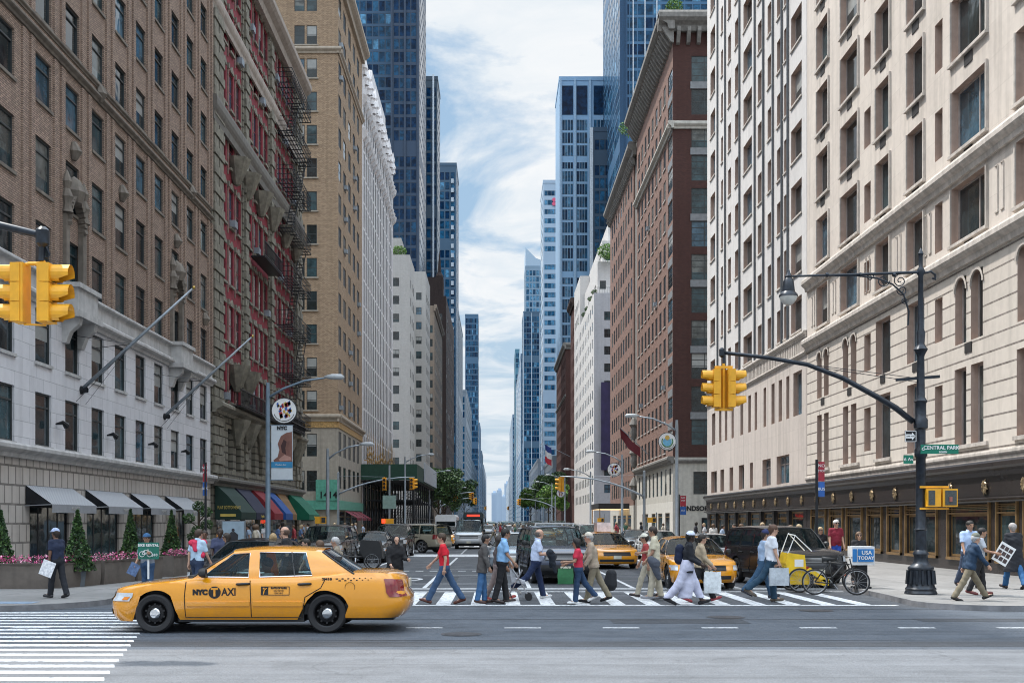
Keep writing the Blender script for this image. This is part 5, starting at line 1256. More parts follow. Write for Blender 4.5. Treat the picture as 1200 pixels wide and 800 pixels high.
VAN = dict(L=5.4, W=2.0, wb=3.4, fo=.85, rw=.36, R=.43, sill=.34, bump_f=.32, bump_r=.34,
    front=[(.3, .1), (.45, 0), (.65, 0), (.7, .06), (1.05, .12), (1.2, .2)], rear=[(.3, -.05), (.5, 0), (1.2, -.02)],
    side=[(.3, -.05), (.45, 0), (.9, 0), (1.2, -.03)], top=[(-2.7, 1.0), (-2.4, 1.12), (-1.8, 1.2), (2.7, 1.2)],
    D=.35, Dr=.2, n=3.8, cab=dict(xa=-1.9, xb=-1.15, xc=2.55, xd=2.64, zr=2.05, wb=.93, wt=.82, cuts=[(-1.7, -1.0, 'p'), (-.85, -.7, 'g'), (-.75, -.62, 'p'), (.9, .9, 'g'), (1.0, 1.0, 'p'), (2.4, 2.35, 'g')], belt=1.2))
HATCH = dict(SEDAN, L=4.6, wb=2.7, fo=.9, W=1.8, top=[(-2.3, .7), (-2.1, .84), (-1.5, .94), (-.9, .98), (1.2, .98), (1.6, 1.03), (2.1, 1.04), (2.3, .98)],
    cab=dict(xa=-1.0, xb=-.25, xc=.95, xd=1.6, zr=1.44, wb=.82, wt=.6, cuts=[(-.82, -.08, 'p'), (.14, .2, 'g'), (.22, .28, 'p'), (1.1, .88, 'g')], belt=.98))
class Car:
    def __init__(s, spec): s.p = spec; s.hl = spec['L']/2; s.k = spec
    def F(s, q, z):             # q: 0..1 nose centre to corner, 1..2 flank, 2..3 rear corner to centre
        p = s.p; W = p['W']/2+ip(p['side'], z); fx = -s.hl+ips(p['front'], z); rx = s.hl+ips(p['rear'], z); e = 2/p['n']
        if q <= 1: a = q*math.pi/2; return Vector((fx+p['D']*(1-max(0, math.cos(a))**e), W*.985*math.sin(a)**e if a > 0 else 0, z))
        if q >= 2: a = (3-q)*math.pi/2; return Vector((rx-p['Dr']*(1-max(0, math.cos(a))**e), W*.985*math.sin(a)**e if a > 0 else 0, z))
        t = q-1; x = (fx+p['D'])*(1-t)+(rx-p['Dr'])*t; return Vector((x, W*(.985+.015*math.sin(math.pi*t)**.5), z))
    def Y(s, x, z):             # flank position at x
        p = s.p; W = p['W']/2+ip(p['side'], z); fx = -s.hl+ips(p['front'], z)+p['D']; rx = s.hl+ips(p['rear'], z)-p['Dr']; t = (x-fx)/(rx-fx)
        if t < 0:
            u = min(1, (fx-x)/p['D']); return W*.985*(1-u**p['n'])**(1/p['n'])
        if t > 1:
            u = min(1, (x-rx)/p['Dr']); return W*.985*(1-u**p['n'])**(1/p['n'])
        return W*(.985+.015*math.sin(math.pi*t)**.5)
    def wx(s): a = -s.hl+s.p['fo']; return (a, a+s.p['wb'])
def make_car(spec, paint, label, cat, glass=None, wheels='alloy', group=None, seats=True, taxi=False, lower=None, name='parked_car', detail=2, driver=False):
    c = Car(spec); p = spec; glass = glass or M_cglass
    o = empty(name, (0, 0, 0), label, cat, group); hl = c.hl; wxs = c.wx(); Ra = p['R']; rw = p['rw']
    qs = [i/9 for i in range(9)]; ns = 96 if detail > 1 else 48; qs += [1+i/ns for i in range(ns)]+[2+i/9 for i in range(10)]
    ts = [0, .06, .16, .3, .42, .55, .68, .8, .9, .965, 1] if detail > 1 else [0, .2, .45, .7, .9, 1]
    body = MB(); rowsL = []; rowsR = []
    for q in qs:
        x = c.F(q, .6).x; zb = p['sill']
        if q < 1.12: zb = p['bump_f']
        if q > 1.85: zb = p['bump_r']
        for w_ in wxs:
            dx = abs(x-w_)
            if dx < Ra: zb = max(zb, rw+math.sqrt(max(0, Ra*Ra-dx*dx)))
        zt = ips(p['top'], x); r = []
        for t in ts:
            z = zb+(zt-zb)*t; v = c.F(q, z)
            if t > .93: v.y -= (t-.93)*.35*abs(v.y); 
            r.append(v)
        rowsL.append(r); rowsR.append([Vector((v.x, -v.y, v.z)) for v in r])
    mats = [paint, lower or paint]
    body.grid(rowsL); body.grid([r[::-1] for r in rowsR])
    cap_ = []
    for q, rl in zip(qs, rowsL):
        e = rl[-1]; cap_.append([Vector((e.x, e.y*(1-2*j/10), e.z+.035*(1-(1-2*j/10)**4)*min(1, max(0, (e.x+hl)/.5)))) for j in range(11)])
    body.grid(cap_)
    if lower:
        for i, f in enumerate(body.f):
            z = sum(body.v[k][2] for k in f)/4
            if z < p['sill']+.24: body.m[i] = 1
    bo = body.build('body', mats, o, smooth=38, fix=True)
    # arches, underside
    u = MB(); W = p['W']/2
    for w_ in wxs:
        for s_ in (-1, 1):
            pr = [(w_+Ra*math.cos(a), rw+Ra*math.sin(a)) for a in [math.pi*i/12 for i in range(13)]]
            for (a, b) in zip(pr, pr[1:]): u.quad((a[0], s_*(W-.045), a[1]), (b[0], s_*(W-.045), b[1]), (b[0], s_*(W-.35), b[1]), (a[0], s_*(W-.35), a[1]))
            u.add([(x, s_*(W-.35), z) for x, z in pr], [tuple(range(13))])
    u.box(-hl+.35, hl-.3, -W+.36, W-.36, .2, .32); u.box(wxs[0]+Ra, wxs[1]-Ra, -W+.09, W-.09, .19, .34)
    u.build('underbody', M_plast, o)
    # cabin
    cb = p['cab']; zr = cb['zr']; belt_ = lambda x: ips(p['top'], x)-.02
    def cs(u_, v):             # u along the base, v up
        xb = cb['xa']+(cb['xd']-cb['xa'])*u_; 
        return xb
    cuts = [(cb['xa'], cb['xb'], 'p')]+cb['cuts']+[(cb['xd'], cb['xc'], 'p')]
    roofz = lambda x: zr-.05*((x-(cb['xb']+cb['xc'])/2)/((cb['xc']-cb['xb'])/2))**2 if cb['xb'] < x < cb['xc'] else zr-.05
    def side(xb, xt, v, s_): z0 = belt_(xb); z1 = roofz(xt)-.035; y = cb['wb']+(cb['wt']-cb['wb'])*v+.035*math.sin(math.pi*v); x = xb+(xt-xb)*v; return Vector((x, s_*y, z0+(z1-z0)*v))
    fr = MB(); gls = {}
    vs = [0, .07, .3, .6, .9, 1]
    for s_ in (-1, 1):
        for i in range(len(cuts)-1):
            a, b = cuts[i], cuts[i+1]; kind = b[2] if i+1 < len(cuts) else 'p'
            kind = a[2] if False else ('g' if (b[2] == 'g') else 'p'); m_ = 6
            for j in range(m_):
                t0, t1 = j/m_, (j+1)/m_
                for k in range(len(vs)-1):
                    P = [side(a[0]+(b[0]-a[0])*t, a[1]+(b[1]-a[1])*t, v, s_) for t, v in ((t0, vs[k]), (t1, vs[k]), (t1, vs[k+1]), (t0, vs[k+1]))]
                    if kind == 'g' and 0 < k < len(vs)-2: gls.setdefault((s_, i), MB()).quad(*[Vector((q.x, q.y-s_*.012, q.z)) for q in P])
                    else: fr.quad(*P)
    # roof
    rr = []
    for i in range(13):
        x = cb['xb']+(cb['xc']-cb['xb'])*i/12; r = []
        for j in range(11):
            t = 1-2*j/10; e = side(0, 0, 1, 1).y; r.append(Vector((x, e*t, roofz(x)-.035+.035*(1-t**4)+.02*(1-t*t))))
        rr.append(r)
    fr.grid(rr)
    fr.build('roof', paint, o, smooth=35, fix=True)
    def screen(xb_, xt_, nm, sg):
        g = MB(); f = MB(); n_ = 8; rows = []
        for i in range(n_+1):
            v = i/n_; r = []
            for j in range(13):
                t = 1-2*j/12; e = side(xb_, xt_, v, 1); r.append(Vector((e.x+sg*.12*(1-t*t)*(1-.5*v), e.y*t, e.z+(.03 if v > .5 else .02)*(1-t*t)*v)))
            rows.append(r)
        for i in range(n_):
            for j in range(12):
                P = (rows[i][j], rows[i][j+1], rows[i+1][j+1], rows[i+1][j])
                (f if (i == 0 or i == n_-1 or j == 0 or j == 11) and False else g).quad(*P)
        g.build(nm, glass if nm != 'rear_window' else glass, o, smooth=True, fix=True)
        e = MB(); e.tube([rows[i][0] for i in range(n_+1)], .016, 5); e.tube([rows[i][-1] for i in range(n_+1)], .016, 5); e.tube(rows[0], .016, 5); e.tube(rows[-1], .014, 5); e.build('window_seal', M_plast, o)
    screen(cb['xa'], cb['xb'], 'windscreen', -1); screen(cb['xd'], cb['xc'], 'rear_window', 1)
    for (s_, i), g in gls.items():
        w_ = g.build('side_window', glass, o, smooth=True); a, b = cuts[i], cuts[i+1]
        if detail > 1:
            e = MB(); P = [side(x0+(x1-x0)*0, xt, v, s_) for x0, x1, xt, v in ()]
            rect = [side(a[0], a[1], .08, s_), side(b[0], b[1], .08, s_), side(b[0], b[1], .9, s_), side(a[0], a[1], .9, s_), side(a[0], a[1], .08, s_)]
            e.tube(rect, .011, 5); e.build('window_trim', M_chrome if taxi else M_plast, o)
    # interior
    it = MB(); it.box(cb['xa']+.05, cb['xd']-.1, -W+.12, W-.12, .32, .5)
    it.box(cb['xa']-.05, cb['xa']+.35, -W+.18, W-.18, .8, .98)
    it.build('interior', M_int, o)
    if seats:
        for x0, ys in ((.25, (-.42, .42)), (1.15 if p is not SUV else 1.2, (-.45, .45))):
            if x0+.4 > cb['xd']: continue
            for y in ys:
                st = MB(); st.box(x0-.45, x0, y-.24, y+.24, .5, .66); st.prism([(x0-.05, .6), (x0+.1, .6), (x0+.24, 1.12), (x0+.14, 1.14)], 'y', y-.24, y+.24); st.prism([(x0+.13, 1.13), (x0+.23, 1.13), (x0+.26, 1.3), (x0+.17, 1.3)], 'y', y-.13, y+.13)
                st.build('seat', M_int, o)
    if detail > 1:
        sw = MB(); n_ = 16; cx, cy, cz = cb['xa']+.62, -.4, .97
        sw.tube([(cx+.08*math.cos(a), cy+.19*math.sin(a), cz+.17*math.cos(a)) for a in [2*math.pi*i/n_ for i in range(n_+1)]], .014, 6); sw.bar((cx, cy-.18, cz), (cx, cy+.18, cz), .03); sw.bar((cx, cy, cz), (cx-.3, cy, cz-.05), .05)
        sw.build('steering_wheel', M_plast, o)
    # wheels
    for w_ in wxs:
        for s_ in (-1, 1):
            we = empty('wheel', (w_, s_*(W-.13), rw)); we.parent = o
            t = MB(); t.lathe([(rw-.10, -.10), (rw-.03, -.115), (rw-.004, -.085), (rw, -.05), (rw, .05), (rw-.004, .085), (rw-.03, .115), (rw-.10, .10)], (0, 0, 0), 36, 'y'); me = t.mesh('tyre', M_tyre, smooth=30); q = bpy.data.objects.new('tyre', me); C.objects.link(q); q.parent = we
            r_ = MB(); y0 = s_*.075
            ring = rw-.10
            r_.lathe([(ring, s_*.10), (ring-.02, s_*.09), (ring-.03, s_*.05), (ring-.05, s_*.02)], (0, 0, 0), 28, 'y')
            rmat = M_rim if wheels == 'steel' else M_alloy
            if wheels == 'steel':
                r_.lathe([(ring-.05, s_*.02), (ring-.09, s_*.055), (.10, s_*.06), (.08, s_*.04), (0, s_*.04)], (0, 0, 0), 28, 'y')
            else:
                r_.lathe([(ring-.04, s_*-.02), (0, s_*-.02)], (0, 0, 0), 20, 'y', m=1)
                for k in range(5):
                    a = 2*math.pi*k/5
                    for dd in (-.13, .13): r_.bar((.04*math.cos(a), s_*.07, .04*math.sin(a)), ((ring-.02)*math.cos(a+dd), s_*.055, (ring-.02)*math.sin(a+dd)), .035)
                r_.lathe([(.06, s_*.04), (.06, s_*.085), (0, s_*.09)], (0, 0, 0), 12, 'y')
            me = r_.mesh('rim', [rmat, M_plast], smooth=30); q = bpy.data.objects.new('rim', me); C.objects.link(q); q.parent = we
            if wheels == 'steel':
                h_ = MB(); h_.lathe([(.095, s_*.055), (.095, s_*.085), (.075, s_*.105), (.03, s_*.115), (0, s_*.115)], (0, 0, 0), 20, 'y'); me = h_.mesh('hub_cap', M_chrome, smooth=30); q = bpy.data.objects.new('hub_cap', me); C.objects.link(q); q.parent = we
                l_ = MB()
                for k in range(10):
                    a = 2*math.pi*(k+.5)/10; l_.lathe([(.018, s_*.052), (.018, s_*.066), (0, s_*.066)], ((ring-.075)*math.cos(a), 0, (ring-.075)*math.sin(a)), 8, 'y')
                me = l_.mesh('wheel_holes', M_tyre); q = bpy.data.objects.new('wheel_holes', me); C.objects.link(q); q.parent = we
    # lights, grille, plate, mirrors
    def patch(nm, q0, q1, z0, z1, mat, off=.012, sides=(1, -1), nq=10, nz=4, rnd=0):
        for s_ in sides:
            m = MB(); rows = []
            for i in range(nq+1):
                q = q0+(q1-q0)*i/nq; r = []
                for j in range(nz+1):
                    za, zb_ = (z0(q), z1(q)) if callable(z0) else (z0, z1)
                    z = za+(zb_-za)*j/nz; v = c.F(abs(q), z); v2 = c.F(abs(q)+.01, z); d = (v2-v); nrm = Vector((-d.y, d.x, 0)); nrm = nrm.normalized() if nrm.length > 1e-9 else Vector((-1, 0, 0))
                    if abs(q) < .02: nrm = Vector((-1, 0, 0))
                    if q > 2.98: nrm = Vector((1, 0, 0))
                    if abs(q) <= 1 and nrm.x > 0 or (abs(q) > 1 and nrm.y < 0 and abs(q) < 2): nrm = -nrm
                    if abs(q) > 2 and nrm.x < 0: nrm = -nrm
                    v += nrm*off
                    r.append(Vector((v.x, v.y*s_*(1 if q >= 0 else -1), v.z)))
                rows.append(r)
            m.grid(rows); n0 = len(m.v)
            m.build(nm, mat, o, smooth=True)
    fz = p['front']
    hz0, hz1 = (.55, .69) if zr < 1.6 else (.74, .95)
    patch('headlight', .52, .93 if zr < 1.6 else .97, hz0, hz1, M_lamp, .014)
    patch('indicator', .80, .90, hz0+.02, hz0+.075, M_amb, .022)
    patch('grille', -.30, .30, hz0-.01, hz1, M_plast, .012, sides=(1,))
    patch('bumper_intake', -.45, .45, .30, .40, M_plast, .01, sides=(1,))
    for k in range(4): patch('grille_bar', -.29, .29, hz0+.02+k*.035, hz0+.03+k*.035, M_chrome if not taxi else M_rim, .022, sides=(1,), nz=1)
    m = MB(); gx = c.F(0, .47).x; m.box(gx-.025, gx-.008, -.16, .16, .41, .55); m.build('number_plate', M_plate, o)
    gx = c.F(3, .75).x; m = MB(); m.box(gx+.004, gx+.03, -.16, .16, .76, .90); m.build('number_plate', M_plate, o)
    if zr < 1.6: patch('tail_light', 2.07, 2.62, lambda q: .62+.02*(q-2), lambda q: .93-.05*max(0, q-2.2), M_redl, .014); 
    else: patch('tail_light', 1.98, 2.5, .85, 1.12, M_redl, .014)
    for s_ in (-1, 1):
        m = MB(); x = cb['xa']+.28; y = cb['wb']+.02; z = belt_(x)+.1
        m.bar((x, s_*(y-.06), z-.05), (x-.02, s_*(y+.08), z), .05); m.lathe([(0, -.09), (.06, -.08), (.085, -.03), (.085, .04), (0, .05)], (x-.0, s_*(y+.14), z+.02), 12, 'x'); m.build('wing_mirror', M_plast, o, smooth=40)
        if detail > 1:
            xs = (-.05, .98) if p is SEDAN else (.0, 1.05)
            for i, x in enumerate((cb['cuts'][1][0]-.08, cb['cuts'][3][0]-.13)):
                z = .84 if zr < 1.6 else .98; y = c.Y(x, z); m = MB(); m.tube([(x-.11, s_*y, z), (x-.08, s_*(y+.03), z), (x+.08, s_*(y+.03), z+.008), (x+.11, s_*y, z+.008)], [.018, .022, .022, .018], 8); m.build('door_handle', M_plast, o, smooth=True)
            def line(nm, pts, r=.008, mat=M_seam, step=.05):
                mm = MB(); q = []
                for (xa, za), (xb2, zb2) in zip(pts, pts[1:]):
                    n_ = max(1, int(math.hypot(xb2-xa, zb2-za)/step))
                    for i in range(n_): t = i/n_; q.append((xa+(xb2-xa)*t, za+(zb2-za)*t))
                q.append(pts[-1]); mm.tube([(x, s_*(c.Y(x, z)+.0015), z) for x, z in q], r, 4); mm.build(nm, mat, o)
            zb_ = p['sill']+.04; xf = wxs[0]+Ra+.12; xB = cb['cuts'][1][0]+.07; xR = wxs[1]-Ra
            tz = belt_(xB)-.01
            line('panel_gap', [(xf+.02, tz-.02), (xf, .6), (xf+.02, zb_), (xB, zb_), (xB-.01, .6), (xB-.03, tz)])
            line('panel_gap', [(xB, zb_), (xR-.02, zb_), (xR+.03, .62), (xR+.30, .78), (xR+.36, tz)])
            line('panel_gap', [(-hl+.42, .66), (xf-.5, .66)]) if False else None
            # protective trim along the doors and bumper lines
            for a, b_ in ((xf+.04, xB-.03), (xB+.03, xR-.02)):
                mm = MB(); n_ = 10; mm.grid([[(a+(b_-a)*i/n_, s_*(c.Y(a+(b_-a)*i/n_, z)+q), z) for z, q in ((.46, .0), (.465, .018), (.54, .018), (.545, .0))] for i in range(n_+1)]); mm.build('door_trim', paint, o)
    return o, c, side
TAXI = carpaint('taxi_yellow', (.80, .32, .008))
taxi_proto, TC, tside = make_car(SEDAN, TAXI, 'yellow taxi driving past in the foreground, seen side on with its window open', 'taxi', wheels='steel', taxi=True, name='taxi', group='yellow taxis')
hero = taxi_proto
M_blk = pm('decal_black', (.01, .01, .011), .5)
# lettering on the left flank (towards the camera is local +y when heading -x, so local -y side faces the camera)
def flank_text(o, s, size, x, z, sx=1.0, bold=.0, mat=M_blk, name='lettering'):
    y = -(TC.Y(x, z)+.006); return text(s, size, (x, y, z), FACE_CAM, mat, o, name, ext=.002, sx=sx, bold=bold)
xb = TC.wx()[0]
dec = []
flank_text(hero, 'NYC', .12, -.95, .70, 1.0, .010); flank_text(hero, 'AXI', .18, -.455, .705, .85, .004)
m = MB(); m.lathe([(0, -.003), (.105, -.003), (.105, .003), (0, .003)], (-.70, -(TC.Y(-.70, .70)+.006), .70), 28, 'y'); m.build('roundel', M_blk, hero)
text('T', .185, (-.70, -(TC.Y(-.70, .70)+.012), .70), FACE_CAM, TAXI, hero, 'lettering', ext=.002, bold=.009)
def rectf(o, x0, x1, z0, z1, mat, nm, off=.007, w=0):
    m = MB(); y = lambda x, z: -(TC.Y(x, z)+off)
    m.quad((x0, y(x0, z0), z0), (x1, y(x1, z0), z0), (x1, y(x1, z1), z1), (x0, y(x0, z1), z1)); return m.build(nm, mat, o)
m = MB(); z0, z1, x0, x1 = .66, .80, .10, .58
for a, b_ in (((x0, z0), (x1, z0)), ((x1, z0), (x1, z1)), ((x1, z1), (x0, z1)), ((x0, z1), (x0, z0))): m.bar((a[0], -(TC.Y(a[0], a[1])+.007), a[1]), (b_[0], -(TC.Y(b_[0], b_[1])+.007), b_[1]), .008)
m.build('fare_panel', M_blk, hero); rectf(hero, .10, .22, .66, .80, M_blk, 'fare_panel')
m = MB(); yy = -(TC.Y(.16, .73)+.012); m.bar((.14, yy, .67), (.155, yy, .74), .018); m.bar((.155, yy, .74), (.195, yy, .775), .014); m.tube([(.145, yy, .77), (.145, yy-.002, .77)], .016, 8); m.build('passenger_symbol', TAXI, hero)
flank_text(hero, 'RATE OF FARE', .042, .40, .775, 1.0, .002); flank_text(hero, 'ON METER', .036, .40, .73); flank_text(hero, 'PER MILE', .036, .40, .69)
flank_text(hero, '2M18', .06, 1.22, .925, 1.25, .003)
ck = MB()
for i in range(13):
    for j in range(2):
        if (i+j) % 2 == 0:
            a = 1.37+i*.05; s_ = .026*(1-i/22); z = .94-.030*j+i*.001; ck.quad((a, -(TC.Y(a, z)+.007), z), (a+s_*1.6, -(TC.Y(a+.04, z)+.007), z), (a+s_*1.6, -(TC.Y(a+.04, z)+.007), z-s_), (a, -(TC.Y(a, z)+.007), z-s_))
ck.build('checker_stripe', M_blk, hero)
m = MB(); xc_, zc_ = 1.62, .79; m.tube([(xc_+.085*math.cos(a), -(TC.Y(xc_, zc_)+.003), zc_+.085*math.sin(a)) for a in [2*math.pi*i/20 for i in range(21)]], .004, 4); m.build('fuel_flap', M_seam, hero)
m = MB(); m.bar(tside(.66, .56, .08, -1), tside(.66, .56, .9, -1), .02); m.build('quarter_pillar', M_plast, hero)
# driver seen through the open window
M_skb = pm('skin_brown', SK['brown'], .55)
dv = empty('person', (.12, -.40, .5), 'taxi driver in a white shirt behind the wheel of the foreground taxi', 'person')
bd = [((0, -.09, .05), (-.02, -.08, .42), .11, .10), ((0, .09, .05), (-.02, .08, .42), .11, .10), ((-.02, -.18, .46), (-.02, .18, .46), .06, .06), ((-.02, 0, .42), (-.03, 0, .58), .06, .05), ((-.03, 0, .66), (-.05, 0, .68), .09, .085), ((-.08, 0, .62), (-.09, 0, .60), .05, .04),
      ((-.02, -.2, .44), (-.22, -.24, .25), .055, .045), ((-.22, -.24, .25), (-.42, -.12, .42), .04, .035), ((-.42, -.12, .42), (-.48, -.1, .46), .04, .035), ((-.02, .2, .44), (-.22, .22, .25), .055, .045), ((-.22, .22, .25), (-.44, .1, .42), .04, .035), ((0, -.1, .03), (-.45, -.1, .06), .09, .07), ((0, .1, .03), (-.45, .1, .06), .09, .07)]
me = meshfrom('body', [nets(bd, .02, .035)], [M_skb]); q = bpy.data.objects.new('body', me); C.objects.link(q); q.parent = dv
me = meshfrom('shirt', [nets([p_[:2]+(p_[2]+.018, p_[3]+.018) for p_ in bd[:4]+[bd[6], bd[9]]], .02, .035, cut=[((0, 0, .52), (0, 0, 1))])], [cloth((.55, .6, .62))]); q = bpy.data.objects.new('shirt', me); C.objects.link(q); q.parent = dv
me = meshfrom('hair', [nets([((-.02, 0, .69), (-.03, 0, .70), .10, .098)], .014, .02, cut=[((-.10, 0, .66), (-.8, 0, -.6))])], [pm('hair_black', (.012, .01, .01), .6)]); q = bpy.data.objects.new('hair', me); C.objects.link(q); q.parent = dv
TX, TY, TRZ = -4.14, 20.30, 0.0
hero.location = (TX, TY, .008); dv.location = (TX+.12, TY-.40, .5)

# ================================================================= cars in the avenue
PB = carpaint('black_paint', (.012, .013, .016)); PD = carpaint('dark_grey_paint', (.05, .055, .06)); PS = carpaint('silver_paint', (.42, .44, .46)); PW = carpaint('white_car_paint', (.68, .69, .70))
PN = carpaint('navy_paint', (.02, .03, .06)); PT = carpaint('beige_paint', (.34, .31, .24)); PR = carpaint('dark_red_paint', (.12, .01, .012)); PBL = carpaint('pale_blue_paint', (.3, .36, .42))
def place(o, X, Y, rz, z=.008): o.location = (X, Y, z); o.rotation_euler = (0, 0, R(rz)); return o
def car(spec, paint, label, cat, X, Y, rz=90, **k): o, c, s = make_car(spec, paint, label, cat, **k); place(o, X, Y, rz); return o, c
o, c = car(SUV, PN, 'large dark blue black off-road car waiting behind the crossing pedestrians', 'car', 1.85, 36.9, 96, lower=M_plast)
m = MB(); 
for s_ in (-1, 1): m.bar((-.3, s_*.62, 1.85), (2.1, s_*.62, 1.85), .05); m.bar((-.2, s_*.62, 1.77), (-.2, s_*.62, 1.85), .05); m.bar((2.0, s_*.62, 1.75), (2.0, s_*.62, 1.85), .05)
m.bar((.4, -.62, 1.86), (.4, .62, 1.86), .05); m.bar((1.5, -.62, 1.86), (1.5, .62, 1.86), .05)
me = m.mesh('roof_rack', M_chrome); q = bpy.data.objects.new('roof_rack', me); C.objects.link(q); q.parent = o
def roof_sign(o, lit=False):
    m = MB(); m.prism([(-.28, 1.5), (.28, 1.5), (.22, 1.86), (-.22, 1.86)], 'y', -.14, .14) if False else m.prism([(-.12, 1.49), (.55, 1.49), (.48, 1.88), (-.05, 1.88)], 'y', -.3, .3)
    me = m.mesh('roof_advert', pm('pale_pink_advert', (.72, .62, .62), .5, var=.25, scale=5)); q = bpy.data.objects.new('roof_advert', me); C.objects.link(q); q.parent = o
o2, _ = car(SEDAN, TAXI, 'yellow taxi with pinkish roof advert facing the crossing behind the off-road car', 'taxi', 4.55, 48.0, 97, wheels='steel', taxi=True, name='taxi', group='yellow taxis'); roof_sign(o2)
o3, _ = car(SEDAN, TAXI, 'yellow taxi at the right of the crossing, behind the man in white robe', 'taxi', 5.78, 34.1, 92, wheels='steel', taxi=True, name='taxi', group='yellow taxis')
m = MB(); m.lathe([(0, -.12), (.18, -.12), (.2, 0), (.16, .1), (0, .14)], (.3, 0, 1.58), 14, 'x')
car(SUV, PB, 'shiny black off-road car behind the yellow pedicab', 'car', 8.75, 34.6, 101)
car(SEDAN, PW, 'white sedan between the right hand taxi and the black off-road car', 'car', 8.0, 42.5, 93)
car(SUV, PS, 'silver off-road car behind the taxi with roof advert', 'car', 5.3, 62, 92)
car(SEDAN, PBL, 'pale blue sedan behind the dark off-road car', 'car', .75, 45.5, 88)
car(SEDAN, PB, 'black sedan at left of the crossing, behind the foreground taxi', 'car', -6.25, 29.6, 80, glass=M_tint)
car(SUV, PB, 'black off-road car first in the left kerb queue', 'car', -7.25, 48.6, 88)
car(HATCH, PD, 'dark grey hatchback second in the left queue', 'car', -6.0, 54.6, 88)
car(SEDAN, PS, 'silver sedan beside the dark grey hatchback at left kerb', 'car', -8.1, 56, 88)
car(SUV, PB, 'black off-road car third in the left queue, before the beige one', 'car', -5.7, 62.5, 88)
car(SUV, PT, 'beige off-road car turned away across the left lanes', 'car', -5.3, 70.5, -28)
car(SUV, PD, 'dark off-road car right behind the beige one', 'car', -6.6, 79, 80)
car(VAN, PS, 'silver van facing the crossing in the centre left lane', 'van', -2.0, 81.5, 91, name='van')
car(SEDAN, TAXI, 'yellow taxi left of the silver van', 'taxi', -4.4, 90, 95, wheels='steel', taxi=True, name='taxi', group='yellow taxis', detail=1)
car(SEDAN, TAXI, 'yellow taxi behind another one, left of the silver van', 'taxi', -7.2, 97, 100, wheels='steel', taxi=True, name='taxi', group='yellow taxis', detail=1)
car(SEDAN, PW, 'white sedan at the right kerb beyond the pale taxi queue', 'car', 8.2, 57, 90)
car(HATCH, PD, 'dark hatchback at right kerb before the white sedan', 'car', 8.4, 68, 90, detail=1)
car(SUV, PW, 'white off-road car in the right lane, mid block', 'car', 5.4, 74, 90, detail=1)
car(SEDAN, PN, 'navy sedan in the right lane near the side street', 'car', 2.2, 84, 90, detail=1)
# city bus and white box truck
def boxy(name, label, cat, X, Y, W, H, L, paint, led=None):
    o = empty(name, (0, 0, 0), label, cat)
    m = MB(); m.prism([(-W/2, .4), (W/2, .4), (W/2, H-.25), (W/2-.2, H), (-W/2+.2, H), (-W/2, H-.25)], 'y', 0, L); m.build('body', paint, o)
    m = MB(); m.box(-W/2+.12, W/2-.12, -.03, -.004, 1.1, H-.75); m.build('windscreen', M_tint, o); m = MB()
    for k in range(int(L//1.6)): m = MB(); m.box(W/2+.004, W/2+.02, .6+k*1.6, 1.95+k*1.6, 1.3, H-.7); m.build('side_window', GL[0], o)
    m = MB(); m.box(-W/2+.1, W/2-.1, -.04, -.004, .4, .65); m.build('bumper', M_plast, o)
    if led: m = MB(); m.box(-.8, .8, -.06, -.032, H-.55, H-.3); m.build('destination_display', led, o)
    for s_ in (-1, 1):
        m = MB(); m.box(s_*(W/2-.25)-.12, s_*(W/2-.25)+.12, -.03, -.004, .7, .85); m.build('headlight', M_lamp, o)
        for yy in (1.6, L-2.2): m = MB(); m.lathe([(0, -.14), (.4, -.14), (.48, -.1), (.48, .1), (.4, .14), (0, .14)], (s_*(W/2-.1), yy, .48), 20, 'x'); m.build('wheel', M_tyre, o)
        m = MB(); m.bar((s_*W/2, .1, H-.6), (s_*(W/2+.25), -.2, H-.8), .05); m.box(s_*(W/2+.25)-.06, s_*(W/2+.25)+.06, -.25, -.15, H-1.4, H-.75); m.build('wing_mirror', M_plast, o)
    o.location = (X, Y, .01); return o
boxy('bus', 'dark city bus with red lit display behind the silver van', 'bus', -2.9, 140, 2.5, 3.1, 12, pm('bus_dark', (.03, .05, .055), .3), pm('red_display', (.4, .02, .02), .4, emit=((1, .06, .03), 1.5)))
boxy('box_truck', 'long white box truck left of the bus', 'truck', -5.6, 124, 2.3, 2.7, 9, pm('truck_white', (.72, .72, .72), .4, var=.08))
# small far traffic: single meshes copied
def flat_proto(spec, paint, nm, sign=False):
    o, c, s = make_car(spec, paint, 'x', 'car', wheels='alloy', seats=False, detail=1, name=nm)
    bpy.context.view_layer.update(); bm = bmesh.new(); mats = []
    def rec(q, M):
        for ch in q.children:
            M2 = M@Matrix.Translation(ch.location)
            if ch.type == 'MESH':
                idx = []
                for mt in ch.data.materials:
                    if mt not in mats: mats.append(mt)
                    idx.append(mats.index(mt))
                n0 = len(bm.faces); t = ch.data.copy(); t.transform(M2); bm.from_mesh(t); bm.faces.ensure_lookup_table()
                for f in bm.faces[n0:]: f.material_index = idx[min(f.material_index, len(idx)-1)]
                bpy.data.meshes.remove(t)
            rec(ch, M2)
    rec(o, Matrix())
    me = bpy.data.meshes.new(nm); bm.to_mesh(me); bm.free()
    for mt in mats: me.materials.append(mt)
    def kill(q):
        for ch in list(q.children): kill(ch)
        bpy.data.objects.remove(q)
    kill(o); return me
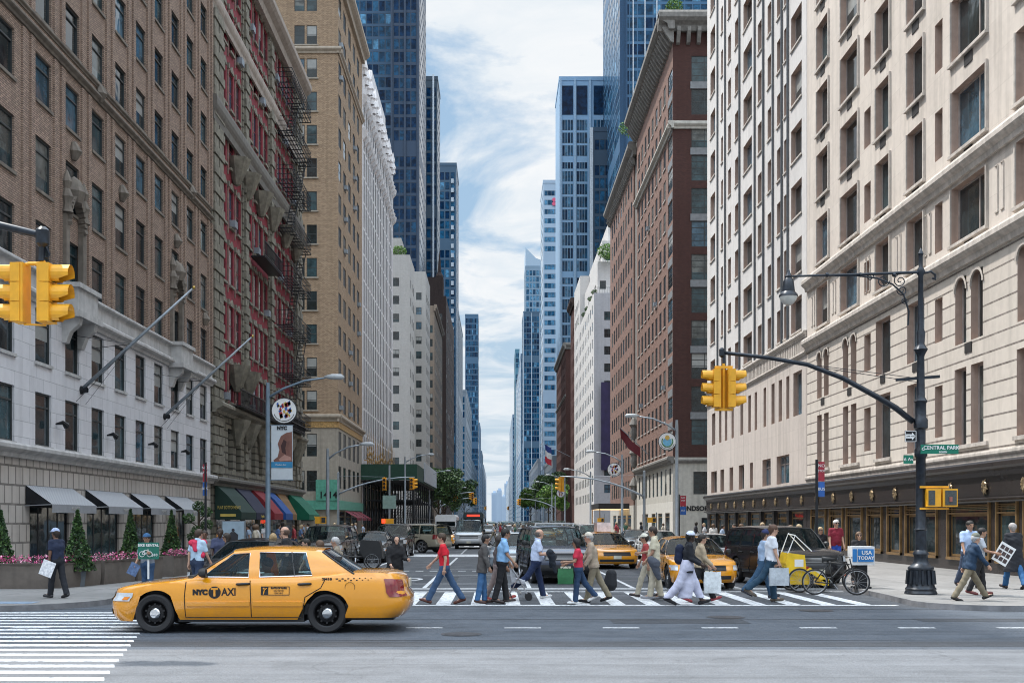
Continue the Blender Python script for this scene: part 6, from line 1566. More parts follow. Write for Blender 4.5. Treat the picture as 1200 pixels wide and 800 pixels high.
far = [(flat_proto(SEDAN, TAXI, 'taxi'), 'taxi', 'small yellow taxi in the distant traffic', 'taxi'), (flat_proto(SEDAN, PB, 'car'), 'car', 'small black car in the distant traffic', 'car'), (flat_proto(SUV, PW, 'car'), 'car', 'small white car in the distant traffic', 'car'),
       (flat_proto(SEDAN, PS, 'car'), 'car', 'small silver car in the distant traffic', 'car'), (flat_proto(VAN, PW, 'van'), 'van', 'small white van in the distant traffic', 'van'), (flat_proto(SUV, PD, 'car'), 'car', 'small dark grey car in the distant traffic', 'car'), (flat_proto(SEDAN, PR, 'car'), 'car', 'small dark red car in the distant traffic', 'car')]
rnd = random.Random(5)
for X in (-7.9, -5.0, -1.2, 1.9, 5.2, 8.3):
    Y = 112+rnd.random()*12
    while Y < 620:
        if not ((X > -3 and X < 3 and Y < 175 and rnd.random() < .6) or rnd.random() < .14):
            me, nm, lb, ct = rnd.choices(far, (5, 4, 3, 4, 1.5, 4, .6))[0]
            q = bpy.data.objects.new(nm, me); C.objects.link(q); place(q, X+rnd.uniform(-.25, .25), Y, 90+rnd.uniform(-4, 4)); tag(q, lb, ct, 'distant traffic down the avenue, '+lb.split(' in ')[0].replace('small ', '')+'s')
        Y += rnd.uniform(7, 13)*(1 if Y < 250 else 1.3)

# ================================================================= people
PEO = {}
def pp(key, label, px, Y, face, z0=.008, **k):
    X = (px-VX)*Y/F; o, J = person(label, X, Y, face, z0=z0, **k); PEO[key] = (o, J); return J
def held(name, mb, mat, label, cat, base=None, smooth=False): return mb.build(name, mat, None, label=label, cat=cat, base=base, smooth=smooth)
def board(name, c, right, up, w, h, mats, label, cat, th=.01):
    m = MB(); c = Vector(c); right = Vector(right).normalized(); up = Vector(up).normalized(); nn = right.cross(up)
    m.obox(c, right*w/2, up*h/2, nn*th/2, 0); return m.build(name, mats, None, label=label, cat=cat, base=c)
def bag(J, side, label, col, w=.36, h=.38, drop=.05, ang=0, mat=None, depth=.1, logo=None):
    p = J['wr'+side]+Vector((0, 0, -.09)); u = Vector((math.cos(R(ang)), math.sin(R(ang)), 0)); n_ = Vector((-u.y, u.x, 0)); top = p+Vector((0, 0, -drop))
    o = empty('shopping_bag', top+Vector((0, 0, -h)), label, 'bag'); m = MB(); rows = []
    for j in range(7):
        t = j/6; z = -h*(1-t); d_ = depth*(1-.75*t**2)/2; ww = w/2*(1-.03*math.sin(t*9)); rows.append([top+u*x*ww+n_*y*d_*(1+.1*math.sin(5*t+x))+Vector((0, 0, z+.01*math.sin(x*7))) for x, y in ((-1, -1), (-.5, -1.1), (0, -.9), (.5, -1.1), (1, -1), (1, 1), (.5, 1.1), (0, .9), (-.5, 1.1), (-1, 1))])
    m.grid(rows, close=True); m.add(rows[0], [tuple(range(10))]); m.build('pouch', mat or pm('bag_%d' % int(sum(col)*100), col, .6, var=.2, scale=12, bump=.3, bscale=12), o, smooth=40)
    m = MB()
    for s_ in (-1, 1): m.tube([top+n_*s_*.02+u*(-w*.22), p+n_*s_*.012+Vector((0, 0, .02)), top+n_*s_*.02+u*(w*.22)], .006, 5)
    m.build('handles', mat or M_plast, o); return o
JE = (.04, .085, .17); JD = (.02, .035, .075)
# crossing, left to right
pp('navycap', 'person in navy shirt and dark trousers with white and blue cap on the left corner', 67, 26.4, 150, .0, h=1.62, top=('tee', (.012, .02, .05)), bottom=('trousers', (.012, .014, .02)), shoe=(.02, .02, .025), skin='brown', hat=((.35, .42, .6), 'cap'), lh=(12, 4), rh=(-14, 6), la=(-5, 10), ra=(5, 30))
PEO['navycap'][0].location.z = .13
J = PEO['navycap'][1]; board('leaflet', (J['wrl'].x+.05, J['wrl'].y-.22, J['wrl'].z+.02), (.9, 0, -.35), (.35, 0, .9), .30, .36, pm('white_leaflet', (.75, .78, .85), .6, var=.35, scale=16), 'white printed leaflet held by the person in the navy shirt', 'leaflet')
J = pp('sign', 'person in grey shirt and jeans with blue cap holding a green bike rental sign', 173, 27.4, -95, h=1.6, top=('tee', (.24, .27, .32)), bottom=('trousers', JE), hat=((.03, .10, .22), 'cap'), skin='tan', la=(35, 70), ra=(10, 35), lh=(4, 2), rh=(-4, 2))
Zs = at(0, 645, 27.0).z; xs = at(174, 0, 27.0).x
o = empty('hand_sign', (xs, 27.0, .6), 'green bike rental sign with white bicycle drawing on a white pole', 'sign')
m = MB(); m.box(xs-.25, xs+.25, 26.99, 27.01, Zs-.20, Zs+.20); m.build('sign_board', pm('rental_green', (.01, .14, .10), .5), o); m = MB(); m.box(xs-.03, xs+.01, 27.012, 27.04, .55, Zs+.1); m.build('pole', M_white, o)
text('BIKE RENTAL', .085, (xs, 26.985, Zs+.13), FACE_CAM, M_white, o, bold=.002); text('$10', .09, (xs+.15, 26.985, Zs-.10), FACE_CAM, M_white, o, bold=.001)
m = MB(); 
for cx_ in (-.15, .03): m.tube([(xs+cx_+.062*math.cos(a), 26.983, Zs-.08+.062*math.sin(a)) for a in [2*math.pi*i/16 for i in range(17)]], .008, 5)
for a, b_ in (((-.15, -.08), (-.10, .01)), ((-.10, .01), (0, .01)), ((0, .01), (-.06, -.08)), ((-.06, -.08), (-.10, .01)), ((.03, -.08), (-.01, .05)), ((-.15, -.08), (-.06, -.08))): m.bar((xs+a[0], 26.983, Zs+a[1]), (xs+b_[0], 26.983, Zs+b_[1]), .012)
m.build('bicycle_symbol', M_white, o)
board('leaflet', (J['wrr'].x-.02, J['wrr'].y-.08, J['wrr'].z-.12), (.9, 0, -.45), (.45, 0, .9), .24, .30, pm('blue_leaflet', (.10, .16, .30), .6, var=.4, scale=16), 'dark blue leaflet with pale rim held by the bike rental person', 'leaflet')
J = pp('scarf', 'person with red scarf over shoulders and pale blue shirt, back turned', 231, 27.2, 60, h=1.72, top=('polo', (.42, .56, .70)), bottom=('trousers', JD), skin='light', hair=(.05, .03, .02), lh=(10, 2), rh=(-10, 4))
c_ = J['neck']; me = meshfrom('scarf', [nets([(np.array((c_.x-.13, c_.y-.04, c_.z-.04)), np.array((c_.x+.13, c_.y+.04, c_.z-.04)), .085, .085), (np.array((c_.x+.1, c_.y+.06, c_.z-.05)), np.array((c_.x+.14, c_.y-.1, c_.z-.35)), .075, .06), (np.array((c_.x-.06, c_.y-.12, c_.z-.05)), np.array((c_.x-.02, c_.y-.16, c_.z-.22)), .06, .05)], .014, .03, wr=.006)], [cloth((.55, .03, .08))])
q = bpy.data.objects.new('scarf', me); C.objects.link(q); tag(q, 'bright red scarf draped around the neck of the person in pale blue', 'scarf')
J = pp('stripe', 'person in navy and white striped shirt behind the black sedan', 258, 31.6, -80, h=1.74, top=('polo', (.05, .06, .12)), bottom=('trousers', JD), skin='dark')
pp('lady', 'person with sunglasses and black top beside the striped shirt', 268, 30.6, 200, h=1.62, top=('jacket', (.015, .015, .018), .05), bottom=('trousers', (.02, .02, .02)), skin='tan', hairtype='bob', glasses=True)
pp('left2', 'person with shaved head and grey top at the planters', 240, 33, -80, h=1.68, top=('tee', (.16, .15, .15)), bottom=('trousers', (.03, .03, .03)), skin='brown', hairtype='short')
pp('bald', 'balding person in black shirt with sunglasses behind the foreground taxi', 337, 26.9, 175, h=1.82, top=('tee', (.012, .013, .016)), bottom=('trousers', JD), hairtype='ring', hair=(.10, .06, .04), glasses=True)
pp('pink', 'person with blond hair and pink top behind the taxi roof', 320, 29.5, 100, h=1.62, top=('tee', (.50, .04, .18)), bottom=('trousers', JD), hairtype='long', hair=(.35, .24, .12))
pp('blue2', 'person in light blue shirt looking down behind the taxi rear window', 366, 26.0, 200, h=1.55, top=('polo', (.30, .45, .62)), bottom=('trousers', JD), hair=(.02, .015, .01), lean=12)
pp('curly', 'person with brown curly hair behind the taxi roof', 377, 25.9, 160, h=1.5, top=('tee', (.06, .05, .05)), bottom=('trousers', JD), hair=(.10, .055, .03), hairtype='bob')
pp('grey', 'grey haired person in beige jacket behind the taxi rear window', 398, 26.2, 185, h=1.58, top=('jacket', (.26, .22, .17), .05), bottom=('trousers', (.1, .09, .08)), hair=(.45, .44, .43), lean=8)
pp('black', 'person in long black coat and headscarf walking left of the man in red', 463, 27.0, -65, h=1.60, top=('coat', (.010, .010, .012), .35), bottom=('trousers', (.01, .01, .01)), hairtype='scarf', hair=(.01, .01, .012), la=(25, 60), ra=(15, 40), shoe=(.01, .01, .01))
J = pp('red', 'person in bright red shirt and blue jeans striding to the left', 521, 26.15, 180, h=1.70, top=('tee', (.62, .012, .03)), bottom=('trousers', JE), shoe=(.10, .03, .02), lh=(28, 2), rh=(-27, 6), la=(-14, 22), ra=(28, 18), hair=(.06, .035, .02), lean=4)
pp('greyj', 'person in loose dark grey jacket and blue jeans facing right', 565, 26.4, 0, h=1.60, top=('jacket', (.085, .08, .078), .16), bottom=('trousers', (.05, .14, .30)), skin='tan', hair=(.012, .01, .01), lh=(5, 2), rh=(-6, 4), width=1.05, la=(-12, 20), ra=(8, 15), lean=6, shoe=(.05, .02, .015))
pp('patt', 'person in patterned leggings and red sandals partly hidden behind the blue shirt', 583, 27.3, 5, h=1.58, top=('tee', (.10, .08, .08)), bottom=('trousers', (.22, .17, .16)), hairtype='long', lh=(22, 4), rh=(-18, 8), shoe=(.35, .05, .04), skin='tan')
J = pp('bluesh', 'person in light blue shirt and black trousers with sunglasses facing right', 588, 26.5, 5, h=1.74, top=('polo', (.24, .45, .72)), bottom=('trousers', (.012, .012, .015)), skin='tan', hair=(.015, .012, .01), lh=(9, 2), rh=(-9, 6), glasses=True, width=1.08, belly=.35, la=(8, 22), ra=(12, 28), lean=6)
J = pp('whiteblue', 'balding person in pale blue shirt and navy trousers carrying a dark jacket, striding right', 628, 27.9, 3, h=1.74, top=('polo', (.52, .60, .78)), bottom=('trousers', (.012, .025, .075)), skin='light', hairtype='ring', hair=(.12, .10, .09), lh=(14, 2), rh=(-32, 22), belly=.55, width=1.08, la=(15, 75), ra=(10, 75), shoe=(.6, .6, .6), lean=5)
c_ = J['wrr']; c_ = np.array((c_.x, c_.y-.02, c_.z)); me = meshfrom('jacket', [nets([(c_+np.array((-.02, -.04, .06)), c_+np.array((.06, .08, -.05)), .09, .10), (c_+np.array((.02, -.02, -.02)), c_+np.array((.12, 0, -.42)), .09, .035), (c_+np.array((.04, .06, -.02)), c_+np.array((.02, .1, -.28)), .08, .05)], .015, .04, wr=.008)], [cloth((.012, .018, .028))])
q = bpy.data.objects.new('jacket', me); C.objects.link(q); tag(q, 'dark folded jacket carried over the arm by the balding man in pale blue', 'jacket')
J = pp('redtop', 'person in red top and jeans with white shoes walking left carrying a green bag', 678, 26.2, 180, h=1.52, top=('tee', (.60, .03, .07)), bottom=('trousers', (.02, .05, .11)), skin='tan', hairtype='bob', hair=(.012, .01, .01), lh=(8, 4), rh=(-26, 14), la=(18, 70), ra=(12, 60), shoe=(.7, .7, .7), glasses=True)
bag(J, 'r' if False else 'l', 'green cloth shopping bag with long handles held by the person in red top', (.015, .12, .04), .36, .36, .06, 0)
J = pp('beige', 'person in beige jacket, khaki trousers and pale cap walking left behind the green bag', 696, 26.6, 180, h=1.66, top=('jacket', (.38, .31, .235), .05), bottom=('trousers', (.24, .205, .14)), hat=((.55, .5, .42), 'cap'), hair=(.4, .4, .4), lh=(14, 4), rh=(-24, 6), lean=9, la=(10, 25), ra=(22, 35), shoe=(.015, .015, .015))
me = meshfrom('backpack', [nets([(np.array((J['hipl'].x+.42, 27.0, .42)), np.array((J['hipl'].x+.45, 27.0, .66)), .17, .13)], .016, .02)], [cloth((.015, .016, .02))]); q = bpy.data.objects.new('rucksack', me); C.objects.link(q); tag(q, 'round black bag trailing behind the person in beige jacket', 'bag')
J = pp('cream', 'person in cream shirt and pale trousers standing with a grey jacket on the arm', 768, 27.6, 172, h=1.78, top=('polo', (.58, .53, .40)), bottom=('trousers', (.48, .43, .33)), skin='tan', hair=(.03, .02, .015), lh=(10, 3), rh=(-8, 2), la=(8, 30), ra=(20, 60), belly=.2, shoe=(.25, .25, .27))
c_ = np.array(J['wrl']); me = meshfrom('jacket', [nets([(c_+np.array((.12, -.05, .02)), c_+np.array((.24, -.05, -.08)), .10, .10), (c_+np.array((.18, -.05, -.05)), c_+np.array((.30, -.05, -.42)), .12, .06)], .015, .04, wr=.008)], [cloth((.075, .085, .11))])
q = bpy.data.objects.new('jacket', me); C.objects.link(q); tag(q, 'blue grey jacket hanging from the arm of the man in cream', 'jacket')
J = pp('cream2', 'person in pale trousers and red top just behind the man in cream', 758, 28.6, 170, h=1.62, top=('tee', (.35, .05, .05)), bottom=('trousers', (.42, .38, .3)), skin='tan', hat=((.6, .58, .5), 'cap'))
J = pp('robe', 'person in white cap, black jacket and long pale robe striding right', 805, 25.9, 0, h=1.74, top=('jacket', (.012, .014, .022), .12), bottom=('robe', (.55, .56, .70), .16), skin='dark', hat=((.60, .66, .82), 'cup'), hair=(.01, .01, .01), lh=(27, 4), rh=(-27, 14), la=(28, 25), ra=(5, 55), shoe=(.012, .012, .012), lean=5)
c_ = J['chest']; me = meshfrom('backpack', [nets([(np.array((c_.x-.19, c_.y+.05, c_.z+.08)), np.array((c_.x-.20, c_.y+.05, c_.z-.18)), .10, .115)], .016, .02, wr=.004)], [cloth((.008, .015, .045))]); q = bpy.data.objects.new('backpack', me); C.objects.link(q); tag(q, 'navy backpack worn by the person in the white robe', 'backpack')
J = pp('beige2', 'person in short beige jacket and dark trousers walking right behind the robe', 820, 26.9, 0, h=1.66, top=('jacket', (.40, .32, .22), .02), bottom=('trousers', (.012, .012, .014)), skin='light', hairtype='short', hair=(.02, .015, .012), glasses=True, lh=(26, 2), rh=(-22, 16), la=(12, 30), ra=(15, 30), shoe=(.30, .04, .05))
bag(J, 'r', 'white plastic shopping bag swinging before the beige jacket', (.66, .70, .72), .40, .50, .05, 0)
J = pp('white', 'person in white t-shirt and dark jeans striding right with silver bag', 903, 26.9, 0, h=1.84, top=('tee', (.70, .73, .80)), bottom=('trousers', (.015, .05, .09)), skin='light', hair=(.10, .05, .03), lh=(8, 2), rh=(-30, 22), la=(4, 8), ra=(6, 12), glasses=True, shoe=(.09, .07, .05), belly=.15)
bag(J, 'r', 'shiny silver grey shopping bag carried by the person in the white t-shirt', (.40, .44, .48), .46, .42, .03, 0)
J = pp('behind', 'person in pale blue top and jeans striding just behind the white t-shirt', 894, 28.1, 0, h=1.72, top=('tee', (.34, .45, .62)), bottom=('trousers', (.03, .08, .15)), skin='tan', hat=((.02, .03, .10), 'cap'), lh=(18, 4), rh=(-30, 12), shoe=(.02, .02, .03))
# right pavement
Z = .13
pp('burg', 'person in burgundy t-shirt and blue shorts with sunglasses by the orange cone', 979, 38.5, -85, Z, h=1.84, top=('tee', (.20, .012, .03)), bottom=('shorts', (.02, .08, .42)), skin='light', hair=(.55, .54, .52), glasses=True, la=(6, 15), ra=(6, 15), lh=(3, 1), rh=(-3, 1), shoe=(.5, .5, .5), belly=.3)
J = PEO['burg'][1]; t_ = text('AUSTRALIA', .07, (J['chest'].x, J['chest'].y-.17, J['chest'].z+.07), FACE_CAM, M_white, None) if False else None
pp('teal', 'person with blond hair, sunglasses, black cardigan over teal top', 961, 39.0, -95, Z, h=1.62, top=('jacket', (.012, .012, .014), .02), bottom=('trousers', (.02, .02, .02)), hairtype='long', hair=(.42, .30, .16), glasses=True)
pp('stand', 'person in black top with sunglasses behind the newspaper stand', 1006, 31.8, -95, Z, h=1.52, top=('jacket', (.014, .014, .016), .02), bottom=('trousers', (.03, .02, .02)), hairtype='bob', hair=(.12, .07, .04), glasses=True)
J = pp('old', 'person in navy jacket, khaki trousers and green cap striding right on the corner', 1136, 25.6, 0, .1, h=1.60, top=('jacket', (.012, .035, .075), .08), bottom=('trousers', (.19, .16, .11)), hat=((.14, .15, .12), 'cap'), hair=(.5, .5, .5), lh=(32, 2), rh=(-26, 6), lean=12, la=(-22, 10), ra=(22, 18), shoe=(.012, .01, .01))
J = pp('map', 'person in light grey top with camera holding an open printed poster', 1148, 27.6, -20, Z, h=1.64, top=('tee', (.42, .45, .5)), bottom=('trousers', (.012, .012, .014)), skin='tan', hair=(.012, .01, .01), lh=(8, 2), rh=(-14, 8), la=(22, 55), ra=(22, 55), shoe=(.12, .02, .02))
c_ = (J['wrl']+J['wrr'])/2+Vector((.16, -.1, -.02)); R_, U_ = Vector((.8, -.1, -.5)).normalized(), Vector((.5, 0, .8)).normalized()
board('poster', c_, R_, U_, .38, .50, M_white, 'white poster with dark photo blocks held open by the person in light grey', 'poster')
po = bpy.context.scene.objects[-1] if False else None
nn = R_.cross(U_); m = MB()
for i in (-1, 0, 1):
    for j in (-1, 0, 1): m.obox(c_+R_*i*.11+U_*(.14*j)+nn*.008, R_*.045, U_*.05, nn*.002)
m2 = m.build('printed_blocks', pm('print_dark', (.06, .04, .04), .5, var=.6, scale=20), [x for x in C.objects if x.name.startswith('poster')][-1])
pp('tall', 'person in pale blue shirt standing behind the green cap near the shop window', 1135, 30.5, -80, Z, h=1.84, top=('polo', (.38, .50, .72)), bottom=('trousers', (.05, .07, .12)), skin='tan', hair=(.015, .012, .01), width=1.1)
pp('coat', 'person in long dark coat and jeans seen from behind at the right edge', 1188, 30.0, 95, Z, h=1.78, top=('coat', (.012, .014, .022), .45), bottom=('trousers', (.03, .12, .28)), hair=(.32, .30, .29), la=(-5, 10), ra=(6, 12))
# smaller figures: shared lighter meshes
cols_t = [(.5, .5, .52), (.03, .03, .04), (.35, .05, .06), (.10, .16, .30), (.45, .40, .32), (.05, .12, .08), (.30, .38, .5), (.6, .58, .55)]
protos = []; rn = random.Random(11)
for i in range(12):
    sk_ = ['light', 'tan', 'brown', 'light', 'dark'][i % 5]; ht = ['short', 'bob', 'short', 'long'][i % 4]; c_ = cols_t[i % 8]; st_ = (22, 6) if i % 3 else (4, 2)
    cn_ = ['grey', 'black', 'red', 'blue', 'cream', 'green', 'pale blue', 'white'][i % 8]; bn_ = ['dark trousers', 'jeans', 'khaki trousers'][i % 3]
    o_, J_ = person('p', 0, 0, 0, h=rn.uniform(1.58, 1.8), skin=sk_, hair=[(.02, .015, .01), (.12, .07, .04), (.4, .3, .18)][i % 3], hairtype=ht, top=(['tee', 'jacket', 'polo'][i % 3], c_), bottom=('trousers', [(.02, .02, .025), JE, (.25, .22, .16)][i % 3]), lh=(st_[0], 3), rh=(-st_[0], st_[1]), res=.024)
    protos.append((o_, cn_, bn_, ['short hair', 'a dark bob', 'short hair', 'long hair'][i % 4]))
used_p = set()
def crowd(i, X, Y, face, where, z0=.13, grp='people in the background'):
    o_, cn_, bn_, hn_ = protos[i]
    q = o_ if i not in used_p else copy_tree(o_)
    used_p.add(i); q.location = (X, Y, z0); q.rotation_euler = (0, 0, R(face)); tag(q, 'person in %s top and %s %s' % (cn_, bn_, where), 'person', grp+', '+where+', %s top' % cn_); return q
for k, (px, Y, fc) in enumerate(((862, 52, 200), (870, 50, 170), (893, 47, -90), (905, 45, 160), (925, 43, 10), (938, 42, 190), (846, 60, 0), (836, 66, 90), (826, 72, 180), (815, 80, 0), (880, 55, 20)  )):
    crowd(k % 12, (px-VX)*Y/F, Y, fc, 'outside the granite shopfront')
for k, (px, Y, fc) in enumerate(((282, 52, 0), (292, 56, 180), (302, 50, 200), (311, 60, -60), (330, 66, 0), (345, 70, 180), (352, 62, 10), (362, 74, 160), (372, 78, -80), (383, 84, 0), (325, 54, 20), (300, 46, 180), (392, 88, 90), (355, 90, 0), (405, 96, 180), (416, 100, 0))):
    X = (px-VX)*Y/F
    if X > -9.3: X = -9.6-(k % 3)*.7
    crowd((k+5) % 12, X, Y, fc, 'below the coloured awnings')
for k, (px, Y, fc) in enumerate(((586, 104, 0), (592, 98, 180), (600, 101, 0), (604, 95, 180), (612, 103, 0), (619, 106, 180), (578, 108, 0), (596, 176, 0), (588, 180, 180), (602, 185, 0), (611, 178, 180), (620, 182, 0), (571, 179, 0), (627, 103, 0), (563, 112, 0))):
    crowd((k*5+2) % 12, (px-VX)*Y/F, Y, fc, 'crossing the avenue far away', .01)
for k, (X, Y, fc) in enumerate(((-11, 112, 0), (-12, 120, 90), (-10.5, 126, -90), (12, 112, 200), (13.5, 118, -90), (11.5, 130, 90), (12.5, 140, -90), (11, 104, 0), (12.6, 98, 180), (14, 95, 0), (-12.5, 97, 0), (-11, 93, 180), (13, 150, 90))):
    crowd((k*7+1) % 12, X, Y, fc, 'on the far pavement', .13)

# ================================================================= street furniture
M_sigy = pm('signal_yellow', (.78, .38, .02), .45, var=.12, scale=5); M_lens = pm('signal_lens_dark', (.03, .03, .03), .2); M_iron = pm('lamp_iron', (.018, .024, .034), .35, .3, var=.5, scale=9)
def sig_head(par, c, ang, h=.98, nm='signal_head'):
    """three section housing facing direction ang, centre c"""
    c = Vector(c); o = empty(nm, c-absloc(par)); o.parent = par; f = Vector((math.cos(R(ang)), math.sin(R(ang)), 0)); s_ = Vector((-f.y, f.x, 0)); u = Vector((0, 0, 1)); m = MB()
    for k in (-1, 0, 1):
        cc_ = c+u*k*h/3; m.obox(cc_+f*.03, f*.07, s_*.165, u*(h/6-.006)); m.obox(cc_-f*.03, f*.05, s_*.15, u*(h/6))
    m.build('housing', M_sigy, o); m = MB(); n_ = 14
    for k in (-1, 0, 1):
        cc_ = c+u*k*h/3+f*.10; rows = []
        for t, q in ((0, 0), (.27, 1)):
            rows.append([cc_+f*(t if math.sin(a) > -.3 else t*.45)+s_*.135*math.cos(a)+u*(.135*math.sin(a)-.0) for a in [R(-60)+R(300)*i/n_ for i in range(n_+1)]])
        m.grid(rows); m.grid([[p+(cc_-p)*.03 if False else p+((cc_+f*((p-cc_).dot(f)))-p)*.06 for p in r] for r in rows])
        for i in range(n_): pass
    m.build('visors', M_sigy, o); m = MB()
    for k, col in ((1, 0), (0, 0), (-1, 0)): 
        cc_ = c+u*k*h/3+f*.105; m.add([cc_+s_*.125*math.cos(2*math.pi*i/16)+u*.125*math.sin(2*math.pi*i/16) for i in range(16)], [tuple(range(16))])
    m.build('lenses', M_lens, o); return o
# ---- ornate black lamp and signal post on the right corner
LY = 27.9; X0 = at(1079, 0, LY).x; A_ = lambda px, py: at(px, py, LY)
o = empty('street_lamp', (X0, LY, .1), 'ornate black cast iron lamp and signal post on the right corner', 'street lamp')
m = MB(); m.lathe([(0, 0), (.38, 0), (.39, .06), (.36, .12), (.37, .17), (.33, .22), (.315, .30), (.29, .62), (.31, .66), (.30, .70), (.22, .76), (.17, .84), (.165, .98), (.19, 1.02), (.18, 1.06), (.135, 1.12), (.125, 1.6), (.15, 1.63), (.12, 1.68), (.115, 3.4), (.15, 3.45), (.15, 3.6), (.115, 3.66), (.115, 4.1), (.17, 4.14), (.17, 4.34), (.13, 4.4), (.13, 4.75), (.16, 4.8), (.10, 4.9), (.085, 5.9), (.10, 5.95), (.17, 6.08), (.12, 6.16), (.09, 6.22), (.11, 6.5), (.07, 6.6), (.06, 7.9), (.09, 7.95), (.09, 8.05), (.05, 8.12), (.05, 8.4), (.07, 8.45), (.03, 8.55), (0, 8.6)], (X0, LY, .1), 18)
m.build('post', M_iron, o, smooth=35)
m = MB()
for k in range(14):
    a = 2*math.pi*k/14; m.bar((X0+.335*math.cos(a), LY+.335*math.sin(a), .38), (X0+.305*math.cos(a), LY+.305*math.sin(a), .72), .05)
m.build('base_fluting', M_iron, o)
zA = at(0, 321, LY).z; xl = A_(922, 0).x
m = MB(); m.tube([(X0+.1, LY, zA+.05), (X0-1.2, LY, zA), (xl, LY, zA-.06)], [.04, .035, .025], 8)
for t in (.2, .45, .7): m.lathe([(.05, -.03), (.06, 0), (.05, .03)], (X0+(xl-X0)*t, LY, zA-.02), 8, 'x')
pts = [A_(1064, 381), A_(1065, 365), A_(1059, 345), A_(1046, 333), A_(1028, 326), A_(1005, 323), A_(978, 323)]
m.tube(pts, .022, 6)
def scroll(mb, c, r, sgn=1, a0=0, turns=1.6):
    P = []
    for i in range(26):
        t = i/25; rr = r*(1-.85*t); a = R(a0)+sgn*turns*2*math.pi*t; P.append((c[0]+rr*math.cos(a), LY, c[2]+rr*math.sin(a)))
    mb.tube(P, .014, 5)
for (px, py, r, s_, a0) in ((1055, 329, .17, 1, 90), (1035, 329, .16, -1, 0), (1057, 340, .13, 1, 180), (1060, 352, .09, -1, 0), (1020, 325, .09, 1, 0)): scroll(m, A_(px, py), r, s_, a0)
m.tube([(X0, LY, zA), (X0+.25, LY, zA+.06), (X0+.36, LY, zA-.02), (X0+.36, LY, zA-.14), (X0+.28, LY, zA-.1)], .03, 6)
m.build('lamp_arm', M_iron, o, smooth=40)
lo = empty('lantern', (xl+.03-X0, 0, zA-.1)); lo.parent = o
m = MB(); cx_ = xl+.04; m.lathe([(0, .12), (.03, .1), (.05, .02), (.09, -.06), (.08, -.10), (.13, -.18), (.15, -.34), (.16, -.44), (.23, -.52), (.235, -.56)], (cx_, LY, zA), 16); m.build('hood', M_iron, lo, smooth=35)
m = MB(); m.lathe([(.22, -.56), (.20, -.64), (.13, -.73), (.04, -.78), (0, -.79)], (cx_, LY, zA), 16); m.build('globe', pm('milky_glass', (.62, .62, .58), .25), lo, smooth=True)
m = MB(); m.tube([A_(1070, 494), A_(1050, 478), A_(1030, 466), A_(988, 443), (A_(946, 427)), A_(900, 419), A_(846, 413)], [.075, .075, .07, .062, .055, .05, .045], 10); m.build('signal_arm', M_iron, o, smooth=True)
m = MB(); m.bar(A_(1050, 445), A_(1101, 441), .07); m.tube([A_(1075, 443), A_(900, 421)], .008, 4); m.tube([A_(1078, 448), A_(950, 429)], .008, 4); m.lathe([(.03, -.12), (.07, -.08), (.07, .08), (.03, .12)], A_(846, 413), 10); m.bar(A_(848, 413), A_(848, 434), .05); m.build('cross_arm', M_iron, o)
def signal_cluster(label, c, angs, par_loc=None, sep=.0, h=.98, ctr_off=.17, group='yellow traffic signals'):
    c = Vector(c); o = empty('traffic_signal', c, label, 'traffic signal', group)
    for a in angs:
        f = Vector((math.cos(R(a)), math.sin(R(a)), 0)); sig_head(o, c+f*ctr_off, a, h)
    m = MB(); m.tube([c+Vector((0, 0, -h/2-.05)), c+Vector((0, 0, h/2+.14))], .035, 8); m.box(c.x-.22, c.x+.22, c.y-.04, c.y+.04, c.z+h/2+.02, c.z+h/2+.08); m.box(c.x-.22, c.x+.22, c.y-.04, c.y+.04, c.z-h/2-.08, c.z-h/2-.02); m.build('bracket', M_sigy, o); return o
signal_cluster('yellow three lamp signal heads hanging from the ornate black post arm', A_(848, 455), (180, 0, 90), h=.95)
# signs on the post
def sign(name, label, c, w, h, mat, txt, size, tm=None, cat='street sign', rot=FACE_CAM, sx=1, bold=0, th=.02):
    c = Vector(c); o = empty(name, c, label, cat); m = MB(); m.box(c.x-w/2, c.x+w/2, c.y-th/2, c.y+th/2, c.z-h/2, c.z+h/2); m.build('sign_board', mat, o)
    for (s_, dx, dz, sz) in txt: text(s_, sz, (c.x+dx, c.y-th/2-.006, c.z+dz), rot, tm or M_white, o, sx=sx, bold=bold)
    return o
A2 = lambda px, py: at(px, py, LY-.16)
sign('street_sign', 'green street name sign reading CENTRAL PARK SOUTH on the ornate post', A2(1101, 526), .93, .23, M_green, [('CENTRAL PARK', .04, .03, .125), ('SOUTH', .08, -.075, .06), ('C', -.41, .0, .1)], .1, bold=.002)
sign('street_sign', 'small green sign reading 6 Av at left of the ornate post', A2(1064.5, 538), .24, .21, M_green, [('6 Av', 0, 0, .12)], .1)
o5 = sign('one_way_sign', 'black one way sign with white arrow on the ornate post', A2(1067, 511), .28, .28, M_black, [('ONE WAY', .0, 0, .045)], .1, tm=M_black)
c_ = A2(1067, 511); m = MB(); y = c_.y-.015; m.add([(c_.x-.12, y, c_.z-.05), (c_.x+.03, y, c_.z-.05), (c_.x+.03, y, c_.z-.10), (c_.x+.12, y, c_.z), (c_.x+.03, y, c_.z+.10), (c_.x+.03, y, c_.z+.05), (c_.x-.12, y, c_.z+.05)], [tuple(range(7))]); m.build('arrow', M_white, o5)
m = MB()
for a, b_ in (((-.13, -.13), (.13, -.13)), ((.13, -.13), (.13, .13)), ((.13, .13), (-.13, .13)), ((-.13, .13), (-.13, -.13))): m.bar((c_.x+a[0], y, c_.z+a[1]), (c_.x+b_[0], y, c_.z+b_[1]), .012)
m.build('border', M_white, o5)
c_ = A2(1102, 583); o = empty('pedestrian_signal', c_, 'yellow pedestrian signal boxes with grid screens on the ornate post', 'pedestrian signal')
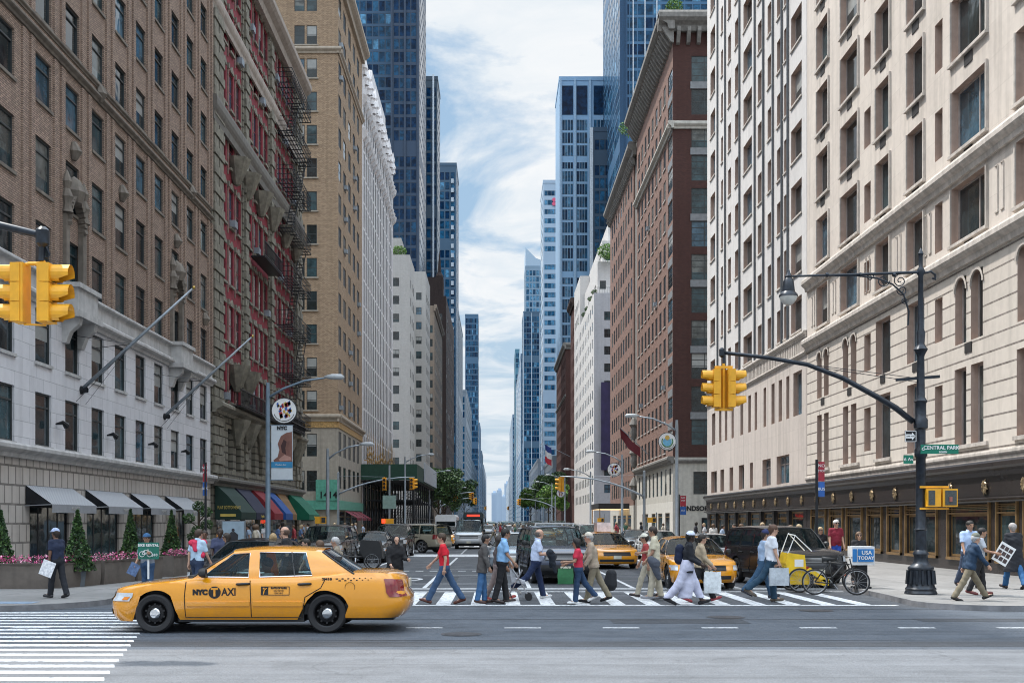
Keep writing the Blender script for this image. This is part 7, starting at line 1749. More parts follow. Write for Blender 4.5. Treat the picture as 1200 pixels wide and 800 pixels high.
m = MB(); m.box(c_.x-.36, c_.x-.02, c_.y-.1, c_.y+.2, c_.z-.22, c_.z+.22); m.box(c_.x+.02, c_.x+.38, c_.y-.12, c_.y+.2, c_.z-.22, c_.z+.22); m.build('housing', M_sigy, o)
m = MB(); m.box(c_.x-.33, c_.x-.17, c_.y-.11, c_.y-.102, c_.z-.18, c_.z+.18); m.box(c_.x+.07, c_.x+.35, c_.y-.135, c_.y-.122, c_.z-.18, c_.z+.18); m.build('screen', pm('signal_screen', (.06, .07, .07), .4, var=.4, scale=30), o)
m = MB(); m.box(c_.x-.5, c_.x+.2, c_.y-.02, c_.y+.02, c_.z+.24, c_.z+.29); m.box(c_.x-.5, c_.x+.2, c_.y-.02, c_.y+.02, c_.z-.29, c_.z-.24); m.build('bracket', M_sigy, o)
m = MB(); m.tube([(c_.x+.2, c_.y-.14, c_.z-.1), (c_.x+.2, c_.y-.14, c_.z+.02)], .04, 6); m.build('hand_symbol', pm('hand_amber', (.3, .10, .08), .5), o)
# ---- signal over the left of the frame, on its own mast
SY = 16.5; S_ = lambda px, py: at(px, py, SY)
o = empty('signal_mast', (-13.6, SY, .0), 'black signal mast reaching in from the left edge over the street', 'signal mast')
m = MB(); m.lathe([(.35, 0), (.33, .2), (.22, .7), (.13, 1.0), (.12, 6.6), (0, 6.7)], (-13.6, SY, 0), 14); m.build('post', M_iron, o, smooth=35)
m = MB(); m.tube([(-13.6, SY, 4.9), (-12.4, SY, 5.8), (-10.5, SY, 6.25), S_(0, 264), S_(50, 276)], [.09, .085, .075, .06, .055], 10); m.lathe([(.05, -.15), (.10, -.1), (.10, .1), (.05, .15)], S_(50, 278), 10); m.tube([S_(50, 276), S_(49, 306)], .05, 8); m.tube([S_(52, 285), S_(58, 298), S_(56, 302), S_(50, 301)], .02, 5); m.build('signal_arm', M_iron, o, smooth=40)
c_ = S_(41, 345); o = empty('traffic_signal', c_, 'yellow traffic signal heads hanging at the upper left, close to the viewer', 'traffic signal', 'yellow traffic signals')
sig_head(o, S_(25, 344), 180, .86); sig_head(o, S_(54, 344), 0, .86); m = MB(); m.tube([S_(28, 311), S_(34, 309), S_(44, 309), S_(53, 307)], .03, 8); m.tube([S_(28, 380), S_(54, 381)], .015, 6); m.build('bracket', M_sigy, o)
# ---- modern lamps
def emblem(par, c, r=.45, kind=0):
    o = empty('emblem_disc', Vector(c)-absloc(par)); o.parent = par; c = Vector(c)
    m = MB(); m.lathe([(0, -.02), (r, -.02), (r, .02), (0, .02)], c, 28, 'y'); m.build('disc', M_white, o)
    m = MB(); m.lathe([(r*.98, -.03), (r*1.04, -.03), (r*1.04, .03), (r*.98, .03)], c, 28, 'y'); m.build('rim', M_plast, o)
    cs_ = [pm('emb_red', (.45, .04, .04), .5), pm('emb_gold', (.55, .36, .08), .5), pm('emb_blue', (.05, .12, .40), .5), pm('emb_sky', (.15, .42, .62), .5)]
    rr = random.Random(kind+3)
    if kind == 1:
        m = MB(); m.lathe([(0, 0), (r*.5, 0)], c+Vector((0, -.03, -.02)), 20, 'y'); m.build('shield', cs_[3], o); m = MB(); m.lathe([(0, 0), (r*.28, 0)], c+Vector((0, -.035, r*.42)), 10, 'y'); m.build('shield', cs_[1], o); m = MB(); m.tube([c+Vector((r*.62*math.cos(a), -.035, r*.62*math.sin(a))) for a in [R(150+240*i/14) for i in range(15)]], .03, 5); m.build('wreath', pm('emb_green', (.05, .2, .08), .6), o)
    else:
        for mt in cs_[:3]:
            m = MB()
            for k in range(9):
                x, z = rr.uniform(-.55, .55)*r, rr.uniform(-.5, .6)*r; m.obox(c+Vector((x, -.03, z)), (.05*r*rr.uniform(.8, 2.4), 0, .03), (0, .003, 0), (-.02, 0, .07*r*rr.uniform(.8, 2.4)))
            m.build('crest', mt, o)
    m = MB(); m.tube([c+Vector((r*.84*math.cos(a), -.03, r*.84*math.sin(a))) for a in [R(200+140*i/14) for i in range(15)]], .012, 4); m.build('inscription_line', M_plast, o)
def lamp(label, X, Y, h, arm, side, pole_r=.09, emb=None, base=.13, mat=None, rise=.35, group='grey street lamps along the kerbs'):
    mat = mat or M_steel; o = empty('street_lamp', (X, Y, base), label, 'street lamp', group)
    m = MB(); m.lathe([(.17, 0), (.17, .5), (pole_r*1.25, .6), (pole_r, h-.4), (pole_r*.8, h)], (X, Y, base), 10); m.build('pole', mat, o, smooth=35)
    m = MB(); m.tube([(X, Y, h-.5), (X+side*arm*.25, Y, h-.12), (X+side*arm*.6, Y, h+rise*.6), (X+side*arm, Y, h+rise)], [.06, .05, .045, .035], 8); m.build('lamp_arm', mat, o, smooth=True)
    x = X+side*(arm+.25); m = MB(); m.tube([(x-side*.4, Y, h+rise+.02), (x-side*.1, Y, h+rise+.03), (x+side*.3, Y, h+rise+.02), (x+side*.42, Y, h+rise)], [.05, .12, .12, .04], 10); m.build('lamp_head', pm('lamp_grey', (.45, .48, .5), .4), o, smooth=True)
    if emb is not None: emblem(o, (X+side*emb[0], Y-.02, emb[1]), emb[2], emb[3])
    return o
M_bls = pm('blue_steel', (.16, .22, .28), .45, .3)
X = at(314, 0, 46.8).x; lo = lamp('tall blue grey street lamp with round crest and city banner on the left', X, 46.8, at(0, 452, 46.8).z, 2.5, 1, mat=M_bls, emb=(.68, at(0, 481, 46.8).z, .52, 0))
Zt, Zb = at(0, 498, 46.8).z, at(0, 562, 46.8).z; xa, xb_ = at(318, 0, 46.8).x, at(343, 0, 46.8).x
o = empty('street_banner', ((xa+xb_)/2, 46.8, Zb), 'NYC street banner with brown draped figure and blue strip on lamp pole', 'banner')
m = MB(); m.box(xa, xb_, 46.79, 46.81, Zb, Zt); m.build('cloth', pm('banner_pale', (.55, .60, .64), .7, var=.08), o)
w_ = xb_-xa; hh = Zt-Zb; B = lambda u, v: (xa+w_*u, 46.78, Zb+hh*v)
def poly(pts, mat, nm, dy=0): m = MB(); m.add([(B(*p)[0], 46.78-dy, B(*p)[2]) for p in pts], [tuple(range(len(pts)))]); return m.build(nm, mat, o)
poly([(.15, .32), (.10, .36), (.3, .42), (.38, .55), (.30, .66), (.45, .80), (.70, .86), (.97, .88), (.98, .34), (.98, .32)], pm('banner_brown', (.20, .09, .07), .7, var=.3), 'figure')
poly([(.5, .50), (.45, .62), (.58, .74), (.72, .70), (.66, .58), (.7, .46)], pm('banner_dark', (.05, .02, .02), .7), 'figure_shadow', .004); poly([(.35, .38), (.62, .46), (.9, .42), (.95, .36), (.4, .34)], pm('banner_pink', (.40, .22, .18), .7), 'figure_light', .004)
poly([(0, .22), (1, .22), (1, .33), (0, .33)], pm('banner_blue', (.03, .22, .42), .6), 'strip', .004)
text('NYC', .20, (xa+w_*.5, 46.77, Zb+hh*.945), FACE_CAM, M_black, o, bold=.012); text('Modern Art', .09, (xa+w_*.45, 46.765, Zb+hh*.275), FACE_CAM, M_white, o); text('DEMOCRACY', .08, (xa+w_*.45, 46.77, Zb+hh*.06), FACE_CAM, M_black, o) if False else text('GALLERY', .08, (xa+w_*.45, 46.77, Zb+hh*.06), FACE_CAM, M_black, o) if False else None
m = MB(); m.bar((X, 46.8, Zt), (xb_+.03, 46.8, Zt), .03); m.bar((X, 46.8, Zb), (xb_+.03, 46.8, Zb), .03); m.build('bracket', M_bls, o)
lamp('grey street lamp in front of the tan brick tower', at(384, 0, 64.7).x, 64.7, 6.0, 2.0, 1)
lamp('grey street lamp before the scaffold shed, left kerb', -9.6, 118, 8.6, 2.4, 1); lamp('grey street lamp beyond the shed among the trees', -9.6, 160, 8.8, 2.4, 1); lamp('grey street lamp far down the left kerb', -9.6, 206, 9, 2.4, 1)
for k, y in enumerate((245, 285, 330)): lamp('faint grey street lamp in the left distance, '+('nearest', 'middle', 'farthest')[k]+' of three', -9.6, y, 9, 2.4, 1)
lamp('grey street lamp with sky blue crest at the right kerb', 10.3, 64.4, 7.6, 2.3, -1, emb=(.55, at(0, 517, 64.4).z, .5, 1))
lamp('grey street lamp with round crest beside the pharmacy corner', 10.3, 92.5, 7.3, 2.3, -1, emb=(.65, at(0, 550, 92.5).z, .55, 0)); lamp('grey street lamp between pharmacy corner and white block', 10.3, 123.6, 7.3, 2.3, -1)
lamp('grey street lamp in the right distance with crest', 10.3, 170, 8.6, 2.3, -1, emb=(.65, 6.2, .6, 0))
for k, y in enumerate((210, 255, 300)): lamp('faint grey street lamp in the right distance, '+('nearest', 'middle', 'farthest')[k]+' of three', 10.3, y, 9, 2.4, -1)
# ---- mast arm signals at the side streets
def mast(label, X, Y, h, arm, side, heads, post_sig=None, group='grey signal masts'):
    o = empty('signal_mast', (X, Y, .13), label, 'signal mast', group); m = MB(); m.lathe([(.2, 0), (.2, .4), (.11, .5), (.10, h+.3), (0, h+.35)], (X, Y, .13), 10)
    m.build('post', M_steel, o, smooth=35); P = [(X+side*arm*t, Y, h-1.6*(1-t)**2.2) for t in (0, .1, .25, .4, .6, .8, 1)]; m = MB(); m.tube(P, [.09, .085, .08, .07, .06, .055, .05], 8); m.tube([(X, Y, h+.1), (X+side*arm*.6, Y, h+.02)], .012, 4); m.build('signal_arm', M_steel, o, smooth=True)
    for i, (t, aa) in enumerate(heads): signal_cluster(label.replace('slim ', '').replace('tiny ', '').replace('grey mast arm', 'mast arm').replace('mast arm over', 'yellow signals at '+('outer end', 'middle')[i]+' of mast over').replace('over the', 'over'), (X+side*arm*t, Y, h-.62-(1.6*(1-t)**2.2)), aa)
    return o
mast('grey mast arm over the left lanes at the first side street', -14.9, 106, at(0, 560, 106).z+.1, 7.2, 1, ((.96, (-90, 0)),))
mast('grey mast arm over the right lanes at the first side street', 11.6, 88.5, at(0, 558, 88.5).z, 6.6, -1, ((.98, (180, 90)),))
mast('slim mast arm over the left lanes at the second side street', -10, 172, 6.4, 6.5, 1, ((.97, (-90, 180)), (.55, (-90, 0))))
mast('slim mast arm over the left lanes at the third side street', -10, 200, 6.2, 6.5, 1, ((.97, (-90, 180)),)); mast('slim mast arm over the right lanes at the second side street', 10.4, 200, 6.0, 6.5, -1, ((.97, (-90, 180)),))
mast('tiny mast arm over the right lanes at the fourth side street', 10.4, 340, 6.6, 7, -1, ((.97, (-90, 180)),)); mast('tiny mast arm over the left lanes at the fourth side street', -10, 340, 6.6, 7, 1, ((.97, (-90, 180)),))
o = empty('signal_mast', (-9.7, 102, .13), 'grey post with red hand signal and blank sign board at the left side street', 'signal mast'); m = MB(); m.lathe([(.16, 0), (.09, .5), (.08, 6.9)], (-9.7, 102, .13), 10); m.build('post', M_steel, o)
m = MB(); m.box(-10.3, -9.1, 101.8, 101.83, 3.1, 4.3); m.build('sign_board', pm('sign_back_green', (.22, .33, .30), .5), o); m = MB(); m.box(-10.4, -9.3, 101.7, 101.9, 1.75, 2.2); m.build('pedestrian_signal', M_sigy, o); m = MB(); m.box(-10.35, -10.1, 101.6, 101.69, 1.8, 2.15); m.build('red_hand', pm('lit_red', (.6, .02, .02), .4, emit=((1, .05, .02), 2.5)), o)
signal_cluster('yellow signal head fixed to the grey post beside the shed', (-10.15, 102, 5.35), (-90,), ctr_off=.05)
for lb, px, py, Y in (('yellow pedestrian signal boxes on the lamp post at the coloured awnings', 376, 609, 64), ('yellow pedestrian signal boxes at the pharmacy corner', 764, 609, 88), ('yellow pedestrian signal boxes near the far right corner', 704, 609, 112)):
    c_ = at(px, py, Y); o = empty('pedestrian_signal', c_, lb, 'pedestrian signal', 'yellow pedestrian signals'); m = MB(); m.box(c_.x-.32, c_.x-.01, c_.y-.1, c_.y+.2, c_.z-.2, c_.z+.2); m.box(c_.x+.01, c_.x+.32, c_.y-.12, c_.y+.15, c_.z-.2, c_.z+.2); m.build('housing', M_sigy, o); m = MB(); m.tube([(c_.x+.36, c_.y, .13), (c_.x+.36, c_.y, c_.z+.6)], .05, 8); m.build('post', M_steel, o); m = MB(); m.box(c_.x+.05, c_.x+.28, c_.y-.135, c_.y-.122, c_.z-.15, c_.z+.15); m.build('screen', M_lens, o)
# ---- parking and transit signs
def pole_sign(label, px, Y, ztop, name='parking_sign', base=.13, w=.3):
    X = (px-VX)*Y/F; o = empty(name, (X, Y, base), label, 'street sign'); m = MB(); m.bar((X, Y, base), (X, Y, ztop+.05), .07); m.build('post', M_black, o)
    m = MB(); m.box(X+.05, X+.05+w, Y-.02, Y, ztop-.65, ztop-.02); m.build('sign_board', pm('sign_red', (.32, .02, .04), .5), o); m = MB(); m.box(X+.05, X+.05+w, Y-.02, Y, ztop-1.15, ztop-.67); m.build('sign_board', pm('sign_blue', (.02, .10, .36), .5), o)
    text('NO', .14, (X+.05+w/2, Y-.028, ztop-.15), FACE_CAM, M_white, o); text('STOP', .1, (X+.05+w/2, Y-.028, ztop-.32), FACE_CAM, M_white, o); text('BUS', .13, (X+.05+w/2, Y-.028, ztop-.9), FACE_CAM, M_white, o)
pole_sign('red and blue parking sign on a black post beside the granite shopfront', 957, 36.3, at(0, 540, 36.3).z, w=.2); pole_sign('red and blue parking sign on a black post at the hotel end', 241, 40.5, at(0, 543, 40.5).z, w=-.15)
pole_sign('red and blue sign on lamp post before the pharmacy', 796, 66.5, at(0, 580, 66.5).z, w=.35)
# ---- coloured shop awnings
AW = [((.006, .028, .02), 61.8, 65.6, 'dark green', 'FLAT LOTTO NEWS'), ((.012, .014, .04), 66.4, 69.9, 'navy', 'Angelos'), ((.20, .012, .02), 71.0, 73.9, 'red', ''), ((.012, .07, .26), 74.9, 77.4, 'blue', ''), ((.20, .11, .04), 78.8, 81.8, 'tan', ''), ((.0, .11, .06), 83.6, 88.4, 'bright green', 'PARK')]
for i, (c_, a, b_, nm, tx) in enumerate(AW):
    mt = pm('awning_'+nm.replace(' ', '_'), c_, .75, var=.12); out_ = (1.5, 1.35, 1.5, 1.5, 1.0, 1.6)[i]
    o = empty('awning', (XL, (a+b_)/2, 2), nm+' shop awning '+('nearest the hotel', 'second from the hotel', 'between navy and blue ones', 'between red and tan ones', 'before the bright green one', 'at the far end of the row')[i], 'awning', 'coloured awnings on the stone building')
    m = MB(); P = [(XL+.05, 4.0), (XL+out_*.5, 3.35), (XL+out_, 2.45), (XL+out_, 2.05)]
    for (x0, z0), (x1, z1) in zip(P, P[1:]): m.quad((x0, a, z0), (x1, a, z1), (x1, b_, z1), (x0, b_, z0))
    for yy in (a, b_): m.add([(x, yy, z) for x, z in P]+[(XL+.05, yy, 2.05)], [(0, 1, 2, 3, 4)])
    m.build('canvas', mt, o)
    if tx: text(tx, .26, (XL+out_*.55, a-.02, 2.7) if i == 0 else (XL+out_+.01, (a+b_)/2, 2.25), FACE_CAM if i == 0 else FACE_PX, pm('awning_gold', (.55, .42, .1), .6), o, sx=.55 if i == 0 else 1)
    if i == 0: m = MB(); m.box(XL+.35, XL+1.2, a-.03, a-.01, 2.2, 2.35); m.build('gold_stripe', pm('awning_gold', (.55, .42, .1), .6), o)
    if i in (3, 4, 5): m = MB(); 
# ---- flower planters in front of the hotel, conifers and topiary
M_fab = pm('planter_canvas', (.135, .115, .10), .85, var=.2, streak=.3); M_soil = pm('soil', (.03, .02, .015), .95)
def leafcloud(mb, c, rad, n, size, rn_, shape='ball', mats=3, dens=None):
    for i in range(n):
        if shape == 'cone':
            t = rn_.random()**1.3; a = rn_.random()*6.283; r = rad[0]*(1-t)*rn_.uniform(.75, 1.08)*(1+.12*math.sin(a*5+t*19)); p = Vector((r*math.cos(a), r*math.sin(a), rad[2]*t))
        else:
            while True:
                p = Vector((rn_.uniform(-1, 1), rn_.uniform(-1, 1), rn_.uniform(-1, 1)))
                if p.length < 1 and p.length > .45: break
            p = Vector((p.x*rad[0], p.y*rad[1], p.z*rad[2]))
        q = Vector(c)+p; d1 = Vector((rn_.gauss(0, 1), rn_.gauss(0, 1), rn_.gauss(0, 1))).normalized(); d2 = d1.cross(Vector((rn_.gauss(0, 1), rn_.gauss(0, 1), rn_.gauss(0, 1)))).normalized(); s_ = size*rn_.uniform(.6, 1.3)
        mb.add([q-d1*s_, q+d2*s_*.55, q+d1*s_, q-d2*s_*.55], [(0, 1, 2, 3)], rn_.randrange(mats))
GRN = [pm('leaf_dark', (.018, .045, .018), .7), pm('leaf_mid', (.035, .085, .025), .7), pm('leaf_light', (.07, .14, .035), .7)]
GR2 = [pm('leaf_fresh', (.10, .22, .03), .7), pm('leaf_mid', (.035, .085, .025), .7), pm('leaf_yellow', (.16, .28, .05), .7)]
PNK = [pm('petal_pink', (.62, .13, .28), .7), pm('petal_rose', (.42, .05, .17), .7), pm('petal_pale', (.75, .38, .5), .7), GRN[1]]
pl = [((-19.5, 30.0), (-15.6, 30.0), 'MARKET'), ((-15.5, 30.0), (-11.95, 30.0), 'MARKET'), ((-11.7, 30.3), (-11.25, 32.0), ''), ((-11.2, 32.15), (-10.85, 33.8), ''), ((-10.8, 33.95), (-10.55, 35.6), ''), ((-10.5, 36.6), (-10.3, 38.3), ''), ((-10.25, 39.6), (-10.15, 41.4), ''), ((-10.15, 41.6), (-10.1, 43.4), '')]
rn_ = random.Random(3)
for i, (a, b_, tx) in enumerate(pl):
    a = Vector((*a, .13)); b_ = Vector((*b_, .13)); d = (b_-a).normalized(); nn = Vector((d.y, -d.x, 0)); c_ = (a+b_)/2
    o = empty('flower_planter', c_, 'brown canvas planter with pink flowers '+('leftmost by the hotel corner', 'with MARKET lettering facing the street', 'first behind the corner', 'second behind the corner', 'beside the sign holder', 'past the sign holder', 'before the scarf wearer', 'last of the row')[i], 'planter', 'flower planters fencing the hotel terrace')
    m = MB(); L = (b_-a).length; hN = 12; rows = []
    for z, s_ in ((0, -.02), (.2, .0), (.45, .012), (.64, .0), (.68, .02)): rows.append([a+d*L*k/hN+nn*(s_+.012*math.sin(k*2.1+z*5))+Vector((0, 0, z)) for k in range(hN+1)]+[b_-d*L*k/hN-nn*(.42+s_)+Vector((0, 0, z)) for k in range(hN+1)])
    m.grid(rows, close=True); m.build('box', M_fab, o, smooth=40); m = MB(); m.quad(*[p-Vector((0, 0, .05)) for p in (rows[-1][0], rows[-1][hN], rows[-1][hN+1], rows[-1][-1])]); m.build('soil', M_soil, o)
    m = MB()
    for k in range(int(L*4)): leafcloud(m, a+d*(k+.5)/4-nn*.2+Vector((0, 0, .78)), (.2, .22, .13), 60, .035, rn_, mats=4)
    m.build('flowers', PNK, o)
    if tx: text(tx, .17, (c_.x, a.y-.04, .55), FACE_CAM, pm('silver_letter', (.5, .5, .52), .4), o); m = MB(); m.bar((c_.x-.4, a.y-.04, .44), (c_.x+.4, a.y-.04, .44), .012); m.build('underline', pm('silver_letter', (.5, .5, .52), .4), o)
def conifer(label, px, Y, h, r, z0=.13, name='conifer', X=None):
    X = (px-VX)*Y/F if X is None else X; o = empty(name, (X, Y, z0), label, 'shrub', 'potted conifers before the hotel'); m = MB(); m.lathe([(0, 0), (.19, 0), (.24, .42), (.22, .42), (0, .38)], (X, Y, z0), 4); m.build('pot', pm('grey_pot', (.12, .14, .16), .6), o)
    m = MB(); m.tube([(X, Y, z0+.4), (X, Y, z0+h*.8)], [.05, .02], 6); m.build('trunk', pm('bark', (.06, .045, .03), .9), o); m = MB(); leafcloud(m, (X, Y, z0+.45), (r, r, h-.45), 2600, .055, rn_, 'cone'); m.build('foliage', GRN, o)
conifer('large dark green conifer beside the person in the navy shirt', 91, 31.2, 2.1, .42); conifer('dark green conifer left of the bike rental sign', 153, 37.6, 2.2, .38); conifer('dark green conifer right of the bike rental sign', 201, 40.4, 2.2, .38); conifer('dark conifer at the left image edge', 1, 31.3, 2.1, .4)
X = at(233, 0, 45).x; o = empty('topiary', (X, 45, .13), 'pompom topiary with several clipped balls before the newsstand', 'shrub'); m = MB(); m.tube([(X, 45, .13), (X, 45, 2.4)], .05, 6)
for k in range(7): a = k*2.4; m.tube([(X, 45, .8+k*.22), (X+.35*math.cos(a), 45+.35*math.sin(a), 1.0+k*.24)], .025, 5)
m.build('trunk', pm('bark', (.06, .045, .03), .9), o); m = MB()
for k in range(7): a = k*2.4; leafcloud(m, (X+.4*math.cos(a), 45+.4*math.sin(a), 1.05+k*.25), (.26, .26, .22), 420, .04, rn_)
m.build('foliage', GRN, o)
# ---- poster panel
X0_, X1_ = at(261, 0, 50).x, at(286, 0, 50).x; Z1_, Z0_ = at(0, 611, 50).z, .5; o = empty('advert_stand', ((X0_+X1_)/2, 50, .13), 'pale blue advertising poster of a figure outside the newsstand', 'poster')
m = MB(); m.box(X0_-.05, X1_+.05, 50, 50.15, .13, Z1_+.05); m.build('frame', M_steel, o); m = MB(); m.box(X0_, X1_, 49.97, 49.99, Z0_, Z1_); m.build('poster', pm('poster_blue', (.42, .55, .66), .5, var=.12), o); m = MB(); xm = (X0_+X1_)/2; m.lathe([(0, 0), (.07, 0)], (xm, 49.95, 1.55), 12, 'y'); m.add([(xm-.2, 49.95, .9), (xm+.2, 49.95, .9), (xm+.22, 49.95, 1.35), (xm+.08, 49.95, 1.47), (xm-.08, 49.95, 1.47), (xm-.22, 49.95, 1.35)], [(0, 1, 2, 3, 4, 5)]); m.build('figure', pm('poster_figure', (.05, .05, .06), .6), o)
# ---- newspaper stand, cone, pedicab, bicycles
c_ = at(1009, 651, 30.4); o = empty('newspaper_stand', (c_.x, 30.4, .13), 'white newspaper stand with blue USA TODAY panel at the right kerb', 'newspaper stand')
m = MB(); m.box(c_.x-.30, c_.x+.30, 30.2, 30.6, c_.z-.24, c_.z+.26); m.build('box', pm('box_white', (.62, .64, .66), .5), o); m = MB(); m.box(c_.x-.15, c_.x+.27, 30.18, 30.197, c_.z-.15, c_.z+.19); m.box(c_.x-.29, c_.x-.18, 30.18, 30.197, c_.z-.15, c_.z+.19); m.build('panel', pm('usa_blue', (.02, .18, .48), .5), o)
text('USA', .15, (c_.x+.08, 30.172, c_.z+.09), FACE_CAM, M_white, o, bold=.003); text('TODAY', .125, (c_.x+.06, 30.172, c_.z-.05), FACE_CAM, M_white, o, bold=.003); m = MB(); m.box(c_.x-.14, c_.x+.14, 30.3, 30.5, .13, c_.z-.24); m.box(c_.x-.22, c_.x+.22, 30.2, 30.6, .13, .18); m.build('pedestal', M_black, o)
X = at(985, 0, 37.4).x; o = empty('traffic_cone', (X, 37.4, .13), 'orange traffic cone on the right pavement', 'cone'); m = MB(); m.lathe([(.17, .03), (.13, .06), (.035, .72), (.02, .73), (0, .73)], (X, 37.4, .13), 16); m.build('cone', pm('cone_orange', (.80, .11, .02), .5), o, smooth=35); m = MB(); m.box(X-.2, X+.2, 37.2, 37.6, .13, .165); m.build('foot', pm('cone_orange', (.80, .11, .02), .5), o)
def wheel_(mb, mt, X, Y, z, r, dy=0, ang=0):
    u = Vector((math.cos(ang), math.sin(ang), 0)); c_ = Vector((X, Y, z)); mb[0].tube([c_+u*r*math.cos(a)+Vector((0, 0, r*math.sin(a))) for a in [2*math.pi*i/28 for i in range(29)]], .022, 6, cap=False); mb[1].tube([c_+u*(r-.03)*math.cos(a)+Vector((0, 0, (r-.03)*math.sin(a))) for a in [2*math.pi*i/28 for i in range(29)]], .011, 5, cap=False)
    for k in range(14): a = 2*math.pi*k/14; mb[1].bar(c_, c_+u*(r-.03)*math.cos(a)+Vector((0, 0, (r-.03)*math.sin(a))), .005)
def bicycle(label, X, Y, ang, fr_mat, z0=.01, name='bicycle', root=None):
    o = root or empty(name, (X, Y, z0), label, 'bicycle'); u = Vector((math.cos(R(ang)), math.sin(R(ang)), 0)); n_ = Vector((-u.y, u.x, 0)); P = lambda f, z, l=0: Vector((X, Y, z0))+u*f+n_*l+Vector((0, 0, z)); r = .34
    for f in (-.52, .54): w_ = empty('wheel', P(f, r)-absloc(o)); w_.parent = o; a_, b_ = MB(), MB(); c_ = P(f, r); wheel_((a_, b_), None, c_.x, c_.y, c_.z, r-.02, ang=R(ang)); a_.build('tyre', M_tyre, w_, smooth=True); b_.build('spokes', M_alloy, w_)
    m = MB(); S_, Bb, Hh, Hd = P(-.18, .82), P(-.05, .29), P(.38, .84), P(.42, .70)
    for a, b_ in ((S_, Bb), (S_, P(.36, .80)), (Bb, Hd), (Bb, P(-.52, r)), (S_, P(-.52, r)), (Hd, P(.54, r)), (P(.36, .95), Hd)): m.tube([a, b_], .018, 6)
    m.build('frame', fr_mat, o, smooth=True); m = MB(); m.tube([P(.30, 1.0, -.28), P(.40, .98, -.1), P(.40, .98, .1), P(.30, 1.0, .28)], .014, 6); m.tube([P(.36, .93), P(.40, .98)], .016, 6); m.build('handlebar', M_alloy, o, smooth=True)
    m = MB(); m.tube([P(-.34, .93), P(-.2, .935), P(.0, .93)], [.075, .06, .025], 8); m.tube([S_, P(-.2, .92)], .014, 6); m.build('saddle', M_plast, o, smooth=True); m = MB(); m.lathe([(.09, -.01), (.09, .01)], P(-.05, .29), 14, 'y'); m.bar(P(-.05, .29, -.06), P(.05, .16, -.08), .02); m.bar(P(-.05, .29, .06), P(-.15, .42, .08), .02); m.build('crank', M_alloy, o)
    return o
bicycle('dark bicycle with silver rims parked in front of the newspaper stand', at(979, 0, 29.4).x, 29.4, -8, M_plast)
PX, PY = at(932, 0, 30.9).x, 30.9; o = empty('pedicab', (PX, PY, .01), 'yellow pedicab with folded canopy bars behind the white t-shirt', 'pedicab'); YL = pm('pedicab_yellow', (.80, .52, .02), .4)
for y in (-.45, .45): w_ = empty('wheel', (0, y, .33)); w_.parent = o; a_, b_ = MB(), MB(); wheel_((a_, b_), None, PX, PY+y, .34, .31); a_.build('tyre', M_tyre, w_, smooth=True); b_.build('spokes', M_alloy, w_)
m = MB(); m.prism([(PX-.30, .5), (PX+.28, .40), (PX+.34, .55), (PX+.2, .62), (PX+.16, 1.02), (PX-.30, 1.08), (PX-.36, .8)], 'y', PY-.38, PY+.38); m.box(PX-.34, PX+.3, PY-.36, PY-.33, .22, .6); m.box(PX-.34, PX+.3, PY+.33, PY+.36, .22, .6); m.build('seat_shell', YL, o); m = MB(); m.prism([(PX+.2, .60), (PX+.75, .25), (PX+.8, .32), (PX+.3, .68)], 'y', PY-.42, PY-.34); m.box(PX+.62, PX+.80, PY-.42, PY+.4, .20, .36); m.build('mudguard', YL, o)
m = MB(); m.tube([(PX-.3, PY-.36, 1.05), (PX-.1, PY-.36, 1.55), (PX+.35, PY-.36, 1.12)], .018, 6); m.tube([(PX-.3, PY+.36, 1.05), (PX-.1, PY+.36, 1.6), (PX+.35, PY+.36, 1.12)], .018, 6); m.tube([(PX-.1, PY-.36, 1.55), (PX-.1, PY+.36, 1.58)], .018, 6); m.build('canopy_bars', M_white, o); m = MB(); m.box(PX-.12, PX+.12, PY-.385, PY-.381, .70, .90); m.build('notice', M_white, o)
m = MB(); m.box(PX-.2, PX+.3, PY-.3, PY+.3, .6, .7); m.build('seat_cushion', pm('red_cushion', (.25, .02, .03), .7), o); m = MB(); m.tube([(PX+.3, PY, .4), (PX+1.0, PY, .38), (PX+1.35, PY, .75)], .03, 8); m.tube([(PX+1.0, PY, .38), (PX+.95, PY, .85)], .022, 6); m.tube([(PX+.95, PY, .8), (PX+1.4, PY, .82), (PX+1.6, PY, .34)], .022, 6); m.tube([(PX+1.3, PY-.28, 1.0), (PX+1.42, PY, .98), (PX+1.3, PY+.28, 1.0)], .015, 6); m.build('frame', M_plast, o, smooth=True)
w_ = empty('wheel', (1.6, 0, .33)); w_.parent = o; a_, b_ = MB(), MB(); wheel_((a_, b_), None, PX+1.6, PY, .34, .31); a_.build('tyre', M_tyre, w_, smooth=True); b_.build('spokes', M_alloy, w_)
# black pedicab at the left queue
PX, PY = -5.0, 45.5; o = empty('pedicab', (PX, PY, .01), 'black pedicab with large spoked wheel at the left queue', 'pedicab')
for y in (-.4, .4): w_ = empty('wheel', (0, y, .33)); w_.parent = o; a_, b_ = MB(), MB(); wheel_((a_, b_), None, PX, PY+y, .34, .31); a_.build('tyre', M_tyre, w_, smooth=True); b_.build('spokes', M_alloy, w_)
m = MB(); m.prism([(PX-.35, .5), (PX+.4, .45), (PX+.4, .8), (PX+.3, 1.15), (PX-.45, 1.2), (PX-.5, .8)], 'y', PY-.38, PY+.38); m.build('seat_shell', M_plast, o); m = MB(); m.tube([(PX-.4, PY, .5), (PX-1.3, PY, .5), (PX-1.5, PY, .34)], .03, 8); m.build('frame', M_plast, o)
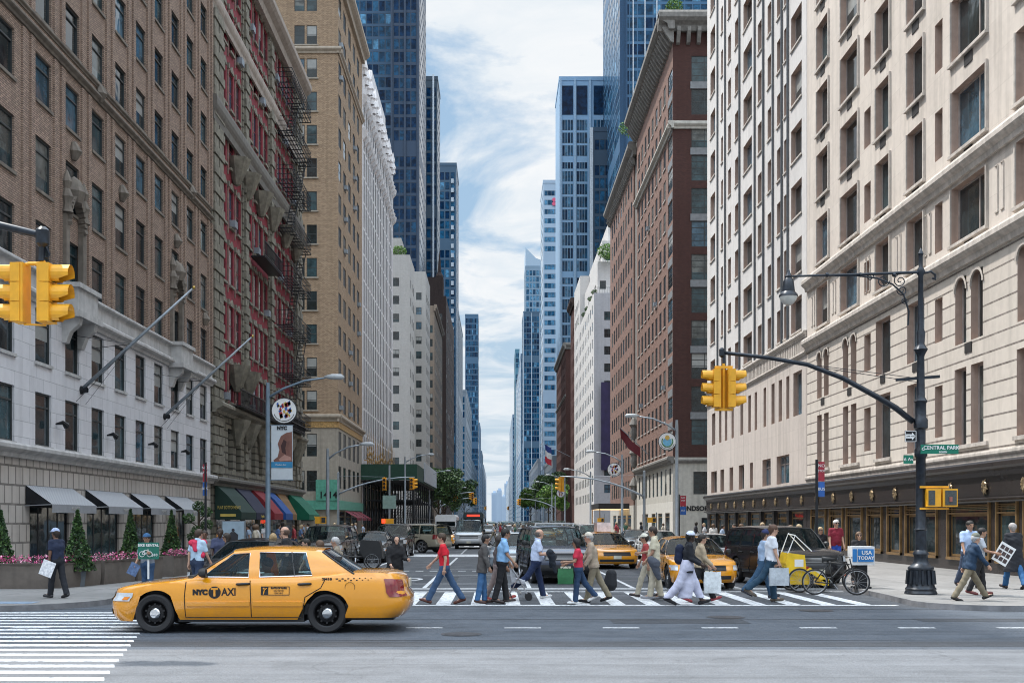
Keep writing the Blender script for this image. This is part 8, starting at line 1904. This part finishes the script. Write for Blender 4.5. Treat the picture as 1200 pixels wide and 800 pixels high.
# stroller between the pedestrians
X, Y = at(605, 0, 27.6).x, 27.6; o = empty('pushchair', (X, Y, .01), 'silver and white folding pushchair between the two men at centre', 'pushchair'); m = MB()
for s_ in (-.2, .2): m.tube([(X-.25, Y+s_, 1.0), (X+.05, Y+s_, .55), (X+.3, Y+s_, .1)], .014, 6); m.tube([(X+.15, Y+s_, .75), (X-.2, Y+s_, .1)], .014, 6); m.tube([(X-.25, Y+s_, 1.0), (X-.32, Y+s_, 1.05)], .02, 6)
m.build('frame', M_alloy, o); m = MB(); m.prism([(X-.12, .45), (X+.2, .40), (X+.22, .48), (X-.02, .55), (X-.12, 1.0), (X-.2, .98)], 'y', Y-.18, Y+.18); m.build('seat', pm('pale_fabric', (.5, .52, .56), .8, var=.3, scale=14), o)
for xx in (-.2, .3):
    for s_ in (-.2, .2): m = MB(); m.lathe([(0, -.02), (.09, -.02), (.09, .02), (0, .02)], (X+xx, Y+s_, .09), 14, 'y'); m.build('wheel', M_tyre, o)
# ---- flags
def flag(label, base, tip, cols, w, h):
    o = empty('flag', base, label, 'flag'); base = Vector(base); tip = Vector(tip); m = MB(); m.tube([base, tip], .05, 6); m.build('pole', M_steel, o); d = (base-tip).normalized()
    for i, c_ in enumerate(cols):
        m = MB(); rows = []
        for j in range(9): t = j/8; rows.append([tip+d*(w*t)+Vector((.15*math.sin(t*7+k), .2*math.sin(t*5), -h*(i+k)/len(cols)-.2*t)) for k in (0, 1)])
        m.grid(rows); m.build('cloth', c_, o, smooth=True)
fr_, fw_, fb_ = pm('flag_red', (.45, .03, .05), .7), pm('flag_white', (.65, .65, .65), .7), pm('flag_blue', (.02, .04, .2), .7)
flag('dark red flag on a slanted pole on the red brick building', (XR, 128, 9.6), (XR-3.2, 128, 12.6), [pm('flag_maroon', (.12, .012, .02), .7)], 3.0, 1.2)
flag('striped flag hanging from the far right facade', (XR, 262, 17), (XR-6, 262, 20), [fb_, fw_, fr_], 1.6, 4.2); flag('faded pink and white flag in the right distance', (XR, 420, 12), (XR-7, 420, 15), [fw_, pm('flag_pink', (.6, .3, .4), .7)], 3.5, 4)
# ---- trees
def tree(label, X, Y, h, r, mats, n=5200, z0=.13, name='street_tree', grp='street trees', leaf=.22):
    o = empty(name, (X, Y, z0), label, 'tree', grp); rr = random.Random(int(X*7+Y)); m = MB(); m.tube([(X, Y, z0), (X+.1, Y, h*.25), (X, Y, h*.5), (X+.2, Y, h*.8)], [.2, .15, .1, .04], 8); cl = []
    for k in range(9):
        a = k*2.4; e = (X+r*.6*math.cos(a), Y+r*.6*math.sin(a), h*(.5+.05*k)); m.tube([(X, Y, h*(.3+.03*k)), (X+r*.3*math.cos(a), Y+r*.3*math.sin(a), h*(.42+.04*k)), e], [.08, .05, .02], 5); cl.append(e)
    m.build('trunk', pm('bark', (.06, .045, .03), .9), o); m = MB()
    for e in cl+[(X, Y, h*.85), (X+.3, Y, h*.65)]: leafcloud(m, (e[0], e[1], e[2]+.1*h), (r*rr.uniform(.35, .55), r*rr.uniform(.35, .55), r*rr.uniform(.28, .45)), n//11, leaf, rr)
    m.build('crown', mats, o)
tree('dense dark green tree beside the scaffold shed on the left', -8.9, 172, 9.2, 3.6, GRN, 7000); tree('smaller dark tree behind the dense one on the left', -9.6, 205, 8.5, 3.2, GRN, 4000); tree('hazy green tree farther down the left kerb', -9.6, 330, 13, 4, GRN, 3000, leaf=.35)
tree('bright green tree at the right kerb before the grey block', 10.8, 215, 8.5, 3.0, GR2, 4000); tree('dark green tree at the right kerb', 12.0, 262, 12, 4.2, GRN, 5000, leaf=.3); tree('light green tree behind the dark one on the right', 9.9, 335, 11, 3.6, GR2, 3000, leaf=.35)
def shrub(label, X, Y, z, r, mats, n=900, leaf=.09): m = MB(); leafcloud(m, (X, Y, z), (r, r, r*.7), n, leaf, rn_); m.tube([(X, Y, z-r), (X, Y, z)], .05, 5); m.build('roof_shrub', mats, None, label=label, cat='shrub', base=(X, Y, z-r))
shrub('wild grass and shrub on the roof edge behind the bracketed cornice', 16.6, 142, 51.5, 1.3, GR2); shrub('green shrub on top of the bracketed cornice', 17.5, 111, 52.6, .9, GR2); shrub('bright green tree on a terrace of the white stepped block', 19.8, 200.6, 50.0, 2.0, GR2, 1600, .14)
for k in range(5): shrub('clipped green terrace plant on the white block, '+('nearest', 'second', 'third', 'fourth', 'farthest')[k], 17.7, 203+8*k, 43.2+(k % 2)*.4, .7, GRN, 300, .12)
shrub('green planting on the pale grey block roof terrace', -17.5, 202.5, 50.5, 1.4, GR2, 900, .13)
# ---- details on the avenue fronts
for k, (Yd, zc, w_) in enumerate(((93, 3.1, 2.6), (200, 4.2, 3), (340, 4, 4))): pass
o = empty('shop_canopy', (16, 150, 0), 'dark marquee above the lit hotel entrance on the right', 'canopy'); m = MB(); m.box(13.2, XR, 146, 158, 3.6, 4.3); m.build('roof', M_plast, o); m = MB()
for y in (146.3, 157.7): m.bar((13.4, y, .13), (13.4, y, 3.6), .12)
m.build('posts', M_bronze, o); m = MB(); m.box(13.4, XR, 146.2, 157.8, 3.55, 3.59); m.build('light_panel', pm('warm_light', (.8, .6, .3), .5, emit=((1, .7, .35), 1.2)), o)

bpy.data.scenes.remove(TXS)
